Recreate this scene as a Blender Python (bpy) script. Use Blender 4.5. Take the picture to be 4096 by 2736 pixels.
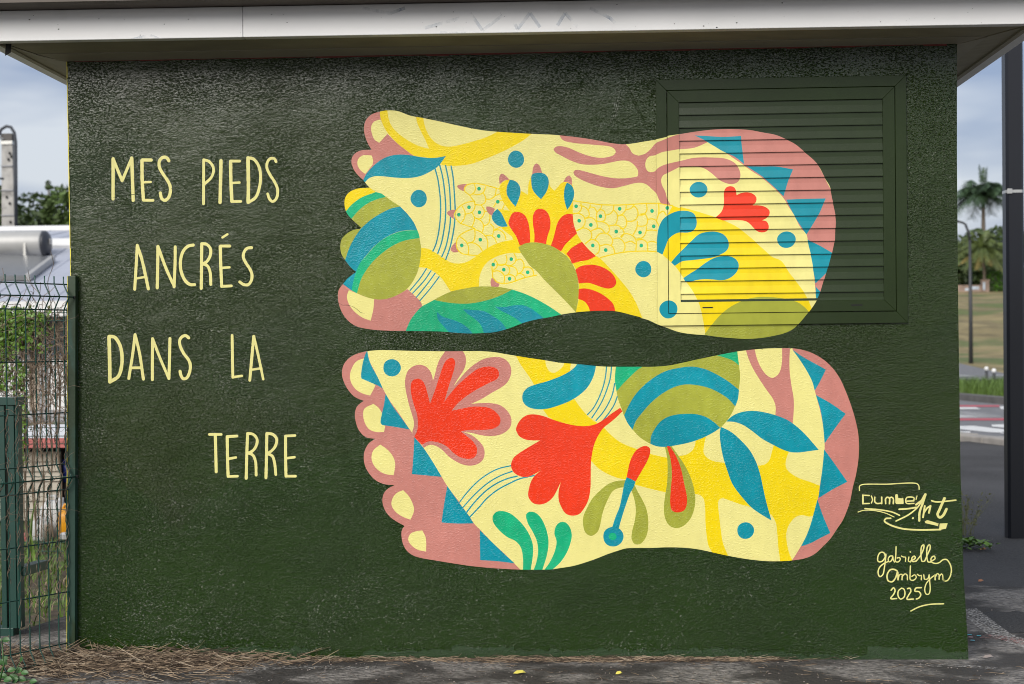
import bpy, bmesh, math, random
import numpy as np
from mathutils import Vector, Matrix
from mathutils.geometry import delaunay_2d_cdt

for o in list(bpy.data.objects): bpy.data.objects.remove(o)
scene = bpy.context.scene
COL = scene.collection
R = math.radians

# ---------------------------------------------------------------- camera (55 mm, full frame, a little roll)
CAM = Vector((2.00599, -6.04789, 1.21745))
YAW, PITCH, ROLL = 0.04998, -0.01229, 0.01041
FPX, CX, CY, IW, IH = 6258.0, 2019.51, 1472.75, 4096.0, 2736.0
ROT = Matrix.Rotation(YAW, 3, 'Z') @ Matrix.Rotation(PITCH, 3, 'X') @ Matrix.Rotation(ROLL, 3, 'Y')
cd = bpy.data.cameras.new('camera'); cam = bpy.data.objects.new('camera', cd); COL.objects.link(cam)
right, fwd, up = ROT.col[0], ROT.col[1], ROT.col[2]
m = Matrix((right, up, -fwd)).transposed().to_4x4(); m.translation = CAM
cam.matrix_world = m
cd.sensor_width = 36.0; cd.sensor_fit = 'HORIZONTAL'; cd.lens = FPX / IW * 36.0
cd.shift_x = (IW / 2 - CX) / IW; cd.shift_y = (CY - IH / 2) / IW
cd.clip_start = 0.1; cd.clip_end = 2000
cd.dof.use_dof = True; cd.dof.focus_distance = 6.04; cd.dof.aperture_fstop = 5.0
scene.camera = cam

# ---------------------------------------------------------------- sky, sun, exposure (bright overcast)
SUN_EL, SUN_DIR = 34.0, (-0.42, -0.9)
w = bpy.data.worlds.new('World'); scene.world = w; w.use_nodes = True
nt = w.node_tree; N = nt.nodes; Lk = nt.links; N.clear()
out = N.new('ShaderNodeOutputWorld'); bg = N.new('ShaderNodeBackground'); Lk.new(bg.outputs[0], out.inputs[0])
sky = N.new('ShaderNodeTexSky'); sky.sky_type = 'NISHITA'; sky.sun_disc = False
sky.sun_elevation = R(SUN_EL); sky.sun_rotation = math.atan2(SUN_DIR[0], SUN_DIR[1]); sky.air_density = 1.0; sky.dust_density = 4.0
tc = N.new('ShaderNodeTexCoord'); mp = N.new('ShaderNodeMapping'); mp.inputs['Scale'].default_value = (2.2, 2.2, 9.0)
mp.inputs['Location'].default_value = (3.1, 0.4, 1.7)
nz = N.new('ShaderNodeTexNoise'); nz.inputs['Scale'].default_value = 1.9; nz.inputs['Detail'].default_value = 4.0; nz.inputs['Roughness'].default_value = 0.5
Lk.new(tc.outputs['Generated'], mp.inputs['Vector']); Lk.new(mp.outputs[0], nz.inputs['Vector'])
rp = N.new('ShaderNodeValToRGB'); rp.color_ramp.elements[0].position = 0.38; rp.color_ramp.elements[1].position = 0.60
rp.color_ramp.elements[0].color = (2.2, 2.75, 4.1, 1); rp.color_ramp.elements[1].color = (5.6, 5.9, 6.4, 1)
Lk.new(nz.outputs['Fac'], rp.inputs['Fac'])
mx = N.new('ShaderNodeMix'); mx.data_type = 'RGBA'; mx.inputs[0].default_value = 0.75
Lk.new(sky.outputs[0], mx.inputs[6]); Lk.new(rp.outputs[0], mx.inputs[7]); Lk.new(mx.outputs[2], bg.inputs['Color'])
bg.inputs['Strength'].default_value = 0.1
sd = bpy.data.lights.new('sun', 'SUN'); sd.energy = 2.4; sd.angle = R(42); sd.color = (1.0, 0.965, 0.91)
sun = bpy.data.objects.new('sun', sd); COL.objects.link(sun)
h = math.hypot(*SUN_DIR); c = math.cos(R(SUN_EL))
tosun = Vector((SUN_DIR[0] / h * c, SUN_DIR[1] / h * c, math.sin(R(SUN_EL))))
sun.rotation_euler = tosun.to_track_quat('Z', 'Y').to_euler()
vs = scene.view_settings; vs.view_transform = 'Standard'; vs.look = 'None'; vs.exposure = 0.5; vs.gamma = 1.0; vs.use_curve_mapping = False
scene.render.engine = 'CYCLES'; scene.cycles.max_bounces = 6; scene.cycles.filter_width = 1.0

# ---------------------------------------------------------------- where a photographed point stands
def ray(px, py):
    return ROT @ Vector(((px - CX) / FPX, 1.0, -(py - CY) / FPX))
def at(px, py, y):
    d = ray(px, py); return CAM + d * ((y - CAM.y) / d.y)
def ground(px, py, z=0.0):
    d = ray(px, py); return CAM + d * ((z - CAM.z) / d.z)

# ---------------------------------------------------------------- helpers
class MB:
    def __init__(s): s.v = []; s.f = []; s.m = []
    def quad(s, *p, mi=0):
        n = len(s.v); s.v += [tuple(q) for q in p]; s.f.append(tuple(range(n, n + len(p)))); s.m.append(mi)
    def box(s, a, b, mi=0):
        x0, y0, z0 = a; x1, y1, z1 = b
        P = [(x0,y0,z0),(x1,y0,z0),(x1,y1,z0),(x0,y1,z0),(x0,y0,z1),(x1,y0,z1),(x1,y1,z1),(x0,y1,z1)]
        s.hexa(P, mi)
    def hexa(s, P, mi=0):
        n = len(s.v); s.v += [tuple(p) for p in P]
        for f in ((0,3,2,1),(4,5,6,7),(0,1,5,4),(1,2,6,5),(2,3,7,6),(3,0,4,7)): s.f.append(tuple(n+i for i in f)); s.m.append(mi)
    def beam(s, a, b, wd, ht, mi=0):
        a = Vector(a); b = Vector(b); d = (b - a).normalized()
        side = d.cross(Vector((0,0,1))); side = side.normalized() if side.length > 1e-4 else Vector((1,0,0))
        u = side.cross(d).normalized(); sw = side*wd/2; uh = u*ht/2
        s.hexa([a-sw-uh, a+sw-uh, b+sw-uh, b-sw-uh, a-sw+uh, a+sw+uh, b+sw+uh, b-sw+uh], mi)
    def tube(s, pts, r, n=6, mi=0, cap=True):
        pts = [Vector(p) for p in pts]; rs = r if isinstance(r, (list, tuple)) else [r]*len(pts)
        base = len(s.v); prev = None
        for i, p in enumerate(pts):
            d = (pts[min(i+1, len(pts)-1)] - pts[max(i-1, 0)]).normalized()
            a = prev if prev is not None else (Vector((0,0,1)) if abs(d.z) < .9 else Vector((1,0,0)))
            a = (a - d*a.dot(d)).normalized(); prev = a; b = d.cross(a)
            for k in range(n):
                t = 2*math.pi*k/n; s.v.append(tuple(p + (a*math.cos(t) + b*math.sin(t))*rs[i]))
        for i in range(len(pts)-1):
            for k in range(n):
                q = base+i*n; k2 = (k+1) % n
                s.f.append((q+k, q+k2, q+n+k2, q+n+k)); s.m.append(mi)
        if cap:
            s.f.append(tuple(base+k for k in range(n))[::-1]); s.m.append(mi)
            e = base+(len(pts)-1)*n; s.f.append(tuple(e+k for k in range(n))); s.m.append(mi)
    def lathe(s, c, prof, n=16, mi=0):
        base = len(s.v)
        for r, z in prof:
            for k in range(n):
                t = 2*math.pi*k/n; s.v.append((c[0]+r*math.cos(t), c[1]+r*math.sin(t), c[2]+z))
        for i in range(len(prof)-1):
            for k in range(n):
                q = base+i*n; k2 = (k+1) % n; s.f.append((q+k, q+k2, q+n+k2, q+n+k)); s.m.append(mi)
    def build(s, name, mats, parent=None, smooth=False):
        me = bpy.data.meshes.new(name); me.from_pydata(s.v, [], s.f)
        mats = mats if isinstance(mats, (list, tuple)) else [mats]
        for q in mats: me.materials.append(q)
        if len(mats) > 1: me.polygons.foreach_set('material_index', s.m)
        if smooth: me.polygons.foreach_set('use_smooth', [True]*len(me.polygons))
        me.update()
        o = bpy.data.objects.new(name, me); COL.objects.link(o)
        if parent is not None: o.parent = parent
        return o
def tag(o, label=None, cat=None, group=None, kind=None):
    for k, v in (('label', label), ('category', cat), ('group', group), ('kind', kind)):
        if v: o[k] = v
    return o
def empty(name, label=None, cat=None, group=None, parent=None):
    o = bpy.data.objects.new(name, None); COL.objects.link(o); o.empty_display_size = .1
    if parent is not None: o.parent = parent
    return tag(o, label, cat, group)
def bevel(o, wd=.004, seg=2):
    md = o.modifiers.new('bevel', 'BEVEL'); md.width = wd; md.segments = seg; md.limit_method = 'ANGLE'; return o

# ---------------------------------------------------------------- materials
def mat(name, rgb, rough=.6, spec=.5, metal=0.0, var=.12, vscale=6.0, bump=0.0, bscale=60.0, bstretch=(1,1,1), second=None, sfac=(.45,.6), sscale=3.0, bdist=.002, detail=4.0, vstretch=(1,1,1)):
    mt = bpy.data.materials.new(name); mt.use_nodes = True; t = mt.node_tree; n = t.nodes; l = t.links
    p = n['Principled BSDF']; p.inputs['Roughness'].default_value = rough; p.inputs['Metallic'].default_value = metal
    p.inputs['Specular IOR Level'].default_value = spec
    g = n.new('ShaderNodeNewGeometry')
    mp = n.new('ShaderNodeMapping'); mp.inputs['Scale'].default_value = vstretch; l.new(g.outputs['Position'], mp.inputs['Vector'])
    nz = n.new('ShaderNodeTexNoise'); nz.inputs['Scale'].default_value = vscale; nz.inputs['Detail'].default_value = detail; l.new(mp.outputs[0], nz.inputs['Vector'])
    r = n.new('ShaderNodeMapRange'); r.inputs['From Min'].default_value = .25; r.inputs['From Max'].default_value = .75
    r.inputs['To Min'].default_value = 1-var; r.inputs['To Max'].default_value = 1+var; l.new(nz.outputs['Fac'], r.inputs['Value'])
    col = n.new('ShaderNodeVectorMath'); col.operation = 'SCALE'; col.inputs[0].default_value = rgb; l.new(r.outputs[0], col.inputs['Scale'])
    src = col.outputs[0]
    if second:
        n2 = n.new('ShaderNodeTexNoise'); n2.inputs['Scale'].default_value = sscale; n2.inputs['Detail'].default_value = 5.0; l.new(mp.outputs[0], n2.inputs['Vector'])
        r2 = n.new('ShaderNodeMapRange'); r2.inputs['From Min'].default_value = sfac[0]; r2.inputs['From Max'].default_value = sfac[1]; l.new(n2.outputs['Fac'], r2.inputs['Value'])
        mx = n.new('ShaderNodeMix'); mx.data_type = 'RGBA'; l.new(r2.outputs[0], mx.inputs[0]); l.new(src, mx.inputs[6]); mx.inputs[7].default_value = (*second, 1); src = mx.outputs[2]
    l.new(src, p.inputs['Base Color'])
    if bump:
        mb = n.new('ShaderNodeMapping'); mb.inputs['Scale'].default_value = bstretch; l.new(g.outputs['Position'], mb.inputs['Vector'])
        nb = n.new('ShaderNodeTexNoise'); nb.inputs['Scale'].default_value = bscale; nb.inputs['Detail'].default_value = 3.0; l.new(mb.outputs[0], nb.inputs['Vector'])
        b = n.new('ShaderNodeBump'); b.inputs['Strength'].default_value = bump; b.inputs['Distance'].default_value = bdist
        l.new(nb.outputs['Fac'], b.inputs['Height']); l.new(b.outputs[0], p.inputs['Normal'])
    return mt

def paint(name, rgb, rough=.34, relief=1.0, wall=False, var=.09):
    """Gloss wall paint over roughcast: wrinkled relief that runs on through every colour."""
    mt = bpy.data.materials.new(name); mt.use_nodes = True; t = mt.node_tree; n = t.nodes; l = t.links
    p = n['Principled BSDF']
    g = n.new('ShaderNodeNewGeometry')
    def noise(scale, stretch, detail=2.0, dist=0.0, rough=.5):
        mp = n.new('ShaderNodeMapping'); mp.inputs['Scale'].default_value = stretch; l.new(g.outputs['Position'], mp.inputs['Vector'])
        z = n.new('ShaderNodeTexNoise'); z.inputs['Scale'].default_value = scale; z.inputs['Detail'].default_value = detail; z.inputs['Distortion'].default_value = dist; z.inputs['Roughness'].default_value = rough
        l.new(mp.outputs[0], z.inputs['Vector']); return z.outputs['Fac']
    def rng(src, a, b, c, d):
        r = n.new('ShaderNodeMapRange'); r.inputs['From Min'].default_value = a; r.inputs['From Max'].default_value = b; r.inputs['To Min'].default_value = c; r.inputs['To Max'].default_value = d
        l.new(src, r.inputs['Value']); return r.outputs[0]
    big = noise(2.3, (1, 1, 1.5), 5.0)
    v = rng(big, .3, .7, 1-var, 1+var)
    fine = rng(noise(30, (1, 1, .5), 3.0), .3, .7, 1-var*.6, 1+var*.6)
    mu = n.new('ShaderNodeMath'); mu.operation = 'MULTIPLY'; l.new(v, mu.inputs[0]); l.new(fine, mu.inputs[1])
    col = n.new('ShaderNodeVectorMath'); col.operation = 'SCALE'; col.inputs[0].default_value = rgb; l.new(mu.outputs[0], col.inputs['Scale'])
    src = col.outputs[0]
    if wall:   # second coat rolled on in patches, thin first coat showing along the foot of the wall
        m2 = rng(noise(1.1, (1, 1, 1.3), 3.0, .4), .47, .51, 0, 1)
        mx = n.new('ShaderNodeMix'); mx.data_type = 'RGBA'; l.new(m2, mx.inputs[0]); l.new(src, mx.inputs[6]); mx.inputs[7].default_value = (rgb[0]*1.15, rgb[1]*1.02, rgb[2]*1.2, 1); src = mx.outputs[2]
        sp = n.new('ShaderNodeSeparateXYZ'); l.new(g.outputs['Position'], sp.inputs[0])
        lo = n.new('ShaderNodeMath'); lo.operation = 'MULTIPLY_ADD'; l.new(noise(1.3, (1, 1, .6), 2.0, .6), lo.inputs[0]); lo.inputs[1].default_value = -1.3; l.new(sp.outputs['Z'], lo.inputs[2])
        ml = rng(lo.outputs[0], .02, .035, 1, 0)
        mx = n.new('ShaderNodeMix'); mx.data_type = 'RGBA'; l.new(ml, mx.inputs[0]); l.new(src, mx.inputs[6]); mx.inputs[7].default_value = (rgb[0]*.92, rgb[1]*1.12, rgb[2]*.7, 1); src = mx.outputs[2]
        vo = n.new('ShaderNodeTexVoronoi'); vo.voronoi_dimensions = '1D'; vo.inputs['Scale'].default_value = 4.2; l.new(sp.outputs['X'], vo.inputs['W'])
        sv = n.new('ShaderNodeSeparateXYZ'); l.new(vo.outputs['Color'], sv.inputs[0])
        e1 = n.new('ShaderNodeMath'); e1.operation = 'MULTIPLY_ADD'; l.new(sv.outputs[0], e1.inputs[0]); e1.inputs[1].default_value = -.042; l.new(sp.outputs['Z'], e1.inputs[2])
        e2 = n.new('ShaderNodeMath'); e2.operation = 'MULTIPLY_ADD'; l.new(noise(26, (1, 1, .25), 3.0), e2.inputs[0]); e2.inputs[1].default_value = -.05; l.new(e1.outputs[0], e2.inputs[2])
        m3 = rng(e2.outputs[0], -.004, .002, .6, 0)
        mx = n.new('ShaderNodeMix'); mx.data_type = 'RGBA'; l.new(m3, mx.inputs[0]); l.new(src, mx.inputs[6]); mx.inputs[7].default_value = (.034, .062, .030, 1); src = mx.outputs[2]
    l.new(src, p.inputs['Base Color'])
    l.new(rng(noise(1.7, (1, 1, 1.2), 3.0), .35, .65, rough-.06, rough+.06), p.inputs['Roughness'])
    p.inputs['Specular IOR Level'].default_value = .58 if wall else .27
    nf = noise(120, (1, 1, 1.8), 3.0, .6, .55); cl = noise(3.2, (1, 1, 1.4), 3.0)
    th = n.new('ShaderNodeMath'); th.operation = 'MULTIPLY_ADD'; l.new(cl, th.inputs[0]); th.inputs[1].default_value = .30; l.new(noise(112, (1, 1, 1.6), 2.0, .7), th.inputs[2])
    sm = n.new('ShaderNodeMapRange'); sm.interpolation_type = 'SMOOTHSTEP'; sm.inputs['From Min'].default_value = .66; sm.inputs['From Max'].default_value = .86; sm.inputs['To Max'].default_value = .0040; l.new(th.outputs[0], sm.inputs['Value'])
    hs = n.new('ShaderNodeMath'); hs.operation = 'MULTIPLY_ADD'; l.new(nf, hs.inputs[0]); hs.inputs[1].default_value = .0010; l.new(sm.outputs[0], hs.inputs[2]); nb = hs.outputs[0]
    b = n.new('ShaderNodeBump'); b.inputs['Strength'].default_value = min(1, relief); b.inputs['Distance'].default_value = 1.0
    l.new(nb, b.inputs['Height'])
    b2 = n.new('ShaderNodeBump'); b2.inputs['Strength'].default_value = .5*min(1, relief); b2.inputs['Distance'].default_value = .003
    l.new(noise(17, (1, 1, 1.6), 2.0, .3), b2.inputs['Height']); l.new(b2.outputs[0], b.inputs['Normal']); l.new(b.outputs[0], p.inputs['Normal'])
    return mt

RGB = dict(dark=(.0115, .028, .0004), cream=(.70, .645, .225), yellow=(.74, .56, .002), teal=(.001, .235, .30), green=(.006, .37, .165), olive=(.315, .335, .038), pink=(.475, .185, .15), red=(.70, .036, .007), letter=(.66, .615, .235))
P = {k: paint('paint_'+k, v, wall=(k == 'dark'), var={'teal': .16, 'green': .17, 'olive': .13, 'yellow': .06, 'cream': .05, 'letter': .05}.get(k, .09), relief=1.0 if k == 'dark' else .3, rough=.11 if k == 'dark' else .27) for k, v in RGB.items()}
PV = {k: paint('metal_paint_'+k, v if k != 'dark' else (.0165, .029, .0075), relief=.06, rough=.33 if k == 'dark' else .32) for k, v in RGB.items()}
M = dict(
    fascia=mat('fascia_white', (.78, .78, .77), .45, var=.05, vscale=2.5, bump=.1, bscale=30, second=(.70, .70, .68), sfac=(.6, .75), sscale=5),
    soffit=mat('soffit_board', (.27, .245, .165), .6, var=.12, vscale=9, bump=.15, second=(.22, .20, .14), sfac=(.55, .72), vstretch=(1, 3, 3)),
    trim=mat('trim_board', (.30, .275, .20), .6, var=.1), gapdark=mat('dark_gap', (.012, .011, .01), .9),
    redpaint=mat('red_paint_line', (.16, .018, .012), .6), sidewall=mat('side_wall', (.46, .44, .36), .7, var=.1), sideyellow=mat('side_yellow', (.72, .62, .06), .5, var=.1, vscale=20),
    roofunder=mat('roof_edge', (.11, .09, .075), .7, var=.15), roofsheet=mat('roof_sheet', (.45, .46, .47), .5),
    fence=mat('fence_green', (.004, .052, .036), .38, var=.15, vscale=30, second=(.012, .06, .045), sfac=(.5, .62), sscale=40),
    post=mat('post_green', (.02, .062, .042), .45, var=.2, vscale=12, second=(.015, .036, .012), sfac=(.47, .53), sscale=9, vstretch=(1, 1, .25), bump=.2),
    steel=mat('gate_green', (.005, .040, .030), .42, var=.15, vscale=10),
    wood=mat('twig_brown', (.17, .125, .085), .8, var=.35, vscale=30), straw=mat('straw', (.30, .225, .15), .8, var=.5, vscale=60), strawpale=mat('straw_pale', (.46, .38, .28), .8, var=.3, vscale=60), strawdark=mat('straw_dark', (.085, .058, .038), .85, var=.4, vscale=60),
    leaf=mat('vine_leaf', (.10, .20, .018), .5, var=.45, vscale=25), grass=mat('grass', (.085, .15, .02), .6, var=.45, vscale=14),
    weed=mat('weed_leaf', (.032, .10, .018), .45, var=.3, vscale=30), dryweed=mat('dry_weed', (.16, .17, .06), .7, var=.3, vscale=40),
    soil=mat('soil', (.085, .062, .04), .9, var=.5, vscale=14, bump=.6, bscale=40, bdist=.01, second=(.07, .11, .02), sfac=(.5, .6), sscale=4),
    concrete=mat('concrete', (.165, .153, .14), .85, var=.9, vscale=45, bump=1.0, bscale=55, bdist=.02, second=(.036, .032, .028), sfac=(.42, .56), sscale=3.1, vstretch=(1, 1.2, 1), detail=9),
    asphalt=mat('asphalt', (.034, .032, .031), .85, var=.85, vscale=75, bump=1.0, bscale=110, bdist=.012, second=(.062, .060, .060), sfac=(.42, .7), sscale=.6, detail=6),
    road=mat('road_asphalt', (.15, .15, .155), .85, var=.2, vscale=6, bump=.4, bscale=120), roadpaint=mat('road_white', (.62, .62, .60), .7, var=.2, vscale=5),
    roadred=mat('road_red', (.42, .07, .09), .7, var=.2, vscale=5), kerb=mat('kerb_stone', (.27, .25, .225), .85, var=.35, vscale=3, bump=.5),
    darkkerb=mat('dark_kerb', (.10, .095, .09), .85, var=.35, vscale=3),
    hill=mat('hill_grass', (.205, .165, .075), .9, var=.5, vscale=.5, second=(.10, .125, .036), sfac=(.47, .60), sscale=.28, detail=9, bump=.8, bscale=3, bdist=.15),
    lawn=mat('lawn', (.23, .25, .08), .9, var=.15, vscale=.3),
    black=mat('black_column', (.005, .006, .010), .36, var=.15, vscale=4), galv=mat('galvanised', (.5, .5, .48), .35, metal=.7),
    lamp=mat('lamp_dark', (.03, .032, .036), .5), pole=mat('pole_concrete', (.36, .35, .33), .8, var=.25, vscale=4, second=(.2, .19, .18), sfac=(.55, .7), sscale=3),
    cable=mat('cable', (.03, .035, .045), .5), roofblue=mat('metal_roof', (.36, .38, .44), .45, var=.08, vscale=1.5), tank=mat('tank', (.36, .36, .35), .4, metal=.1, var=.06),
    tankend=mat('tank_end', (.03, .033, .04), .4), panel=mat('solar_panel', (.115, .12, .125), .3, var=.08), wallwhite=mat('house_white', (.66, .66, .65), .6, var=.05),
    housegrey=mat('house_grey', (.30, .30, .31), .7, var=.15), tan=mat('house_tan', (.33, .27, .21), .7, var=.2), glass=mat('dark_glass', (.10, .11, .13), .15),
    redroof=mat('red_edge', (.42, .12, .11), .6, var=.2), siding=mat('siding', (.36, .33, .27), .7, var=.15), hdpe=mat('white_plastic', (.55, .55, .54), .4, var=.12, vscale=20),
    hdpeyellow=mat('yellow_plastic', (.75, .33, .01), .4, var=.1), blue=mat('blue_plastic', (.01, .03, .22), .4), dark=mat('dark_void', (.01, .01, .011), .9),
    tree=mat('tree_leaf', (.062, .105, .020), .6, var=.5, vscale=.9), treedark=mat('tree_leaf_dark', (.040, .068, .017), .6, var=.5, vscale=.9), trunk=mat('trunk', (.16, .13, .10), .9, var=.3),
    palm=mat('palm_frond', (.085, .115, .028), .5, var=.35, vscale=1.2), palmold=mat('palm_frond_dry', (.28, .22, .07), .6, var=.3, vscale=1.2), palmroyal=mat('royal_frond', (.038, .072, .032), .5, var=.35, vscale=1.2),
    hedge=mat('hedge_leaf', (.075, .20, .012), .6, var=.4, vscale=2), stone=mat('stone_wall', (.26, .19, .15), .85, var=.35, vscale=2), paleblue=mat('pale_panel', (.42, .48, .55), .7, var=.3, vscale=3),
    flake=mat('paint_flake', (.74, .70, .52), .6), fallen=mat('fallen_leaf', (.62, .55, .10), .6), brownleaf=mat('brown_leaf', (.40, .17, .08), .7), pebble=mat('pebble', (.26, .22, .20), .8),
)
FOOT_A = "1227.9,2142.5 1257.1,2146.9 1298.5,2143.3 1343.9,2126 1397.7,2114.7 1467.9,2099.1 1550.3,2079.1 1628.6,2063.3 1694.5,2056 1756.3,2050.9 1815.9,2046.5 1887.8,2042.4 1920,2039.5 2010.1,2027.7 2071.5,2016.4 2116.5,2006.6 2165.5,2000.5 2198.2,2002 2247.3,2009.3 2292.3,2015.9 2337.3,2026.2 2336.1,2027.1 2380.2,2033.7 2438.9,2042.5 2507.4,2049.6 2575.7,2050.9 2648.8,2046.2 2702.2,2035.5 2750.8,2024.9 2779.9,2012.1 2823.4,1989.4 2857.2,1959.5 2890.9,1929.6 2914.9,1899.9 2934,1860.5 2953.1,1826 2962.4,1777 2971.8,1728 2975.4,1696.2 2973.7,1664.5 2970.9,1619.5 2963.4,1585.4 2955.9,1556.2 2945.9,1522 2933.5,1483.1 2921,1444.1 2911.1,1414.8 2900.2,1390.5 2881.5,1361.3 2861.9,1337 2837.4,1307.9 2812.9,1283.7 2778.7,1266.9 2739.6,1257.5 2690.8,1249.7 2632.3,1246.4 2568.8,1251 2520,1256 2476.1,1262.8 2422.3,1267.3 2373.4,1276.2 2324.5,1294 2297.6,1304.1 2261,1321.8 2226.7,1333 2232.9,1332.4 2188,1345.2 2134.8,1358.1 2077.5,1360.8 2024.1,1359.4 1978.9,1355.8 1925.4,1348.2 1878.7,1338.6 1831.2,1330.9 1781.7,1319.1 1715.4,1295.1 1665.8,1283.3 1616.2,1279.7 1562.4,1279.1 1508.6,1283 1459,1287.6 1396.8,1289.6 1318,1291.2 1230.7,1294.3 1168.4,1301.2 1126.8,1312 1097.9,1330.9 1077.3,1356 1063.1,1387.2 1056.4,1420.5 1059.7,1453.5 1079.6,1480.2! 1095.7,1498.6 1129.3,1523! 1108.7,1539.8 1092.2,1560.7 1086.1,1569.1 1071.8,1594.1 1068,1623.1 1074.6,1652 1097.7,1674.4 1122.9,1686.5 1145.8,1689.5! 1150,1694.6! 1110.9,1731.5 1094.5,1752.4 1086.5,1781.5 1088.9,1810.4 1103.7,1830.8 1133,1844.8 1185.1,1849! 1166.6,1870.3 1159.3,1880.3! 1139.9,1898.4 1123.5,1921.4 1115.5,1946.3 1117.8,1966.9 1130.5,1983.2 1151.4,1993.2 1176.4,1995.7 1195.1,1994.5! 1180.8,2019.5 1168.7,2052.8 1165.7,2081.7 1173.6,2110.4 1190.4,2128.7 1211.3,2138.6"
FOOT_B = "1179.9,1215.5 1221.5,1218 1271.4,1216.7 1342,1213.9 1416.7,1211.8 1470.6,1210.5 1541,1210.6 1611.3,1209.8 1665,1205.2 1706.2,1197.7 1743.3,1191.2 1788.5,1183.3 1850.2,1173.6 1911.9,1162.7 1959.1,1158.1 2010.4,1153.4 2052.6,1148.5 2093.6,1145.2 2155.1,1144.2 2216.6,1143.6 2277.9,1143 2331.1,1146.6 2380.2,1155.5 2429.3,1166.1 2482.4,1177 2523.2,1184.8 2568,1193.4 2596.5,1198.4 2637.2,1203.3 2665.8,1205.9 2709.7,1208.7 2768.5,1209.7 2807,1208.5 2847.5,1201.9 2887.9,1187.2 2928.1,1162.3 2960.3,1131.4 2988.2,1090.3 3008.1,1045.2 3027.9,992 3043.6,938.8 3055.3,881.6 3058.2,828.5 3055.4,779.5 3046,722.4 3033.6,673.4 3022.7,620.5 3009.2,580.7 2994,546.6 2971.2,512.6 2948.4,478.5 2921.8,450.1 2891.5,421.7 2868.8,408.5 2841.6,399.8 2800.9,393.8 2760.3,391.1 2707.5,391.3 2646.5,397.2 2585.5,406.9 2524.4,419.5 2483.7,429.1 2434.8,439.1 2381.7,444.7 2320.4,446.2 2259,443.9 2209.8,444.1 2164.7,442.7 2131.7,433.3 2094.7,421.1 2053.4,404.8 2012.2,390.5 1958.5,375 1909.2,367.4 1877,362.5 1835.7,361.4 1753.1,362.1 1691.2,365.2 1620.9,370.4 1546.4,379 1484.3,388.7 1422.1,399.3 1372.4,407.8 1339.2,418.3 1314.5,437 1300.2,462 1294.3,491.1 1294.5,511.8 1298.8,524.2 1307.2,533.3! 1278.3,549.2 1249.4,570.1 1228.9,599.2 1220.9,632.5 1227.5,661.5 1244.4,680 1269.5,692.3! 1230,696.7 1196.8,711.4 1172.1,736.5 1155.8,765.6 1149.9,798.9 1154.4,827.9 1171.4,856.8 1196.6,873.2! 1159.3,880.1 1132.5,907.3 1120.4,940.5 1117.5,973.7 1125.3,998.5 1140,1012.9 1153.5,1021.1! 1119.5,1035.9 1094.7,1061 1076.3,1094.3 1068.4,1127.6 1075,1160.7 1096.2,1187.4 1125.6,1203.7 1154.8,1211.7"
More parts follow.
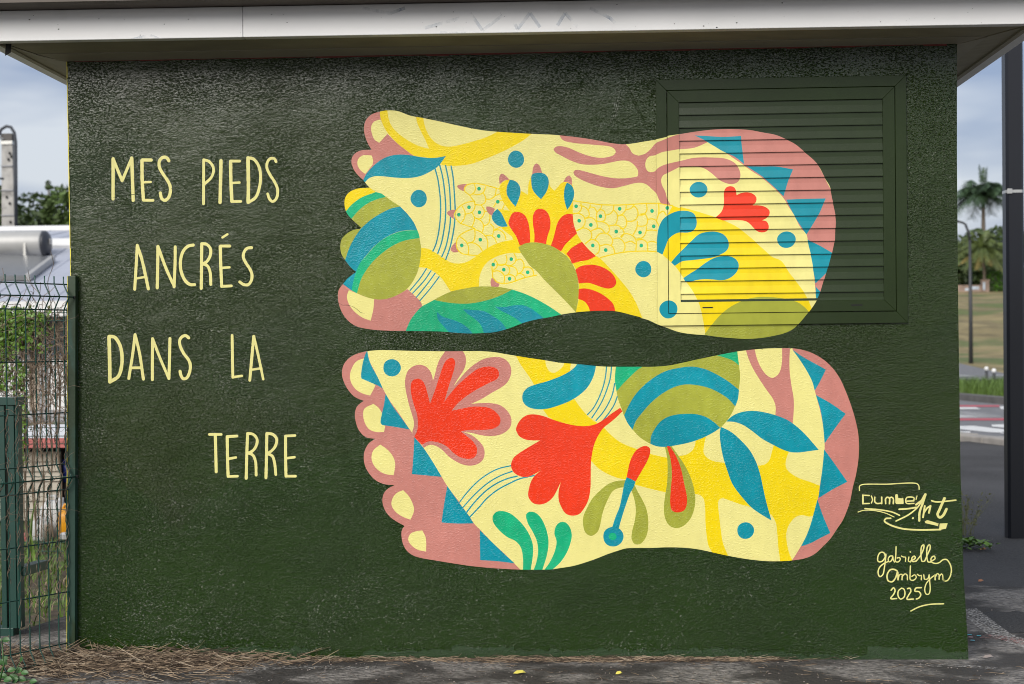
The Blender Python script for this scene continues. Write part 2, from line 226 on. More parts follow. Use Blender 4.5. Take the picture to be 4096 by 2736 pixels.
SHAPES_A = [
 ("toe_band", "pink", 1, "1228,2150.7! 1235.8,2105.2 1247.9,2067.9 1268.3,2044.9 1301.2,2013.4 1358.8,1969.1! 1300.6,1963.9 1238.1,1940.2 1187.9,1908 1162.4,1869.1! 1125,1871.8! 1075.7,1922.2 1076.5,1992.4 1118.5,2024.7! 1136.3,2127.6 1178.3,2164"),
 ("toenail", "cream", 2, "1229.7,2112.7! 1243.9,2084.4 1258.1,2057.4! 1241.3,2039.1 1224.5,2022.1! 1205.9,2035.6 1195.8,2060.5 1194.1,2085.3 1204.7,2103.7"),
 ("toenail", "cream", 2, "1155.3,1972.5 1176.2,1975 1194.8,1973.1! 1200,1953.2 1197.3,1936.7! 1183.8,1920.4 1169.1,1902.1! 1150.5,1916.8 1139.1,1937.7 1140.6,1958.3"),
 ("yellow_ribbon", "yellow", 2, "1228.1,2154.8! 1257.1,2154.3! 1260.9,2121.3 1273,2088.1 1297.6,2058.8 1330.5,2033.5 1367.5,2012.2 1396.4,2001.5 1419.1,1995.7! 1400.9,2036.4 1384.7,2069.6 1372.6,2098.7 1368,2127.6! 1396.1,2123! 1401.5,2089.9 1413.6,2056.8 1434,2027.6 1462.7,2008.6 1495.8,2002.7 1541.3,2009.3 1595.2,2022.8 1644.8,2038.4 1694.6,2062.2! 1822.1,2053.8! 1815.9,2046.5! 1788.9,2025.7 1747.5,2001.7 1697.8,1977.9 1639.8,1954.2 1581.8,1934.6 1528,1928 1490.8,1927.8 1459.9,1934.5! 1449.7,1953.2! 1408.4,1962.1 1358.8,1970.4 1334.1,1988.1 1301.2,2013.4 1272.5,2042.7 1252,2067.8 1237.8,2096.9 1229.8,2121.8"),
 ("leaf", "teal", 3, "1483.8,1967.1! 1470.4,1948.7 1449.4,1924.4 1416,1904.3 1382.7,1890.4 1341.2,1884.1 1291.4,1885.7 1241.7,1891.4 1208.5,1893.2 1183.4,1885.3 1166.6,1869.1! 1157.5,1870.5! 1171.1,1900 1192.2,1924.4 1225.8,1952.8 1259.2,1968.7 1300.8,1975.4 1342.2,1972.3 1383.6,1964.6 1424.9,1959.8 1458.1,1962.1"),
 ("lobe", "yellow", 1, "1185.1,1849.4! 1209.8,1831.2! 1174.4,1819.4 1132.5,1797.3 1107.2,1775 1090.4,1757.4! 1065.6,1777.6 1074.7,1839.5 1133.3,1863.4!"),
 ("lobe", "green", 2, "1209,1831.7! 1232.6,1824.7 1248.3,1812.1! 1215.8,1804.3 1178.2,1788.4 1144.6,1764.1 1110.9,1727.4! 1085.9,1727.7! 1073.7,1756.9 1092.1,1759.9! 1115.7,1785.2 1153.5,1811.5"),
 ("lobe", "olive", 1, "1248.3,1812.9! 1265.6,1799.4 1282,1788.9 1303.5,1774.1! 1306.3,1732.8! 1172.8,1689.3! 1150,1691.7! 1089.7,1702.9! 1110,1728.2! 1144.6,1764.1 1178.2,1788.4 1215.8,1804.3"),
 ("lobe", "olive", 1, "1154.2,1691.6! 1130.8,1652.7 1101.1,1603.4 1088.1,1562.2! 1058.8,1554.4! 1051.7,1653.8 1089.7,1702.9!"),
 ("big_leaf", "teal", 3, "1303.5,1774.1! 1331.4,1744.8 1355.9,1711.4 1369.2,1681.5! 1339,1682 1305.7,1678.3 1268.2,1666.4 1234.7,1647.9 1201.2,1621.9 1171.7,1589.3 1146.4,1560 1127.2,1518.9 1116.3,1481.8 1109.7,1451.3! 1076.7,1476.1! 1070.7,1498.9! 1127.2,1523.1! 1092.1,1552.5! 1086.1,1569.9! 1101.2,1611.7 1122.5,1652.8 1150,1691.7! 1185.7,1722.1 1227.6,1748.4 1269.3,1767.2"),
 ("leaf_stripe", "green", 3, "1369.2,1681.5! 1376.1,1663.7 1378,1650! 1321.9,1641.7 1280.2,1625.8 1238.4,1599.5 1196.4,1563.5 1166.8,1526.7 1147.7,1493.8 1136.9,1460.9 1131.2,1439.4! 1109.7,1451.3! 1116.3,1481.8 1127.2,1518.9 1146.4,1560 1171.7,1588.6 1201.2,1621.3 1234.7,1647.7 1268.2,1665.8 1305.7,1677.7 1338.9,1681.3"),
 ("big_leaf", "olive", 3, "1377.2,1650.9! 1383,1612.6 1379.1,1565.2 1368.3,1520 1347.1,1478.9 1323.9,1452.4 1290.5,1432.1 1252.9,1418.1 1215.4,1414.4 1178.1,1421.1 1131.2,1439.4! 1136.9,1460.9 1147.7,1493.8 1166.8,1526.7 1196.4,1563.5 1238.4,1600.1 1280.2,1626.4 1321.9,1642.4"),
 ("toe_band", "pink", 1, "1074.7,1482.3! 1109.7,1452.1! 1131.2,1440.2! 1178.1,1421.1 1215.4,1414.4 1252.9,1418.1 1290.5,1432.1 1328.1,1453.6! 1356.9,1427.2 1377.4,1406.3 1386.3,1386.8! 1364.5,1367.2 1339.2,1334.4 1315.7,1276.8! 1209.7,1273.8 1085,1295.9 1040,1375.1 1040.8,1437.2"),
 ("toenail", "cream", 2, "1099.3,1452.2! 1131.2,1439.4! 1161.5,1426.6 1198,1415.9! 1194.2,1377.4 1183.3,1332.9! 1152.2,1344.8 1119.2,1370 1098.7,1399.2 1091.5,1428.3"),
 ("dot", "teal", 3, "@1755.2,1949.8 31.3,32.9"),
 ("dot", "teal", 3, "@1376.4,1803.9 31.7,33.4"),
 ("dot", "teal", 5, "@2455.2,1820.7 34.2,29.6"),
 ("dot", "teal", 5, "@2787.8,1624.4 35.4,31.3"),
 ("dot", "teal", 5, "@2241.6,1519.3 30.9,30.9"),
 ("dot", "teal", 5, "@2335.7,1362.8 34.6,34.2"),
 ("fine_line", "teal", 2, "#4.1 1440.2,1920.4 1451,1879 1456.7,1837.7 1460.4,1796.5 1460.8,1755.3 1457.4,1710 1450.7,1664.7 1439.9,1623.6 1429.3,1599.8"),
 ("fine_line", "teal", 2, "#4.1 1457.8,1936.6 1469.7,1887 1475.4,1845.7 1479.1,1804.4 1480.7,1763.2 1478.2,1717.9 1471.5,1672.7 1462.7,1631.5 1447.8,1590.5"),
 ("fine_line", "teal", 2, "#4.1 1481.7,1930 1490.4,1886.7 1496.1,1841.3 1498.5,1795.9 1499.3,1754.7 1497.5,1709.4 1490,1660 1479.1,1614.8 1463.4,1577.1"),
 ("fine_line", "teal", 2, "#4.1 1503.2,1927.6 1510.2,1886.3 1513.8,1836.9 1516.2,1791.5 1517,1746.2 1513.1,1696.8 1504.3,1647.5 1493.5,1606.4 1478.6,1566.6"),
 ("fine_line", "teal", 1, "#3.7 1403.6,1532.7 1378.4,1495.1 1338.4,1448.1"),
 ("fine_line", "teal", 1, "#3.7 1421,1524.2 1394.8,1486.6 1348.7,1437.6"),
 ("fine_line", "teal", 1, "#3.7 1437.4,1514.9 1407.1,1474 1363,1421.7"),
 ("fine_line", "teal", 1, "#3.7 1453.9,1502.3 1419.4,1457.4 1376.6,1408.4"),
 ("river", "yellow", 1, "1377.6,1613.1! 1412.8,1608.1 1441.6,1591.2 1470.4,1572.3 1499.2,1554.6 1528.1,1550.1 1557.1,1554.6 1586.2,1570.7 1619.5,1595 1656.9,1617.1 1694.2,1631 1743.8,1639.8! 1784.7,1613.3! 1767.9,1586.8! 1743.2,1588.4 1710.2,1585.5 1673,1573.7 1639.7,1553.5 1618.8,1525 1608.1,1492.1 1605.6,1451! 1551.6,1431! 1499.9,1435.8! 1481.6,1464.9 1461.2,1494 1432.5,1519.1 1403.7,1533.9 1370.5,1537.7!"),
 ("crown", "yellow", 3, "1729.7,1872.6! 1709,1866.7 1692.4,1852.6 1689.3,1834.1 1694,1809.4 1704,1784.6 1728.4,1751.3! 1707.9,1755.7 1681.1,1758.2! 1662.3,1735.8 1670.2,1706.9 1719.6,1689.7! 1694.8,1688 1715.2,1667.2 1737.7,1648.3 1740.4,1631.8! 1727.1,1625.8! 1776.2,1590.2! 1882.8,1613.9! 1944.1,1576.1 1980.6,1522.2 1992.3,1460.5 1991.8,1411.2 1976.8,1345.6! 2085.3,1323.8! 2236.9,1322.1! 2234.9,1332.4 2224.9,1359.1 2208.9,1396.2 2184.7,1437.6 2148.3,1483.1 2111.8,1524.6 2075.3,1562.9 2059,1572.5! 2032.6,1597.5 2006.2,1628.7 1986,1661.8 1976.1,1694.8 1972.4,1735.9 1973.5,1780.5 1977.9,1813.3 1970.1,1850.3 1951.7,1860.5! 1931.1,1856.3 1914.5,1838.9 1902.9,1825.9! 1887.8,1839.3 1879.8,1864 1857.5,1893.1! 1816.4,1890.5! 1802.8,1857 1799.9,1811.9! 1771.3,1828.8! 1754.3,1857.8"),
 ("claw", "pink", 4, "1690.3,1853.9! 1689.8,1883.5 1699,1895.7 1713.4,1887.2 1728.9,1871.8! 1709,1868"),
 ("claw", "pink", 4, "1816.3,1889.7! 1822.9,1922.4 1833.2,1932.5 1845.5,1924.1 1855.9,1894! 1837,1896.8"),
 ("claw", "pink", 4, "1936.5,1859! 1947.8,1877.3 1960.1,1884.1 1968.3,1875 1969.6,1847! 1951.7,1858.8"),
 ("claw", "pink", 4, "1660.2,1731.7! 1641.8,1748.5 1637.9,1769.1 1650.3,1768.9 1671.6,1759.5!"),
 ("claw", "pink", 2, "1565.3,1857.5! 1539.7,1855.8 1525.1,1849.9 1535.3,1836.5 1554.7,1828.8! 1556.1,1844.4"),
 ("claw", "pink", 3, "1520.8,1758.5! 1497.2,1756.8 1484.7,1746.7 1494.9,1734.2 1512.6,1721.5! 1511.5,1742.1"),
 ("claw", "pink", 2, "1519.5,1634.9! 1504,1618.6 1497.6,1604.3 1507.9,1593.8 1531.9,1595.2! 1520.5,1614.3"),
 ("claw", "pink", 2, "1659.8,1498.9! 1651.3,1479.2 1655.2,1454.5! 1680,1454.2! 1687.6,1472.6! 1667.9,1483.2"),
 ("drop", "teal", 5, "1729.7,1871.3! 1750.2,1866.1 1766.5,1849.4 1771.2,1824.7 1763.9,1796 1751.3,1766.6! 1732.9,1788.2 1718.8,1813.1 1718.2,1841.9"),
 ("drop", "teal", 5, "1816.3,1889.7 1841.1,1896.3 1865.7,1891 1879.1,1872.3 1878.8,1843.5 1869.1,1819 1850.3,1793.9! 1832,1811.4 1817.8,1832.2 1813.2,1861"),
 ("drop", "teal", 5, "1950.8,1856.8! 1968,1846.2 1978,1821.5 1975.7,1796.9 1965.2,1772.4 1950.6,1751.3! 1942.7,1776.9 1938.8,1805.7 1942.4,1838.4"),
 ("drop", "teal", 5, "1681.1,1759! 1695.4,1743.6 1707.5,1718.7 1720.4,1691! 1694.8,1690.1 1674.3,1700.7 1659.3,1723.5 1664.4,1744"),
 ("petal", "red", 5, "1728.1,1722.5 1740.7,1742.9 1761.4,1746.7 1785.9,1734 1800.1,1705 1805.8,1663.8 1806.2,1626! 1784.8,1622.2! 1766.2,1615.9! 1752.1,1652.2 1735.9,1677.2 1723,1702"),
 ("petal", "red", 5, "1818.9,1733.5 1831.4,1753.9 1852,1756.9 1872.5,1745.1 1884.5,1716.1 1884.2,1683.3 1873.6,1650.5 1867.1,1618.6! 1842.5,1624.3 1821.9,1625.8! 1823.1,1659.5 1817.7,1700.7"),
 ("petal", "red", 5, "1971.8,1734.6! 1950.5,1735.7 1929.8,1725.7 1913.2,1703.4 1904.7,1674.8 1896.1,1642 1886,1614.2! 1904,1604.9 1925.2,1591.5! 1941.1,1616.7 1961.8,1637 1987.5,1660.4! 1976.7,1690.2 1972.8,1714.8"),
 ("petal", "red", 5, "2006.2,1627.8! 2032.6,1596.7 2059.8,1571.7! 2030.2,1557.7 1997.3,1552 1966.4,1543.4! 1958.4,1566.9 1945,1581.4! 1964.9,1603.8"),
 ("petal", "red", 5, "1977.6,1517.3! 1993,1530.3 2017.6,1537.4 2046.4,1538.6 2079.1,1531.2 2111.7,1512.3 2132,1487.4 2136.7,1466.9 2127.5,1452.6 2107,1445.9 2082.4,1451.1 2053.8,1461.7 2029.3,1469 1991.5,1467! 1989.2,1485.1"),
 ("petal", "red", 5, "1992.1,1446.1! 2016.8,1447.8 2045.4,1441.3 2078.1,1426.5 2106.6,1405.7 2124.9,1384.9 2133.9,1343.8! 2036.4,1353.1! 2028.4,1377.9 2012.2,1398.6 1990.1,1407.1!"),
 ("petal_base", "olive", 6, "1759.9,1609.6! 1784.8,1623.6 1821.9,1628 1858.9,1622.6 1899.9,1607.7 1936.6,1580.4 1944.1,1576.1 1968.4,1542.9 1984.5,1505.7 1991.4,1460.5 1989.7,1407.1 1980.2,1356.2! 1934.9,1405.8 1894.2,1447.4 1857.5,1484.9 1833.1,1514 1804.5,1539 1784.2,1568.1 1770,1588.9"),
 ("hump", "olive", 4, "1431.3,1410.6! 1460.5,1425.9 1497.9,1442 1543.6,1451.7 1593.3,1459.4 1642.9,1460 1692.4,1456.1 1735.6,1447.3! 1700.3,1429.2 1658.9,1413.2 1613.3,1401.4 1563.6,1394.6 1509.9,1396.4 1464.4,1403.2"),
 ("hump", "green", 4, "1431.3,1410.6! 1464.4,1403.2 1509.9,1396.4 1563.6,1394.6 1613.3,1401.4 1658.9,1413.2 1700.3,1429.2 1735.6,1447.3! 1782.8,1430.3 1832,1407 1881.1,1377.6 1926,1346.3! 1925.8,1323.7! 1665.5,1260.6! 1313.6,1272.7! 1320.1,1293.3! 1339.2,1334.4 1364.5,1367.2 1385.4,1386.8 1406.3,1397.7"),
 ("hump_leaf", "teal", 5, "1441.2,1364.2! 1463.8,1345.4 1496.8,1334.7 1533.9,1319.8 1562.6,1298.9 1587.1,1269.7! 1491.9,1270.8! 1485.9,1287.3! 1463.4,1312.4 1445,1337.3"),
 ("hump_leaf", "teal", 5, "1541.9,1373.4! 1579.9,1369.6 1625.3,1364.2 1662.3,1343.1 1691,1322.2 1717.4,1284.8! 1626.4,1269.3! 1612.4,1310.7 1587.8,1335.7 1559.1,1356.7"),
 ("hump_leaf", "teal", 5, "1666.8,1382.2! 1703.9,1379.7 1741.1,1385.5 1778.2,1385 1811,1370.2 1835.6,1351.4 1856,1334.7! 1769.2,1309! 1772.2,1315.1! 1748.9,1333.9 1720.2,1350.7 1687.3,1367.6"),
 ("vein", "pink", 3, "1918,2049.8! 2010.2,2035.9 2116.5,2015.6 2173.8,2010.6! 2179.8,1999! 2191.9,1985.7 2204,1965 2226.4,1955.7! 2251,1962.2 2273.6,1980.2 2292.2,2001.2 2316.8,2011.4 2337.2,2019.2 2357.7,2026.7 2380.2,2033.2! 2441.3,2037.5! 2492.3,2002.3! 2438.4,1981.2 2380.6,1976.3! 2344.9,1970.9 2316.3,1966.4 2291.8,1956.2 2267.2,1951.7 2254.8,1935.6 2252.6,1915.1 2258.6,1898.7 2270.7,1891.5 2287.9,1894.1 2299.5,1905 2320,1916.1 2348.6,1923.8 2380,1930.2! 2438.1,1942.9 2506.5,1943.3 2560.1,1937.5 2594.1,1919.8 2611,1895 2614.6,1870.5 2605.7,1848.6 2583.7,1840.1 2559.3,1844.4 2530.2,1859.6 2505.9,1882 2476.8,1902.1 2447.5,1908.9 2380.5,1907.1! 2344.2,1889.1 2319.6,1877.2 2312.1,1861 2315.2,1840.5 2327.2,1815.8 2335.1,1787 2347.1,1763.1! 2310.5,1770.2! 2298.4,1795.7 2294.5,1808.1 2278.3,1824.7 2258,1843.4 2237.7,1851.1 2213.2,1850.3 2172.2,1840.7 2127.1,1832 2082.1,1838 2037.1,1853 2000.4,1870 1980,1884.7 1975.2,1897.1 1984.3,1905.1 2004.8,1902.8 2049.8,1889.7 2098.8,1876.7 2147.9,1869.7 2197,1871.8 2223.6,1877.9 2225,1891 2223.8,1899.2 2209.7,1919.9 2189.4,1934.6 2160.8,1937.9 2132.1,1933.5 2091.1,1925.9 2050.1,1923.7 2009.1,1926.5 1968.3,1940.3 1931.5,1959.3 1907,1974.1 1900.1,1986.5 1909.3,1995.4 1931.9,1997 1960.5,1989.6 1997.3,1972.6 2038.2,1957.6 2079.1,1949.9 2107.7,1952.3 2132.4,1960.1 2139.5,1972.3 2132.6,1984.7 2112.2,1994 2079.5,1997.8 2030.4,2002.8 1977.1,2009 1936.2,2020.8"),
 ("heel_band", "pink", 2, "2380.2,2038.6! 2439.1,2064.5! 2576,2081.7! 2867.2,1998.4! 3010.3,1703! 2959.7,1419.1! 2908.5,1389.4! 2900.2,1389.5! 2896.6,1419.9 2894.4,1454.2 2889.9,1498.3 2885.4,1537.5 2878.4,1576.8 2869,1616 2864.3,1643 2840.3,1671.2 2821.2,1710.7 2797.2,1750.2 2773.2,1789.7 2744.2,1819.5 2700.8,1859.3 2657.2,1889.4 2623.3,1914.4 2574.8,1949.5 2526.4,1984.6 2489.9,2002.4! 2428.8,2005.9!"),
 ("heel_triangle", "teal", 3, "2441.3,2028.7! 2487.7,2025.5 2546.2,2021 2618.4,2023.2! 2621.5,1983 2629.2,1915.3! 2594.3,1944.3 2550.6,1964.6 2506.9,1992.3 2477.7,2009.9"),
 ("heel_triangle", "teal", 3, "2637.9,1907.8! 2701.2,1905.8 2749.8,1905 2815.3,1892.7! 2798,1852.9 2778.1,1790.6! 2744.3,1824.4 2700.8,1864.2 2666.9,1889.2"),
 ("heel_triangle", "teal", 3, "2787.7,1777.2! 2841.1,1778.9 2937.7,1779.8! 2913.5,1724 2864.3,1643! 2845.1,1671.2 2821.2,1710.7"),
 ("heel_triangle", "teal", 3, "2867.1,1623.4! 2912.6,1600.8 2963.3,1569.7! 2960.6,1541.4! 2945.8,1502.5! 2896.9,1455.6! 2889.9,1498.3 2883,1547.3"),
 ("heel_triangle", "teal", 3, "2896.8,1444.4! 2918.4,1418.6! 2908.5,1387.9! 2900.2,1388! 2897.5,1415"),
 ("dome", "yellow", 2, "2355.3,1760.1! 2383.7,1751.5 2382.6,1756.4! 2446,1738.2 2514.2,1715.1 2548.3,1702.4 2601.8,1674.6 2645.4,1639.7 2693.7,1594.9 2732.4,1560.1 2766.3,1544 2800,1494.6 2833.6,1450 2862.5,1405.6 2882.5,1355.4! 2861.8,1322.3! 2666.8,1290.2! 2475,1255.5! 2476.1,1270.2! 2471.5,1297.3 2464.5,1336.7 2455,1376.1 2443.1,1405.8 2423.8,1440.4 2399.6,1475.1 2382.7,1499.9 2365.4,1524.6 2341.1,1549.5 2316.8,1571.1! 2309.1,1619.6! 2330.4,1717.5!"),
 ("dome", "olive", 3, "2475.1,1268.7! 2500.9,1301.9 2530.5,1335.9 2564.9,1365 2604.2,1386.6 2643.3,1400.9 2687.3,1406.7 2736,1404.7 2789.4,1396.7 2828.3,1384 2852.4,1366.5 2872.7,1344.8! 2871.1,1273.2! 2763.6,1215.6! 2617.4,1217.1! 2471,1238.3!"),
 ("lobed_petal", "teal", 4, "2314.8,1573.6! 2329.4,1611.1 2337.8,1631.4 2362.4,1651.6 2380.8,1657.4 2411.4,1657 2431.9,1662.9 2444.2,1679 2446.5,1703.5 2436.5,1728.2 2416.2,1738.7 2379.5,1740.1 2346.8,1729.5 2318.1,1709.5 2301.4,1677 2295,1640.2 2293.7,1584.9!"),
 ("lobed_petal", "teal", 4, "2347.2,1543.3! 2369.9,1569.6 2398.7,1597.9 2427.4,1626.1 2456.2,1650.2 2488.8,1658.8 2521.4,1658.3 2549.8,1646.9 2565.8,1624.2 2567.7,1599.6 2557.4,1583.4 2532.8,1569.5 2512.4,1561.6 2475.7,1555.9 2422.7,1550.5 2390,1546.8 2361.3,1529.6!"),
 ("lobed_petal", "teal", 4, "2393.5,1482.1! 2414.1,1496.2 2446.8,1516.2 2479.7,1540.3 2512.4,1558.3 2536.8,1564.1 2573.4,1563.6 2593.7,1553.1 2604.9,1534.6 2601.4,1510.1 2585,1489.9 2560.5,1475.9 2536.1,1472.1 2507.6,1475.3 2475,1477 2446.5,1474.5 2417.9,1467.5 2400.8,1468.5!"),
 ("flower", "red", 5, "2517.8,1712.7! 2538.3,1730.8 2548.6,1751.1 2551.7,1779.6 2552,1812.3 2559.5,1826.5 2575.8,1832.3 2592,1826 2598.7,1807.5 2599.8,1797.3! 2616.2,1805.2 2640.5,1808.1 2660.8,1802.5 2674.9,1788 2672.7,1769.6 2660.4,1757.6! 2684.8,1757.2 2709,1750.7 2724.3,1736.2 2723,1719.9 2712.7,1707.8 2696.4,1699.9! 2712.6,1695.6 2720.6,1679.2 2718.4,1662.9 2704.2,1654.1 2683.9,1655.2 2667.8,1665.6 2651.7,1684.2 2635.5,1696.7 2599,1702.2 2546.2,1701.3!"),
]
